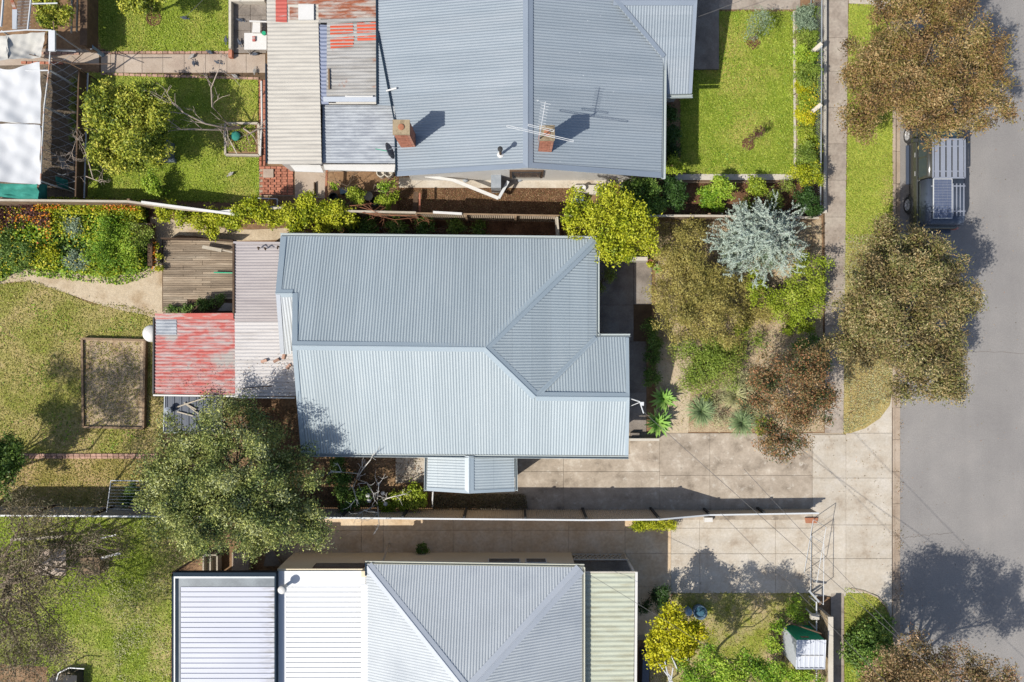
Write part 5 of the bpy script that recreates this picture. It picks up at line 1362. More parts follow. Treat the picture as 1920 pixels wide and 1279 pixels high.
# satellite dish on the zinc roof
sd_ = thing('satellite_dish', W(722, 290, 2.3), 'grey satellite dish on the spotty zinc roof', 'satellite dish')
dc = W(728, 284, 3.0); m_ = MB(); vs = []; fs = []
nx = Vector((.92, .3, .28)).normalized(); uu = nx.cross(Vector((0, 0, 1))).normalized(); vv = nx.cross(uu)
for r_i in range(4):
    for k in range(16):
        a = 2 * math.pi * k / 16; rr = .34 * r_i / 3 + .005; vs.append(dc + uu * math.cos(a) * rr + vv * math.sin(a) * rr * 1.1 + nx * (rr * rr * .7))
for r_i in range(3):
    for k in range(16): fs.append((r_i * 16 + k, r_i * 16 + (k + 1) % 16, (r_i + 1) * 16 + (k + 1) % 16, (r_i + 1) * 16 + k))
m_.add(vs, fs); m_.build('dish', M['galv'], sd_, True)
MB().tube([dc, Vector((dc.x - .1, dc.y, 2.3))], .025).build('mast', M['galv'], sd_)
MB().tube([dc - vv * .3, dc + nx * .45], .014).build('feed_arm', M['galv'], sd_)
MB().tube([dc, W(704, 279, 2.9)], .014).build('boom', M['green_paint'], sd_)
# loose bricks on the white lean-to, vents
for i, (x, y, az) in enumerate([(495, 677, .3), (518, 676, .5), (532, 668, 1.4), (541, 687, .8)]):
    o = MB().obox(W(x, y, 2.62), (.12, .055, .05), Vector((math.cos(az), math.sin(az), 0)), Vector((-math.sin(az), math.cos(az), 0))).build('brick', M['brick_pink'])
    lbl(o, ['lone pinkish brick on the off-white lean-to roof', 'left brick of the pair on the off-white lean-to roof', 'uppermost brick beside the pale roof tip', 'lowest brick close to the blue-grey roof edge'][i], 'brick')
for i, (x, y, a_) in enumerate([(487, 465, -1.1), (499, 466, -.9), (524, 463, -1.5)]):
    mb = MB(); p = W(x, y, 2.62); d = Vector((math.cos(a_), math.sin(a_), 0))
    mb.tube([p, p + Vector((0, 0, .25)), p + Vector((0, 0, .3)) + d * .12], .03); 
    o = mb.build('vent_pipe', M['timber_dark']); lbl(o, ['leftmost', 'middle', 'rightmost'][i] + ' of the three small vent pipes on the grey lean-to roof', 'vent pipe')

# ------------------------------------------------------------ bottom right yard clutter
tu = thing('tub', W(1308, 1142), 'round glass-blue tub of water beside the yellow tree', 'tub')
MB().lathe(W(1309, 1143, 0), [(.26, 0), (.30, .45), (.27, .45), (.24, .1), (.02, .08)], 24).build('tub_wall', M['blue_plastic'], tu, True)
MB().lathe(W(1309, 1143, 0), [(.25, .30), (.02, .31)], 24).build('water', M['water'], tu)
lbl(MB().lathe(W(1287, 1141, 0), [(.14, 0), (.16, .5), (.10, .55), (.02, .55)], 16).build('drum', M['blue_plastic']), 'small grey-blue drum left of the round tub', 'drum')
for i, (x, y, r_, m) in enumerate([(1313, 1186, .16, 'yellow'), (1319, 1192, .12, 'concrete_wall'), (1285, 1235, .16, 'white'), (1293, 1228, .12, 'white'), (1323, 1210, .1, 'brick_tan')]):
    o = MB().ball(W(x, y, .08), r_, 8, .5).build('stone', M[m]); lbl(o, ['pale yellow stone right of the yellow tree', 'cream stone below the pale yellow one', 'larger white stone at the foot of the yellow tree', 'smaller white stone at the foot of the yellow tree', 'tan stone in the weedy corner lawn'][i], 'stone')
lbl(MB().prism(WP([(1205, 1230), (1218, 1230), (1216, 1300), (1203, 1300)], .9), 0, .95).build('bin', M['canopy']), 'dark blue wheelie bin in the shade of the verandah', 'bin')
cg = thing('trolley', W(1250, 1250), 'pale tubular cart under the yellow tree', 'cart')
m_ = MB()
for a, b in (((1244, 1230), (1258, 1290)), ((1258, 1228), (1270, 1255)), ((1262, 1252), (1256, 1290)), ((1252, 1262), (1258, 1270)), ((1228, 1235), (1262, 1280))): m_.tube([W(*a, .7), W(*b, .7)], .03)
for x, y in ((1244, 1230), (1258, 1290), (1258, 1228)): p = W(x, y, .7); m_.tube([p, Vector((p.x, p.y, 0))], .025)
m_.build('frame', M['white_steel'], cg)
lbl(MB().prism(WP([(1318, 968), (1333, 968), (1333, 976), (1318, 976)]), 0, .3).build('box', M['white']), 'small white box at the foot of the tan fence', 'box')
lbl(MB().prism(WP([(1508, 970), (1532, 970), (1530, 980), (1510, 980)]), 0, .12).build('planter', M['terracotta']), 'terracotta planter at the end of the tan fence', 'planter')
# bottom left: outdoor setting and scraps under the wispy tree
lbl(MB().prism(WP([(62, 1030), (122, 1030), (122, 1080), (64, 1080)], .6), .5, .56).build('table', M['path']), 'pale table slab under the wispy brown tree', 'table')
lbl(MB().prism(WP([(150, 1045), (187, 1045), (187, 1077), (150, 1077)], .5), 0, .5).build('crate', M['timber']), 'brown timber crate under the wispy brown tree', 'crate')
lbl(MB().bar(W(188, 1047, .4), W(226, 1037, .4), .1, .05).build('board', M['white']), 'white board poking out right of the timber crate', 'board')
lbl(MB().bar(W(186, 1010, .3), W(218, 1003, .3), .07, .05).build('board', M['white']), 'thin white board lying near the grey fence', 'board')
lbl(MB().bar(W(20, 1012, .3), W(120, 1006, .3), .12, .06).build('plank', M['timber_pale']), 'pale plank at the upper left of the lush lawn', 'plank')
kn = thing('kennel', W(130, 1265), 'dark box frame at the bottom edge of the lush lawn', 'box frame')
MB().prism(WP([(106, 1262), (128, 1254), (158, 1256), (157, 1300), (106, 1300)]), 0, .6).build('box', M['rubber'], kn)
m_ = MB()
for a, b in (((106, 1276), (110, 1262)), ((110, 1262), (130, 1252)), ((130, 1252), (158, 1254))): m_.tube([W(*a, .65), W(*b, .65)], .03)
m_.build('frame', M['white_steel'], kn)

# pot, and birds
pp = thing('plant_pot', W(1218, 495), 'terracotta pot with a yellow-green plant on the forecourt', 'potted plant')
MB().lathe(W(1218, 495, .04), [(.12, 0), (.17, .28), (.15, .28), (.13, .2), (.01, .2)], 18).build('pot', M['terracotta'], pp)
crown('plant', [(W(1219, 495, .4), .13, .8)], 260, .09, .04, M['leaf_lime'], pp, 71, .1, .5)
def bird(x, y, z, az, m, label, fly=False):
    t = thing('pigeon', W(x, y, z), label, 'pigeon', 'pigeons in the back yard')
    c = W(x, y, z + .09); d = Vector((math.cos(az), math.sin(az), 0)); s = Vector((-d.y, d.x, 0)); Z = Vector((0, 0, 1))
    mb = MB(); rings = []
    for t_, r_, h_ in ((-.15, .012, -.0), (-.08, .03, 0), (-.03, .05, .01), (.02, .056, .02), (.06, .042, .04), (.085, .024, .06), (.11, .028, .075), (.13, .02, .075), (.15, .004, .07)):
        rings.append((c + d * t_ + Z * h_, r_))
    vs = []; fs = []
    for p, r_ in rings:
        for k in range(8):
            a = 2 * math.pi * k / 8; vs.append(p + s * math.cos(a) * r_ * 1.1 + Z * math.sin(a) * r_)
    for i in range(len(rings) - 1):
        for k in range(8): fs.append((i * 8 + k, i * 8 + (k + 1) % 8, (i + 1) * 8 + (k + 1) % 8, (i + 1) * 8 + k))
    mb.add(vs, fs); mb.build('body', M[m], t, True)
    w_ = MB()
    for sg in (-1, 1):
        L = .24 if fly else .07
        w_.add([c + d * .07 + s * sg * .03 + Z * .05, c + d * .02 + s * sg * L + Z * .06, c - d * .12 + s * sg * (L * .9) + Z * .03, c - d * .14 + s * sg * .02 + Z * .03], [(0, 1, 2, 3)])
    w_.build('wing', M[m], t)
    MB().add([c - d * .16 + s * .02, c - d * .16 - s * .02, c - d * .23 - s * .035, c - d * .23 + s * .035], [(0, 1, 2, 3)]).build('tail', M[m], t)
    MB().tube([c + s * .02 - Z * .03, c + s * .02 - Z * .09], .006, n=4).tube([c - s * .02 - Z * .03, c - s * .02 - Z * .09], .006, n=4).build('leg', M['brick_pink'], t)
for i, (x, y, az, m, l) in enumerate([(364, 120, -1.3, 'pigeon', 'dark pigeon on the middle of the concrete path'), (361, 105, .6, 'pigeon_pale', 'pale pigeon near the upper brick edging'), (395, 99, -.5, 'pigeon', 'dark pigeon where path and upper lawn meet'),
        (408, 117, 2.8, 'pigeon', 'grey pigeon right of centre on the concrete path'), (424, 74, 1.5, 'pigeon', 'dark pigeon on the lawn beside the white patio wall'), (449, 79, 2.0, 'pigeon', 'dark pigeon on the brown patio below centre'),
        (450, 38, 2.9, 'pigeon', 'dark pigeon on the brown patio near its top'), (479, 102, 0, 'pigeon', 'dark pigeon in front of the white outdoor table'), (434, 326, .5, 'pigeon_pale', 'pale pigeon alone on the citrus lawn'),
        (440, 143, 2.6, 'pigeon_pale', 'pale pigeon on the lower brick edging'), (478, 135, -1.6, 'pigeon_pale', 'pale pigeon at the right end of the concrete path'), (345, 34, 3.0, 'pigeon', 'grey pigeon on the upper lawn')]):
    bird(x, y, .04, az, m, l)

# service wires
def wire(name, label, a, b, sag=.5, r=.008):
    a, b = Vector(a), Vector(b); pts = [a.lerp(b, t / 16) - Vector((0, 0, sag * 4 * (t / 16) * (1 - t / 16))) for t in range(17)]
    return lbl(MB().tube(pts, r, n=5).build(name, M['wire'], None), label, 'wire')
wire('wire', 'service wire from the middle house gable towards the street corner', (5.05, -2.7, 4.15), (21, -17, 7), .6, .01)
wire('wire', 'service wire crossing over the pale green verandah roof', W(1100, 1074, 3.2), (19, -18.5, 7), .5)
wire('wire', 'upper street wire over the front brick wall', W(1395, 880, 6.6), (22, -19.2, 7.2), .3)
wire('wire', 'lower street wire over the small white shed', W(1350, 960, 6.2), (21, -20, 6.8), .3)
wire('wire', 'service wire leaving the north house wing', W(1307, 32, 3.2), W(1480, -40, 5.5), .2)
wire('wire', 'thin clothes wire over the upper back lawn', W(345, 34, 2.0), W(432, -60, 2.2), .1, .008)

# ============================================================ PARKED UTE
cx, cyc = 18.2, 7.42                      # centre; front points up (+y)
ca = thing('parked_car', (cx, cyc, -.13), 'dark grey-green dual cab ute with roof rack and solar panel parked at the kerb', 'car')
G0 = -.13
def loft(secs, name, m, smooth=True):
    """secs: (y, [(x, z)...]) half outlines from the bottom centre to the top centre"""
    vs = []; fs = []; n = None
    for y_, pr in secs:
        full = [(-x, z) for x, z in pr] + [(x, z) for x, z in pr[::-1]]
        n = len(full); vs += [Vector((cx + x, cyc + y_, G0 + z)) for x, z in full]
    for i in range(len(secs) - 1):
        for k in range(n):
            k2 = (k + 1) % n; fs.append((i * n + k, i * n + k2, (i + 1) * n + k2, (i + 1) * n + k))
    fs += [tuple(range(n))[::-1], tuple(range((len(secs) - 1) * n, len(secs) * n))]
    return MB().add(vs, fs).build(name, m, ca, smooth)
def bs_(w, zb, zt): return [(w * .82, zb), (w * .97, zb + .08), (w, zb + .35), (w * .98, zt - .12), (w * .93, zt - .03), (w * .86, zt)]
loft([(-2.62, bs_(.86, .42, 1.08)), (-2.55, bs_(.91, .38, 1.12)), (-1.9, bs_(.93, .36, 1.14)), (-.2, bs_(.93, .34, 1.12)), (1.0, bs_(.93, .34, 1.1)), (1.75, bs_(.93, .36, 1.10)), (2.25, bs_(.9, .38, 1.02)), (2.55, bs_(.82, .40, .86)), (2.62, bs_(.74, .44, .74))], 'body', M['car_body'])
def cab(w, wt, zt): return [(w, 1.08), (w * .99, 1.2), ((w + wt) / 2, (1.1 + zt) / 2), (wt, zt - .05), (wt * .9, zt)]
loft([(-.55, cab(.86, .74, 1.70)), (-.5, cab(.87, .75, 1.76)), (.4, cab(.87, .75, 1.80)), (.95, cab(.87, .73, 1.74)), (1.55, cab(.86, .74, 1.16))], 'cab', M['car_body'])
loft([(-2.52, [(.84, 1.1), (.84, 1.3), (.80, 1.55), (.74, 1.72), (.62, 1.77)]), (-2.3, [(.87, 1.1), (.87, 1.3), (.84, 1.6), (.77, 1.78), (.66, 1.82)]), (-.62, [(.87, 1.1), (.87, 1.3), (.84, 1.6), (.77, 1.78), (.66, 1.82)])], 'canopy', M['canopy'])
def V(x, y_, z): return Vector((cx + x, cyc + y_, G0 + z))
# windscreen and windows sit just proud of the cab
MB().add([V(-.70, 1.50, 1.22), V(.70, 1.50, 1.22), V(.64, 1.0, 1.735), V(-.64, 1.0, 1.735)], [(0, 1, 2, 3)]).build('windscreen', M['screen_glass'], ca)
for sg in (-1, 1):
    for y0w, y1w, y0t, y1t in ((.38, 1.28, .38, .93), (-.48, .32, -.44, .32)):
        MB().add([V(sg * .876, y0w, 1.2), V(sg * .876, y1w, 1.2), V(sg * .775, y1t, 1.66), V(sg * .775, y0t, 1.66)], [(0, 1, 2, 3) if sg > 0 else (3, 2, 1, 0)]).build('side_window', M['glass'], ca)
    MB().add([V(sg * .875, -2.2, 1.28), V(sg * .875, -.75, 1.28), V(sg * .815, -.75, 1.66), V(sg * .815, -2.2, 1.66)], [(0, 1, 2, 3) if sg > 0 else (3, 2, 1, 0)]).build('canopy_window', M['glass'], ca)
    mi = MB().bar(V(sg * .86, 1.1, 1.22), V(sg * 1.0, 1.1, 1.24), .06, .05).obox(V(sg * 1.07, 1.1, 1.25), (.11, .07, .09)); mi.build('mirror', M['car_body'], ca)
    for yy in (.45, -.35): MB().bar(V(sg * .935, yy, 1.0), V(sg * .935, yy + .2, 1.0), .03, .03).build('door_handle', M['alloy'], ca)
    MB().bar(V(sg * .95, -.6, .40), V(sg * .95, 1.1, .40), .14, .06).build('side_step', M['canopy'], ca)
    MB().obox(V(sg * .68, 2.53, .82), (.16, .07, .08)).build('headlight', M['white'], ca)
    MB().obox(V(sg * .83, -2.6, .9), (.08, .03, .18)).build('tail_light', M['roof_redpaint'], ca)
    for yy in (-1.48, 1.58):
        wheel = MB(); axv = Vector((1, 0, 0)); c_ = V(sg * .82, yy, .385)
        def ring(r_, xo, n=20): return [c_ + Vector((sg * xo, math.cos(2 * math.pi * k / n) * r_, math.sin(2 * math.pi * k / n) * r_)) for k in range(n)]
        prof = [(.20, -.12), (.36, -.12), (.385, -.08), (.385, .08), (.36, .125), (.25, .13)]
        vs = [p for r_, xo in prof for p in ring(r_, xo)]; fs = [(i * 20 + k, i * 20 + (k + 1) % 20, (i + 1) * 20 + (k + 1) % 20, (i + 1) * 20 + k) for i in range(5) for k in range(20)]
        wo_ = wheel.add(vs, fs).build('wheel', M['rubber'], ca, True)
        rim = MB(); vs = [p for r_, xo in [(.255, .125), (.24, .08), (.06, .09), (.05, .12), (.005, .12)] for p in ring(r_, xo)]
        rim.add(vs, [(i * 20 + k, i * 20 + (k + 1) % 20, (i + 1) * 20 + (k + 1) % 20, (i + 1) * 20 + k) for i in range(4) for k in range(20)])
        for k in range(6):
            a = math.pi * k / 3; rim.bar(c_ + Vector((sg * .12, 0, 0)), c_ + Vector((sg * .12, math.cos(a) * .24, math.sin(a) * .24)), .05, .02)
        rim.build('rim', M['alloy'], wo_)
        MB().add([p for r_, xo in ((.44, .09), (.40, .13)) for p in [V(sg * .84, yy, .385) + Vector((sg * xo, math.cos(math.pi * k / 12) * r_, math.sin(math.pi * k / 12) * r_)) for k in range(13)]], [(k, k + 1, 13 + k + 1, 13 + k) for k in range(12)]).build('wheel_arch', M['black'], ca)
MB().box(cx - .8, cx + .8, cyc - 2.74, cyc - 2.6, G0 + .45, G0 + .62).build('rear_bumper', M['canopy'], ca)
MB().box(cx - .82, cx + .82, cyc + 2.58, cyc + 2.74, G0 + .42, G0 + .66).build('front_bumper', M['canopy'], ca)
MB().add([V(-.66, -2.535, 1.26), V(.66, -2.535, 1.26), V(.58, -2.50, 1.6), V(-.58, -2.50, 1.6)], [(3, 2, 1, 0)]).build('rear_window', M['glass'], ca)
# roof rack slats and frame
rz = 1.95; ry0, ry1 = -.62, .98
fr = MB()
for sg in (-1, 1): fr.bar(V(sg * .66, ry0, rz), V(sg * .66, ry1, rz), .06, .05)
for yy in (ry0, ry1): fr.bar(V(-.66, yy, rz), V(.66, yy, rz), .06, .05)
for yy in (ry0 + .28, ry1 - .28): fr.bar(V(-.66, yy, rz - .03), V(.66, yy, rz - .03), .05, .03)
fro = fr.build('rack_frame', M['rack'], ca)
for k in range(5): MB().bar(V(-.5 + k * .25, ry0 + .03, rz + .005), V(-.5 + k * .25, ry1 - .03, rz + .005), .19, .022).build('rack_slat', M['rack'], fro)
for sx_ in (-.6, .6):
    for yy in (-.4, .2, .8): MB().bar(V(sx_, yy, 1.74), V(sx_, yy, rz - .03), .04, .03).build('rack_foot', M['black'], fro)
# canopy rack and solar panel
cr = MB()
for yy in (-.95, -2.0): cr.bar(V(-.7, yy, 1.88), V(.72, yy, 1.88), .05, .04)
for x_ in (.2, .35, .5, .65): cr.bar(V(x_, -2.2, 1.90), V(x_, -.85, 1.90), .04, .03)
cr.build('canopy_rack', M['rack'], ca)
px0, px1, py0, py1 = -.66, .14, -2.32, -.66
sp = MB().box(cx + px0, cx + px1, cyc + py0, cyc + py1, G0 + 1.93, G0 + 1.965).build('solar_panel', M['white_steel'], ca)
cme = unit('cell', (.178, .108, .008), M['cell'], .0)
for i in range(4):
    for j in range(14):
        piece(cme, 'cell', sp, (cx + px0 + .03 + .0925 + i * .185, cyc + py0 + .03 + .057 + j * .1145, G0 + 1.966))

# ============================================================ TREES AND PLANTS
ST = 'street trees on the grass verge'
tree('street_tree', 'large brown-leaved street tree over the front of the parked ute', 'tree',
     [lob(1745, 120, 95, 5.2), lob(1660, 130, 70, 4.6), lob(1700, 45, 75, 4.8), lob(1770, 20, 40, 4.5), lob(1825, 95, 48, 5.0), lob(1840, 165, 62, 4.8), lob(1788, 190, 66, 4.6),
      lob(1732, 208, 54, 4.4), lob(1640, 165, 60, 3.8), lob(1612, 225, 38, 3.0), lob(1612, 135, 36, 3.6), lob(1670, 0, 50, 4.4), lob(1720, 160, 70, 5.6)],
     100000, .115, .04, M['leaf_street'], 101, (1660, 150), .16, clump=.40, spread=.4, group=ST)
tree('street_tree', 'brown-green street tree below the parked ute', 'tree',
     [lob(1700, 560, 92, 4.8), lob(1752, 530, 62, 4.6), lob(1640, 560, 65, 4.2), lob(1650, 490, 58, 4.0), lob(1705, 485, 48, 4.2), lob(1772, 500, 32, 4.2), lob(1615, 630, 55, 3.4), lob(1690, 640, 70, 4.4),
      lob(1756, 612, 56, 4.4), lob(1786, 560, 40, 4.3), lob(1750, 690, 58, 3.8), lob(1705, 715, 42, 3.4), lob(1775, 652, 34, 3.9), lob(1655, 440, 25, 3.2), lob(1712, 446, 22, 3.0), lob(1600, 585, 38, 3.2), lob(1775, 715, 30, 3.4)],
     100000, .12, .042, M['leaf_street2'], 102, (1662, 590), .15, clump=.40, spread=.4, group=ST)
tree('street_tree', 'reddish-brown street tree cut by the bottom edge of the photograph', 'tree',
     [lob(1740, 1305, 88, 4.5), lob(1655, 1272, 58, 4.6), lob(1720, 1232, 40, 4.4), lob(1795, 1242, 44, 4.6), lob(1850, 1272, 40, 4.6), lob(1680, 1232, 34, 4.4), lob(1640, 1310, 60, 4.2), lob(1790, 1350, 90, 5.2), lob(1870, 1330, 60, 4.4)],
     44000, .115, .04, M['leaf_rusty'], 103, (1665, 1290), .16, clump=.30, group=ST)
tree('gum_tree', 'small grey-green gum tree with reddish twigs beside the driveway', 'tree',
     [lob(1480, 735, 62, 3.4), lob(1440, 690, 40, 3.0), lob(1520, 715, 48, 3.3), lob(1430, 735, 38, 3.0), lob(1475, 795, 52, 3.0), lob(1520, 765, 42, 3.2), lob(1455, 815, 34, 2.7), lob(1485, 835, 26, 2.6), lob(1500, 680, 34, 2.8), lob(1550, 745, 24, 3.0)],
     24000, .10, .04, M['leaf_redgum'], 104, (1462, 728), .07, 'bark_pale', clump=.26)
tree('olive_tree', 'big dense olive-green tree overhanging the grey fence', 'tree',
     [lob(440, 860, 85, 5.2), lob(370, 870, 70, 4.6), lob(330, 930, 70, 4.6), lob(400, 940, 90, 5.4), lob(490, 930, 85, 5.0), lob(560, 935, 60, 3.9), lob(540, 880, 50, 3.6), lob(470, 975, 54, 4.4), lob(400, 980, 50, 4.2),
      lob(580, 985, 40, 3.8), lob(450, 790, 45, 4.2), lob(410, 775, 30, 3.8), lob(492, 818, 42, 3.7), lob(312, 962, 44, 4.0), lob(545, 985, 32, 3.6), lob(350, 830, 45, 4.0), lob(460, 1000, 26, 3.6), lob(300, 900, 32, 4.0)],
     95000, .105, .045, M['leaf_olive'], 105, (450, 930), .2, clump=.40, spread=.42)
tree('citrus_tree', 'round bright citrus tree on the green lawn', 'tree',
     [lob(235, 230, 68, 2.6), lob(200, 205, 42, 2.4), lob(265, 200, 42, 2.5), lob(285, 250, 42, 2.4), lob(205, 265, 42, 2.2), lob(250, 285, 42, 2.2), lob(235, 185, 32, 2.4), lob(300, 225, 26, 2.2), lob(225, 305, 25, 1.8)],
     26000, .11, .065, M['leaf_citrus'], 106, (245, 240), .1, clump=.2)
tree('lime_tree', 'glowing yellow-green tree at the corner of the middle house', 'tree',
     [lob(1140, 420, 60, 2.9), lob(1105, 400, 42, 2.7), lob(1175, 430, 46, 2.8), lob(1145, 385, 36, 2.8), lob(1095, 430, 34, 2.5), lob(1150, 460, 42, 2.5), lob(1195, 455, 32, 2.4), lob(1195, 415, 28, 2.5)],
     22000, .10, .06, M['leaf_lime'], 107, (1145, 425), .09, clump=.2)
tree('yellow_tree', 'bright yellow-leaved small tree by the green verandah roof', 'tree',
     [lob(1262, 1180, 42, 3.0), lob(1235, 1200, 28, 2.8), lob(1285, 1190, 32, 2.9), lob(1250, 1155, 24, 2.9), lob(1240, 1225, 24, 2.6), lob(1275, 1215, 26, 2.7), lob(1300, 1178, 18, 2.8), lob(1268, 1150, 18, 2.9)],
     8000, .12, .07, M['leaf_yellow'], 108, (1262, 1190), .07, clump=.18)
tree('shrub_tree', 'fresh-green small tree at the bottom of the right yard', 'tree',
     [lob(1340, 1262, 42, 4.3), lob(1305, 1270, 30, 4.0), lob(1385, 1265, 40, 4.4), lob(1335, 1232, 22, 4.2), lob(1290, 1300, 35, 3.9), lob(1425, 1262, 30, 4.2), lob(1400, 1235, 16, 4.2), lob(1450, 1290, 30, 4.0)],
     11000, .12, .05, M['leaf_fresh'], 109, (1345, 1222), .06, clump=.24)
tree('orchard_tree', 'bushy green tree touching the left edge of the photograph', 'tree',
     [lob(10, 865, 36, 2.2), lob(-15, 850, 40, 2.2), lob(20, 845, 26, 2.0), lob(5, 895, 28, 1.8), lob(30, 870, 18, 1.8)],
     8000, .14, .06, M['leaf_green'], 110, (-5, 870), .08, clump=.2)
tree('lawn_tree', 'small round green tree at the top of the upper back lawn', 'tree',
     [lob(265, -5, 34, 2.4), lob(250, 5, 24, 2.2), lob(285, 8, 22, 2.2), lob(270, -35, 40, 2.5)], 7000, .12, .06, M['leaf_citrus'], 111, (290, 25), .07, clump=.2)
tree('corner_shrub', 'leafy green shrub between wire mesh and pale ladder', 'shrub',
     [lob(90, 10, 30, 1.9), lob(110, 30, 26, 1.7), lob(85, 35, 20, 1.6), lob(95, -25, 36, 2.0)], 7000, .12, .06, M['leaf_citrus'], 112, (98, 15), .06, clump=.2)
tree('wispy_tree', 'sparse brown wispy tree in the lower left corner', 'tree',
     [lob(60, 1000, 75, 5.0), lob(140, 1005, 60, 4.6), lob(30, 1090, 85, 5.2), lob(110, 1080, 70, 5.0), lob(70, 1170, 75, 4.8), lob(10, 1200, 75, 4.6), lob(190, 1040, 45, 4.0), lob(100, 1230, 45, 4.0), lob(225, 1010, 30, 3.6), lob(40, 960, 45, 4.2), lob(30, 1270, 60, 4.2)],
     27000, .13, .028, M['leaf_wispy'], 113, (-30, 1090), .14, clump=.36, spread=.6)

tree('wispy_tree', 'tall thin gum beyond the left edge whose shadow falls on the raised bed', 'tree',
     [lob(-290, 925, 60, 7.5), lob(-350, 905, 50, 7.2), lob(-330, 985, 45, 6.8), lob(-120, 900, 55, 7.0), lob(-60, 950, 45, 6.8), lob(-170, 960, 40, 6.4), lob(-210, 905, 40, 7.2)],
     15000, .14, .04, M['leaf_olive'], 114, (-120, 985), .12, clump=.34, spread=.6)
# silver-leaved tree: stiff branches set with short narrow leaves
def silver_tree():
    rs = np.random.RandomState(55); b = W(1425, 455, 0); t = thing('silver_tree', b, 'silver-blue spiky tree at the street corner of the middle garden', 'tree')
    mb = MB(); P, N, T, TI = [], [], [], []
    tips = []
    for k in range(200):
        a = 2.39996 * k + rs.normal() * .35; rr = math.sqrt((k + .5) / 200) * rs.uniform(.75, 1.08); x = math.cos(a) * rr; y_ = math.sin(a) * rr
        tips.append((1420 + x * 98 + rs.normal() * 9, 448 + y_ * 80 + rs.normal() * 9, 3.2 - 1.4 * rr * rr + rs.normal() * .4))
    for x, y_ in ((1345, 525), (1370, 515), (1365, 398), (1350, 408), (1490, 400), (1505, 480), (1480, 520), (1500, 385)): tips.append((x, y_, 1.5))
    for (x, y_, z) in tips:
        e = W(x, y_, z); h = Vector((e.x - b.x, e.y - b.y, 0)); st = b + h * rs.uniform(.3, .62) + Vector((rs.normal() * .25, rs.normal() * .25, 0)); st.z = max(.5, z - h.length * .55 - .4)
        m_ = st.lerp(e, .5) + Vector((0, 0, .12)); pts = [st, m_, e]; mb.tube(pts, .014, .004, 4, False)
        tw = [(st, m_), (m_, e)]
        for q in range(5):
            s0 = st.lerp(e, rs.uniform(.3, .95)); d = (h.normalized() if h.length > 0 else Vector((1, 0, 0))); d = Vector((d.x + rs.normal() * .8, d.y + rs.normal() * .8, rs.uniform(-.1, .5))).normalized()
            s1 = s0 + d * rs.uniform(.2, .42); mb.tube([s0, s1], .006, .003, 3, False); tw.append((s0, s1))
        ti = rs.random()
        for (p, q) in tw:
            L = (q - p).length; n = int(L / .022); d = np.array((q - p).normalized())
            u = rs.uniform(0, 1, n)[:, None]; pos = np.array(p)[None] * (1 - u) + np.array(q)[None] * u
            dr = rs.normal(size=(n, 3)); dr -= (dr @ d)[:, None] * d[None]; dr /= np.linalg.norm(dr, axis=1, keepdims=True)
            tt = dr * .8 + d[None] * .7; P.append(pos + tt * .03); T.append(tt); N.append(np.cross(tt, rs.normal(size=(n, 3))) * .5 + np.array([0, 0, .8])); TI.append(.5 * ti + .5 * rs.random(n))
    limb(mb, b, b + Vector((0, 0, 1.2)), .07, .04, rs, .03, 7, 3)
    mb.build('trunk', M['bark_white'], t, True)
    leaf_obj('crown', np.concatenate(P), np.concatenate(N), .085, .026, np.concatenate(TI), M['leaf_silver'], t, rs, np.concatenate(T))
silver_tree()
shrub('understorey', 'soft grey-green leaves low under the silver-blue tree', 'shrub', [lob(1400, 440, 50, 1.2), lob(1450, 460, 50, 1.2), lob(1430, 420, 40, 1.2), lob(1380, 470, 34, 1.0)], 7000, .10, .035, M['leaf_greyg'], 230, clump=.24)

# bare trees
def bare(name, label, base, r0, seeds, limbs, m='bark_pale', depth=3, seed=1, spread=.6, shrink=.62, cat='tree', L0=.9, group=None):
    rs = np.random.RandomState(seed); b = W(*base, 0); t = thing(name, b, label, cat, group); mb = MB()
    def grow(p, d, L, r, k):
        pts = [p]; q = p
        for i in range(3):
            d2 = (d + Vector(rs.normal(size=3)) * .16); d2.z += .03; d2.normalize(); q = q + d2 * L / 3; q.z = max(q.z, .15); pts.append(q); d = d2
        mb.tube(pts, r, r * .6, 5 if r > .02 else 4, False)
        if k > 0:
            for j in range(rs.randint(2, 4)):
                dd = (d + Vector(rs.normal(size=3)) * spread).normalized(); grow(pts[rs.randint(2, 4)], dd, L * shrink * rs.uniform(.8, 1.2), max(.005, r * .55), k - 1)
    for path in limbs:
        pts = [W(*p) for p in path]; mb.tube(pts, r0, r0 * .45, 6, False)
        for i in range(1, len(pts)):
            d = (pts[i] - pts[i - 1]).normalized()
            for j in range(2 if i < len(pts) - 1 else 3):
                dd = (d * .8 + Vector(rs.normal(size=3)) * spread).normalized(); grow(pts[i], dd, L0, r0 * .42, depth - 1)
    mb.build('trunk', M[m], t, True); return t
bare('bare_tree', 'leafless plum tree with long arching limbs over the citrus lawn', (455, 240), .045, 0,
     [[(455, 240, 0), (430, 235, 1.0), (398, 200, 2.0), (396, 165, 2.8), (410, 130, 3.4)], [(455, 240, 0), (425, 240, 1.1), (385, 232, 1.8), (345, 212, 2.3), (325, 195, 2.6)],
      [(455, 240, 0), (420, 244, 1.0), (380, 243, 1.6), (340, 243, 2.0)], [(455, 240, 0), (470, 250, 1.0), (485, 240, 1.6)]], depth=2, seed=5, L0=.7)
bare('bare_tree', 'pale leafless shrub tree at the left fence by the shade house', (140, 322), .03, 0,
     [[(140, 322, 0), (138, 300, 1.2), (135, 285, 1.8)], [(140, 322, 0), (160, 330, 1.0), (185, 340, 1.6)], [(140, 322, 0), (125, 315, 1.0), (120, 310, 1.3)], [(175, 335, 1.0), (165, 300, 1.8), (158, 280, 2.2)]], depth=3, seed=8, L0=.5)
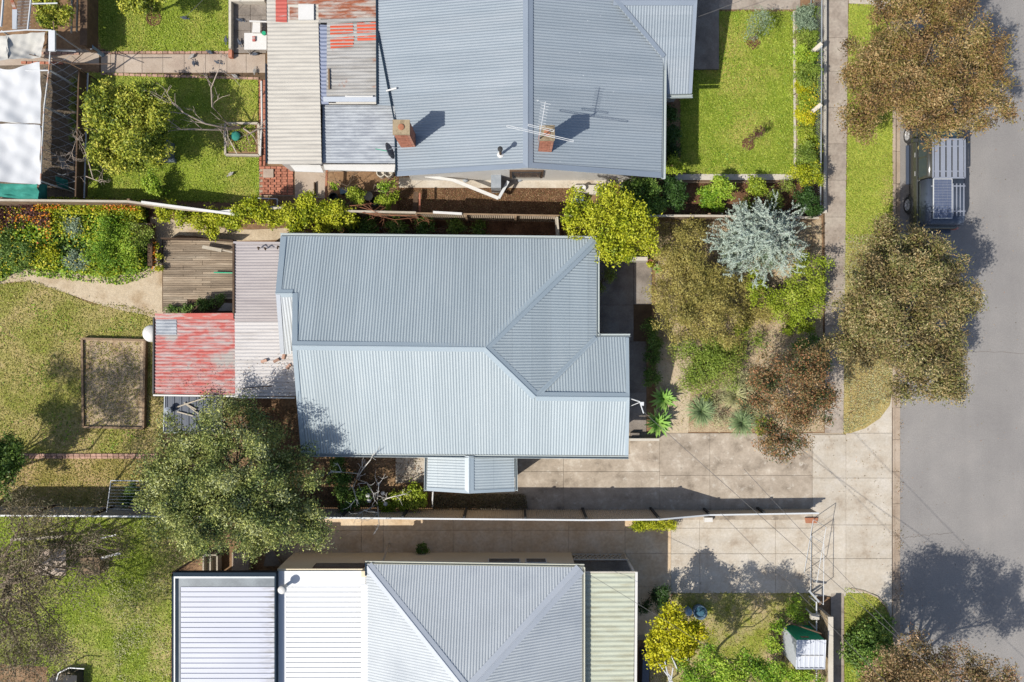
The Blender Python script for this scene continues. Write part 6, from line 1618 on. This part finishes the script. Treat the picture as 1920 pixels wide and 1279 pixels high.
bare('frangipani', 'larger whitish leafless frangipani in the side garden', (668, 898), .035, 0,
     [[(668, 898, .2), (672, 888, 1.8), (640, 885, 2.7)], [(668, 898, .2), (680, 880, 2.0), (695, 862, 2.9)], [(668, 898, .2), (662, 915, 1.8), (668, 935, 2.6)], [(668, 898, .2), (688, 905, 1.8), (700, 925, 2.5)]], 'bark_white', 2, 12, .5, L0=.45)
bare('frangipani', 'whitish leafless frangipani leaning over the tan fence', (708, 945), .035, 0,
     [[(708, 945, .2), (708, 930, 1.2), (710, 912, 1.7)], [(708, 945, .2), (725, 935, 1.3), (742, 930, 1.8)], [(708, 945, .2), (709, 962, 1.6), (711, 985, 2.3)], [(708, 945, .2), (690, 955, 1.2), (678, 960, 1.6)]], 'bark_white', 2, 14, .5, L0=.45)
bare('creeper', 'tangle of dry brown creeper stems on the top of the vine-covered fence', (690, 402), .012, 0,
     [[(640, 392, 1.5), (690, 400, 1.8), (760, 405, 1.7)], [(660, 385, 1.2), (700, 395, 1.8), (720, 410, 1.6)], [(630, 388, 1.4), (680, 384, 1.8), (705, 398, 1.8)], [(730, 404, 1.7), (790, 404, 1.8)], [(680, 398, 1.8), (740, 412, 1.5), (780, 408, 1.7)]], 'terracotta', 2, 17, .8, cat='creeper', L0=.35)
bare('bare_shrub', 'thin leafless shrub beside the brown post in the side yard', (640, 360), .012, 0,
     [[(640, 360, 0), (630, 340, .8), (625, 325, 1.2)], [(640, 360, 0), (655, 345, .8), (660, 330, 1.2)], [(690, 365, 0), (720, 340, .8), (735, 325, 1.2)], [(740, 370, 0), (770, 345, .8)]], 'bark', 2, 19, .6, cat='shrub', L0=.5)
bare('wispy_limb', 'dark sweeping bare limb inside the wispy tree', (-30, 1060), .05, 0,
     [[(-40, 1060, 1.5), (30, 1050, 3.0), (90, 1062, 3.8), (150, 1070, 4.2)], [(-40, 1060, 1.5), (40, 1030, 3.2), (110, 1020, 4.0), (170, 1025, 4.3)], [(-40, 1060, 1.5), (40, 1090, 3.0), (90, 1150, 3.6)]], 'bark', 3, 23, .6, cat='branch', L0=.8)

# front garden shrubs
shrub('wattle_shrub', 'broad olive-brown feathery shrub in the front garden, upper mass', 'shrub', [lob(1275, 470, 45, 1.5), lob(1250, 510, 34, 1.3), lob(1300, 500, 42, 1.6), lob(1285, 440, 28, 1.2), lob(1330, 530, 40, 1.5)], 13000, .11, .03, M['leaf_olivebush'], 201, clump=.24)
shrub('wattle_shrub', 'largest olive-green feathery shrub in the middle of the front garden', 'shrub', [lob(1270, 575, 50, 1.8), lob(1320, 560, 48, 1.8), lob(1330, 610, 46, 1.7), lob(1275, 620, 44, 1.5), lob(1240, 550, 28, 1.3), lob(1365, 580, 34, 1.4), lob(1300, 540, 34, 1.6)], 18000, .11, .03, M['leaf_olivebush'], 202, clump=.24)
shrub('grevillea', 'mid-green shrub below the olive feathery one', 'shrub', [lob(1325, 672, 40, 1.0), lob(1345, 700, 34, .9), lob(1310, 650, 30, 1.0), lob(1305, 690, 26, .8), lob(1370, 680, 22, .8), lob(1320, 720, 24, .7)], 8500, .10, .03, M['leaf_oliveg'], 203, clump=.2)
shrub('box_shrub', 'bright lime shrub next to the footpath, upper of two', 'shrub', [lob(1500, 530, 42, 1.3), lob(1520, 570, 32, 1.1), lob(1470, 560, 36, 1.1), lob(1430, 555, 30, 1.0), lob(1515, 500, 28, 1.2), lob(1410, 530, 24, .9), lob(1525, 545, 22, 1.1)], 11000, .09, .045, M['leaf_bright'], 204, clump=.18)
shrub('box_shrub', 'low brownish-green shrub under the silver-blue tree', 'shrub', [lob(1415, 575, 30, .8), lob(1450, 585, 26, .7), lob(1400, 545, 26, .9), lob(1395, 590, 22, .7)], 4500, .09, .03, M['leaf_olivebush'], 205, clump=.18)
shrub('box_shrub', 'smaller lime shrub between bare mulch and footpath', 'shrub', [lob(1495, 605, 22, .7), lob(1478, 615, 14, .5), lob(1515, 612, 12, .6)], 2600, .09, .045, M['leaf_bright'], 206, clump=.15)
shrub('straggly_shrub', 'loose yellow-green shrub by the sandy strip of the front garden', 'shrub', [lob(1290, 720, 18, .5), lob(1275, 660, 18, .7), lob(1345, 660, 24, .8), lob(1385, 660, 16, .5), lob(1420, 640, 14, .4)], 4200, .12, .03, M['leaf_oliveg'], 222, clump=.24, spread=.7)
scatter('leaf_litter', 'olive leaves fallen on the off-white lean-to roof', WP([(300, 700), (548, 660), (552, 740), (300, 736)], 2.5), 260, .06, .03, M['leaf_rusty'], 2.62, 73, .02)
scatter('leaf_litter', 'leaves fallen across the parking road', WP([(1700, -20), (1915, -20), (1915, 1279), (1700, 1279)]), 420, .06, .03, M['leaf_rusty'], -.125, 74, .01)
shrub('straggly_shrub', 'thin straggly brown-green shrub in the gap of the front garden', 'shrub', [lob(1380, 545, 26, .9), lob(1400, 600, 20, .5), lob(1375, 640, 18, .5), lob(1345, 640, 22, .7), lob(1250, 430, 20, .7), lob(1300, 420, 18, .6)], 5000, .12, .022, M['leaf_olivebush'], 220, clump=.26, spread=.7)
shrub('straggly_shrub', 'grey-green straggly plant between tussocks and gum tree', 'shrub', [lob(1400, 715, 20, .6), lob(1350, 745, 14, .4), lob(1415, 770, 16, .4), lob(1345, 790, 12, .3)], 2600, .12, .022, M['leaf_drygrass'], 221, clump=.24, spread=.7)
shrub('small_bush', 'little green bush at the left edge of the bare mulch', 'shrub', [lob(1390, 618, 15, .4), lob(1400, 612, 8, .3)], 1200, .08, .04, M['leaf_bright'], 207, clump=.13)
shrub('dark_bush', 'dark green bush shaded behind the small gum tree', 'shrub', [lob(1520, 660, 28, 1.0), lob(1540, 680, 20, .9), lob(1500, 650, 18, .8), lob(1530, 700, 18, .8)], 4200, .10, .035, M['leaf_green'], 208, clump=.18)
shrub('small_bush', 'dark green leafy strip plant beside the forecourt', 'shrub', [lob(1225, 640, 16, .6), lob(1222, 670, 16, .6), lob(1224, 705, 18, .6), lob(1220, 610, 14, .6)], 3600, .10, .04, M['leaf_green'], 209, clump=.16)
shrub('small_bush', 'little lime plant beneath the big driveway gum tree', 'shrub', [lob(1430, 795, 14, .4), lob(1425, 810, 10, .3)], 700, .09, .04, M['leaf_bright'], 210, clump=.12)
shrub('small_bush', 'olive tuft at the east wall in the forecourt shade', 'shrub', [lob(1142, 515, 14, .8), lob(1125, 540, 9, .5)], 1000, .09, .03, M['leaf_oliveg'], 211, clump=.14)
rosette('agave', 'upper of the two pale green agaves beside the driveway', 'agave', W(1243, 748, .3), 34, .66, .14, M['leaf_succ'], 301)
rosette('agave', 'lower and larger pale green agave at the driveway corner', 'agave', W(1233, 793, .35), 40, .72, .14, M['leaf_succ'], 302)
rosette('agave', 'small agave beside the terracotta pot', 'agave', W(1232, 505, .15), 16, .28, .07, M['leaf_succ'], 303)
rosette('grass_tree', 'dense green spiky tussock left of the low silver one', 'tussock', W(1313, 770, .25), 260, .82, .03, M['leaf_grassy'], 304, droop=.9, el0=.3, el1=1.5)
rosette('grass_tree', 'green spiky tussock nearest the driveway gum tree', 'tussock', W(1388, 792, .25), 240, .78, .03, M['leaf_grassy'], 305, droop=.9, el0=.3, el1=1.5)
rosette('grass_tree', 'pale silver-green tussock between the two green tussocks', 'tussock', W(1375, 740, .25), 240, .8, .032, M['leaf_drygrass'], 306, droop=.9, el0=.3, el1=1.5)
tag(MB().ball(W(1369, 802, .05), .08, 8, .6).build('stone', M['concrete_wall']), 'single pale stone beside the tussock in the mulch', 'stone')

# north house front bed and lawn plants
for i, (x, y_, r_, h, m, lb) in enumerate([(1508, 35, 22, .7, 'greyg', 'greyish bush at the top of the street bed'), (1510, 70, 22, .7, 'oliveg', 'second bush down in the street bed, dull green'), (1508, 110, 20, .8, 'fresh', 'fresh green bush below the dull one in the street bed'),
        (1512, 145, 24, .8, 'oliveg', 'broad dark bush halfway down the street bed'), (1503, 165, 12, .6, 'yellow', 'yellow-flowered clump in the middle of the street bed'), (1510, 190, 20, .6, 'bright', 'bright green bush under the yellow clump'),
        (1508, 218, 16, .5, 'yellow', 'pale yellow shrub in the lower half of the street bed'), (1512, 255, 20, .6, 'bright', 'light green bush near the bottom of the street bed'), (1505, 122, 9, .6, 'yellow', 'little yellow tuft beside the lawn edging'),
        (1510, 300, 26, 1.2, 'oliveg', 'dark olive bush at the lawn corner of the street bed'), (1512, 325, 26, 1.3, 'lime', 'golden bush where street bed and fence corner meet'), (1515, 380, 26, 1.2, 'darkgreen', 'dark green bush at the corner by the timber fence')]):
    shrub('bed_bush', lb, 'bush', [lob(x, y_, r_, h), lob(x + 6, y_ + 8, r_ * .6, h * .8), lob(x - 5, y_ - 8, r_ * .6, h * .8)], int(180 * r_), .085, .035, M['leaf_' + m], 400 + i, clump=.16, group='bushes in the street bed')
scatter('ground_cover', 'low green ground cover filling the street bed', WP([(1491, 22), (1532, 22), (1532, 335), (1491, 335)]), 9000, .08, .035, M['leaf_oliveg'], .1, 41, .45)
scatter('ground_cover', 'lighter leaves through the street bed', WP([(1491, 22), (1532, 22), (1532, 335), (1491, 335)]), 6000, .08, .04, M['leaf_fresh'], .2, 42, .5, patchy=.3)
scatter('flowers', 'small yellow flowers dotted over the street bed', WP([(1492, 110), (1525, 110), (1528, 300), (1492, 300)]), 500, .06, .055, M['leaf_yellowflower'], .7, 43, .3, patchy=.6)
shrub('green_bush', 'dense glossy green bush right of the yellow-green tree', 'bush', [lob(1200, 362, 32, 1.6), lob(1220, 380, 24, 1.4), lob(1185, 350, 20, 1.4)], 8000, .11, .06, M['leaf_green'], 421, clump=.18)
shrub('green_bush', 'dark bush squeezed between the slate roof and the lawn', 'bush', [lob(1258, 350, 20, 1.2), lob(1262, 380, 20, 1.2), lob(1256, 250, 18, 1.2), lob(1254, 215, 14, 1.2), lob(1258, 280, 18, 1.2)], 8000, .11, .05, M['leaf_darkgreen'], 422, clump=.18)
shrub('green_bush', 'small lime bush at the lawn corner beside the slate roof', 'bush', [lob(1262, 312, 16, 1.3)], 1800, .10, .05, M['leaf_bright'], 423, clump=.16)
shrub('green_bush', 'rounded light green bush in the bed below the white edging', 'bush', [lob(1352, 350, 22, 1.0), lob(1335, 362, 14, .8)], 3500, .10, .05, M['leaf_fresh'], 424, clump=.16)
shrub('green_bush', 'smaller rounded bush to the right of the light green one', 'bush', [lob(1420, 350, 18, .9)], 2200, .10, .05, M['leaf_bright'], 425, clump=.15)
shrub('green_bush', 'loose yellowish plant below the rounded light green bush', 'bush', [lob(1325, 375, 14, .5), lob(1345, 390, 12, .5), lob(1315, 360, 10, .4)], 1500, .10, .05, M['leaf_fresh'], 426, clump=.16)
shrub('green_bush', 'twiggy reddish plant behind the silver-blue tree', 'bush', [lob(1450, 372, 18, .7), lob(1400, 385, 14, .6), lob(1475, 350, 14, .7)], 2200, .09, .03, M['leaf_oliveg'], 427, clump=.18)
tree('lawn_sapling', 'thin grey-green sapling near the top of the front lawn', 'sapling', [lob(1422, 42, 22, 1.5), lob(1412, 60, 14, 1.2), lob(1436, 35, 12, 1.5)], 900, .12, .025, M['leaf_greyg'], 428, (1415, 76), .025, clump=.2, spread=.7)
tree('lawn_sapling', 'tiny dark sapling near the bottom of the front lawn', 'sapling', [lob(1422, 248, 9, 1.0), lob(1412, 258, 7, .8)], 260, .10, .035, M['leaf_purple'], 429, (1404, 268), .02, clump=.12)
for (x, y_, r_) in ((1413, 80, .32), (1403, 270, .3)):
    tag(MB().lathe(W(x, y_, .018), [(r_, 0), (r_ * .8, .03), (.02, .04)], 14).build('mulch_ring', M['mulch']), kind='structure')
tag(MB().lathe(W(289, 34, .018), [(.36, 0), (.33, .05), (.28, .05), (.26, .02), (.02, .02)], 20).build('tree_ring', M['mulch']), kind='structure')

# west flower garden
gp = WP([(-40, 392), (280, 395), (282, 505), (215, 520), (150, 515), (60, 500), (0, 525), (-40, 525)])
scatter('ground_cover', 'dense green nasturtium leaves covering the flower bed', gp, 9000, .15, .12, M['leaf_green'], .08, 51, .3)
scatter('ground_cover', 'fresh nasturtium leaves over the darker ones', gp, 7000, .14, .11, M['leaf_fresh'], .2, 50, .35, patchy=-.3)
scatter('ground_cover', 'lighter leaves mixed through the flower bed', gp, 9000, .11, .07, M['leaf_lime'], .3, 52, .4, patchy=.4)
scatter('ground_cover', 'ragged leaves spilling from the flower bed onto the sand', WP([(-40, 500), (60, 485), (150, 500), (285, 495), (292, 515), (230, 535), (150, 528), (60, 518), (-40, 540)]), 2600, .11, .06, M['leaf_fresh'], .06, 58, .15, patchy=.3)
scatter('ground_cover', 'purple-brown leaves in the upper left of the flower bed', WP([(-40, 388), (110, 388), (110, 430), (-40, 440)]), 2600, .10, .06, M['leaf_purple'], .5, 59, .3, patchy=.2)
scatter('grass', 'yellow-green weeds dotted over the patchy west lawn', WP([(-60, 545), (120, 560), (290, 600), (300, 850), (-60, 850)]), 2600, .13, .05, M['leaf_fresh'], .03, 80, .05, patchy=.9)
scatter('grass', 'clover tufts over the front lawn of the north house', WP([(1300, 30), (1484, 30), (1484, 322), (1300, 322)]), 1500, .12, .05, M['leaf_fresh'], .03, 81, .05, patchy=.8)
scatter('leaf_litter', 'dead straw on the lush lawn beside the white flat roof', WP([(200, 1070), (315, 1080), (315, 1279), (220, 1279)]), 2600, .11, .03, M['leaf_drygrass'], .05, 82, .04, patchy=.3)
scatter('grass', 'stray grass tufts along the edge of the sandy path', WP([(-40, 525), (40, 520), (130, 545), (250, 572), (300, 580), (300, 596), (240, 585), (130, 560), (40, 535), (-40, 545)]), 1600, .10, .03, M['leaf_turfdry'], .03, 60, .06, patchy=.2)
scatter('flowers', 'orange nasturtium flowers along the bowed fence', WP([(85, 380), (275, 386), (275, 402), (90, 398)]), 520, .075, .065, M['leaf_orange'], .85, 53, .2, patchy=.2)
scatter('flowers', 'scattered orange flowers over the flower bed', WP([(0, 400), (120, 395), (120, 470), (0, 470)]), 420, .08, .07, M['leaf_orange'], .8, 54, .2, patchy=.5)
scatter('flowers', 'yellow flowers spread across the flower bed', gp, 520, .07, .06, M['leaf_yellowflower'], .7, 55, .3)
scatter('ground_cover', 'yellow-green foliage at the foot of the bowed fence', WP([(85, 374), (280, 380), (280, 410), (90, 402)]), 6500, .10, .06, M['leaf_lime'], .4, 56, .4)
for i, (x, y_, r_, h, m, lb) in enumerate([(215, 475, 45, .9, 'fresh', 'large light green mound in the right of the flower bed'), (222, 425, 30, .8, 'fresh', 'tall green fennel-like plant in the flower bed'), (138, 425, 18, .5, 'greyg', 'upper grey-green plant in the centre of the flower bed'),
        (146, 488, 18, .5, 'greyg', 'lower grey-green plant in the centre of the flower bed'), (95, 475, 16, .5, 'lime', 'yellow-green tuft left of the grey-green plants'), (65, 400, 18, .6, 'purple', 'dark reddish plant below the fence'),
        (5, 405, 14, .5, 'purple', 'small dark reddish plant at the left edge of the flower bed'), (260, 440, 22, .7, 'oliveg', 'loose green plant beside the dark sleeper'), (25, 470, 36, .5, 'green', 'leafy green mound at the left of the flower bed')]):
    shrub('garden_plant', lb, 'plant', [lob(x, y_, r_, h, .5), lob(x + r_ * .5, y_ + r_ * .3, r_ * .6, h * .8, .5), lob(x - r_ * .5, y_ - r_ * .3, r_ * .6, h * .8, .5)], int(110 * r_), .095, .04, M['leaf_' + m], 500 + i, clump=.2, group='plants of the flower bed')
shrub('garden_plant', 'orange flowering strip right of the dark sleeper', 'plant', [lob(300, 478, 8, .4), lob(298, 500, 8, .4), lob(296, 460, 6, .4)], 700, .08, .04, M['leaf_lime'], 520, clump=.12)
scatter('flowers', 'few orange flowers right of the dark sleeper', WP([(292, 455), (303, 455), (303, 510), (292, 510)]), 60, .08, .07, M['leaf_orange'], .5, 57, .1)
# vine over the fence
vl = [lob(310, 398, 18, 1.3), lob(345, 405, 18, 1.3), lob(375, 410, 16, 1.3), lob(405, 412, 18, 1.4), lob(430, 412, 20, 1.4), lob(455, 402, 22, 1.7), lob(470, 385, 16, 1.8), lob(490, 402, 18, 1.6), lob(520, 408, 20, 1.5), lob(560, 400, 24, 1.6),
      lob(590, 398, 24, 1.7), lob(620, 402, 24, 1.6), lob(650, 408, 22, 1.5), lob(580, 378, 16, 1.8), lob(400, 430, 14, .8), lob(560, 420, 16, 1.0), lob(610, 420, 18, 1.0)]
v_ = thing('vine', W(480, 410), 'long yellow-green vine climbing over the timber fence', 'vine')
crown('foliage', vl, 26000, .10, .06, M['leaf_lime'], v_, 601, .18)
rs = np.random.RandomState(61); mb = MB()
for l in vl: limb(mb, Vector((l[0].x, l[0].y - .1, 0)), l[0], .02, .01, rs)
mb.build('stem', M['bark'], v_)
shrub('shade_shrub', 'dark green shrub row in the shade north of the blue-grey roof', 'shrub', [lob(690, 425, 20, .8), lob(740, 428, 18, .8), lob(800, 425, 20, .8), lob(850, 425, 16, .6), lob(650, 432, 18, .7), lob(900, 428, 14, .4)], 7000, .10, .04, M['leaf_green'], 602, clump=.18)
shrub('side_shrub', 'bright small bush in the side yard of the north house', 'shrub', [lob(668, 368, 14, 1.0), lob(662, 358, 9, .9)], 1600, .10, .05, M['leaf_bright'], 603, clump=.13)
shrub('side_shrub', 'bright small bush beside the black pot', 'shrub', [lob(725, 380, 13, .8), lob(738, 372, 9, .7), lob(715, 375, 9, .7)], 1600, .10, .05, M['leaf_bright'], 604, clump=.13)
shrub('side_shrub', 'leggy bush with few leaves near the concrete pipe rings', 'shrub', [lob(722, 350, 9, 1.0), lob(735, 345, 6, .8), lob(628, 345, 8, 1.0), lob(640, 385, 10, .7)], 900, .10, .05, M['leaf_fresh'], 605, clump=.14)
shrub('lawn_shrub', 'small light shrub at the bottom of the citrus lawn', 'shrub', [lob(285, 345, 18, .8), lob(295, 355, 14, .6)], 1700, .10, .045, M['leaf_fresh'], 606, clump=.16)
shrub('fern', 'narrow golden fern strip beside the dark plank fence', 'fern', [lob(140, 150 + k * 18, 8, .5) for k in range(7)], 2600, .10, .03, M['leaf_oliveg'], 607, clump=.12)
scatter('ground_cover', 'dry sticks and weeds on the dark soil of the shade house', WP([(80, 145), (132, 145), (135, 360), (80, 360)]), 2200, .12, .012, M['leaf_wispy'], .02, 63, .12)
# south side garden
shrub('garden_shrub', 'bright green shrub beneath the frangipani branches', 'shrub', [lob(760, 935, 20, .7), lob(785, 940, 16, .6), lob(730, 945, 18, .6), lob(775, 920, 14, .6)], 4200, .11, .06, M['leaf_bright'], 608, clump=.16)
shrub('garden_shrub', 'green shrub between olive tree and frangipani', 'shrub', [lob(640, 905, 22, .9), lob(650, 940, 20, .8), lob(680, 930, 18, .7), lob(635, 870, 16, .8)], 5000, .11, .055, M['leaf_green'], 609, clump=.18)
scatter('ground_cover', 'low brown-green ground cover below the side porch', WP([(812, 925), (985, 925), (990, 952), (812, 955)]), 5000, .08, .035, M['leaf_wispy'], .03, 64, .22)
scatter('leaf_litter', 'leaf litter under the olive tree', WP([(480, 760), (560, 760), (640, 860), (790, 860), (800, 950), (560, 950)]), 5000, .07, .04, M['leaf_rusty'], .01, 65, .03)
scatter('leaf_litter', 'fallen leaves and bark chips in the front garden', WP([(1232, 420), (1540, 420), (1545, 808), (1232, 808)]), 9000, .06, .025, M['leaf_drygrass'], .015, 66, .03)
scatter('leaf_litter', 'dry leaves gathered along the road gutter', WP([(1676, 430), (1698, 430), (1696, 1279), (1676, 1279)]), 1500, .06, .03, M['leaf_rusty'], -.11, 70, .02, patchy=.2)
scatter('leaf_litter', 'leaves blown over the footpath and driveway crossing', WP([(1545, 400), (1586, 400), (1672, 900), (1672, 1110), (1530, 900), (1400, 815)]), 500, .06, .03, M['leaf_rusty'], .045, 71, .01)
scatter('leaf_litter', 'straw and clover tufts on the bare front garden soil', WP([(1300, 430), (1540, 430), (1542, 800), (1260, 800)]), 2600, .12, .02, M['leaf_olivebush'], .02, 72, .08, patchy=.6)
scatter('leaf_litter', 'dry leaves fallen on the verge under the street tree', WP([(1590, 440), (1670, 440), (1670, 740), (1590, 800)]), 4000, .06, .03, M['leaf_rusty'], .03, 67, .04)
scatter('leaf_litter', 'bark chips on the narrow strip by the north house', WP([(748, 354), (1070, 354), (1070, 402), (748, 402)]), 6000, .05, .025, M['leaf_rusty'], .015, 68, .03)
for i in range(4):
    x = (745, 758, 771, 784)[i]
    o = MB().ball(W((690, 718, 692, 723)[i], (929, 925, 939, 945)[i], .9), .1, 10, .8).build('blossom', M['white'], None, True); tag(o, ['upper left white blossom ball among the frangipani branches', 'upper right white blossom ball among the frangipani branches', 'lower left white blossom ball among the frangipani branches', 'lower right white blossom ball among the frangipani branches'][i], 'blossom')
shrub('fence_weed', 'yellow-green strappy weed spilling below the tan fence', 'weed', [lob(1192 + k * 13, 984, 9, .5) for k in range(6)], 2400, .18, .03, M['leaf_lime'], 610, clump=.13)
shrub('fence_weed', 'tiny green weed growing at the cream wall', 'weed', [lob(790, 1029, 11, .3), lob(797, 1032, 6, .2)], 700, .08, .04, M['leaf_green'], 611, clump=.1)
shrub('verandah_plant', 'dark clumping plant in the shade east of the green verandah roof', 'plant', [lob(1237, 1115, 18, .8), lob(1205, 1135, 12, .7), lob(1242, 1130, 14, .7)], 2600, .14, .03, M['leaf_darkgreen'], 612, clump=.18)
shrub('yard_shrub', 'overgrown green shrub around the white metal shed', 'shrub', [lob(1495, 1140, 20, .7), lob(1458, 1175, 12, .5), lob(1500, 1275, 30, 1.0), lob(1460, 1262, 24, .9), lob(1448, 1210, 14, .5)], 5500, .12, .05, M['leaf_fresh'], 613, clump=.22)
shrub('verge_shrub', 'dark green weeds on the lower verge by the street', 'shrub', [lob(1625, 1190, 34, .6), lob(1600, 1215, 24, .5), lob(1655, 1170, 20, .5), lob(1615, 1240, 26, .6), lob(1650, 1215, 26, .6)], 6500, .12, .06, M['leaf_green'], 614, clump=.22)
shrub('deck_weed', 'weeds between the deck and the red tin shed', 'weed', [lob(322, 580, 9, .3), lob(350, 578, 9, .3), lob(385, 572, 14, .4), lob(335, 584, 8, .3), lob(410, 562, 12, .4)], 2200, .09, .04, M['leaf_green'], 615, clump=.12)
shrub('clothesline_plant', 'strappy plant growing under the wall clothesline', 'plant', [lob(250, 925, 16, .5), lob(240, 940, 12, .4)], 900, .2, .03, M['leaf_green'], 616, clump=.16)
# shade-casting tall tree south-west, outside the picture, shades nothing seen: left out
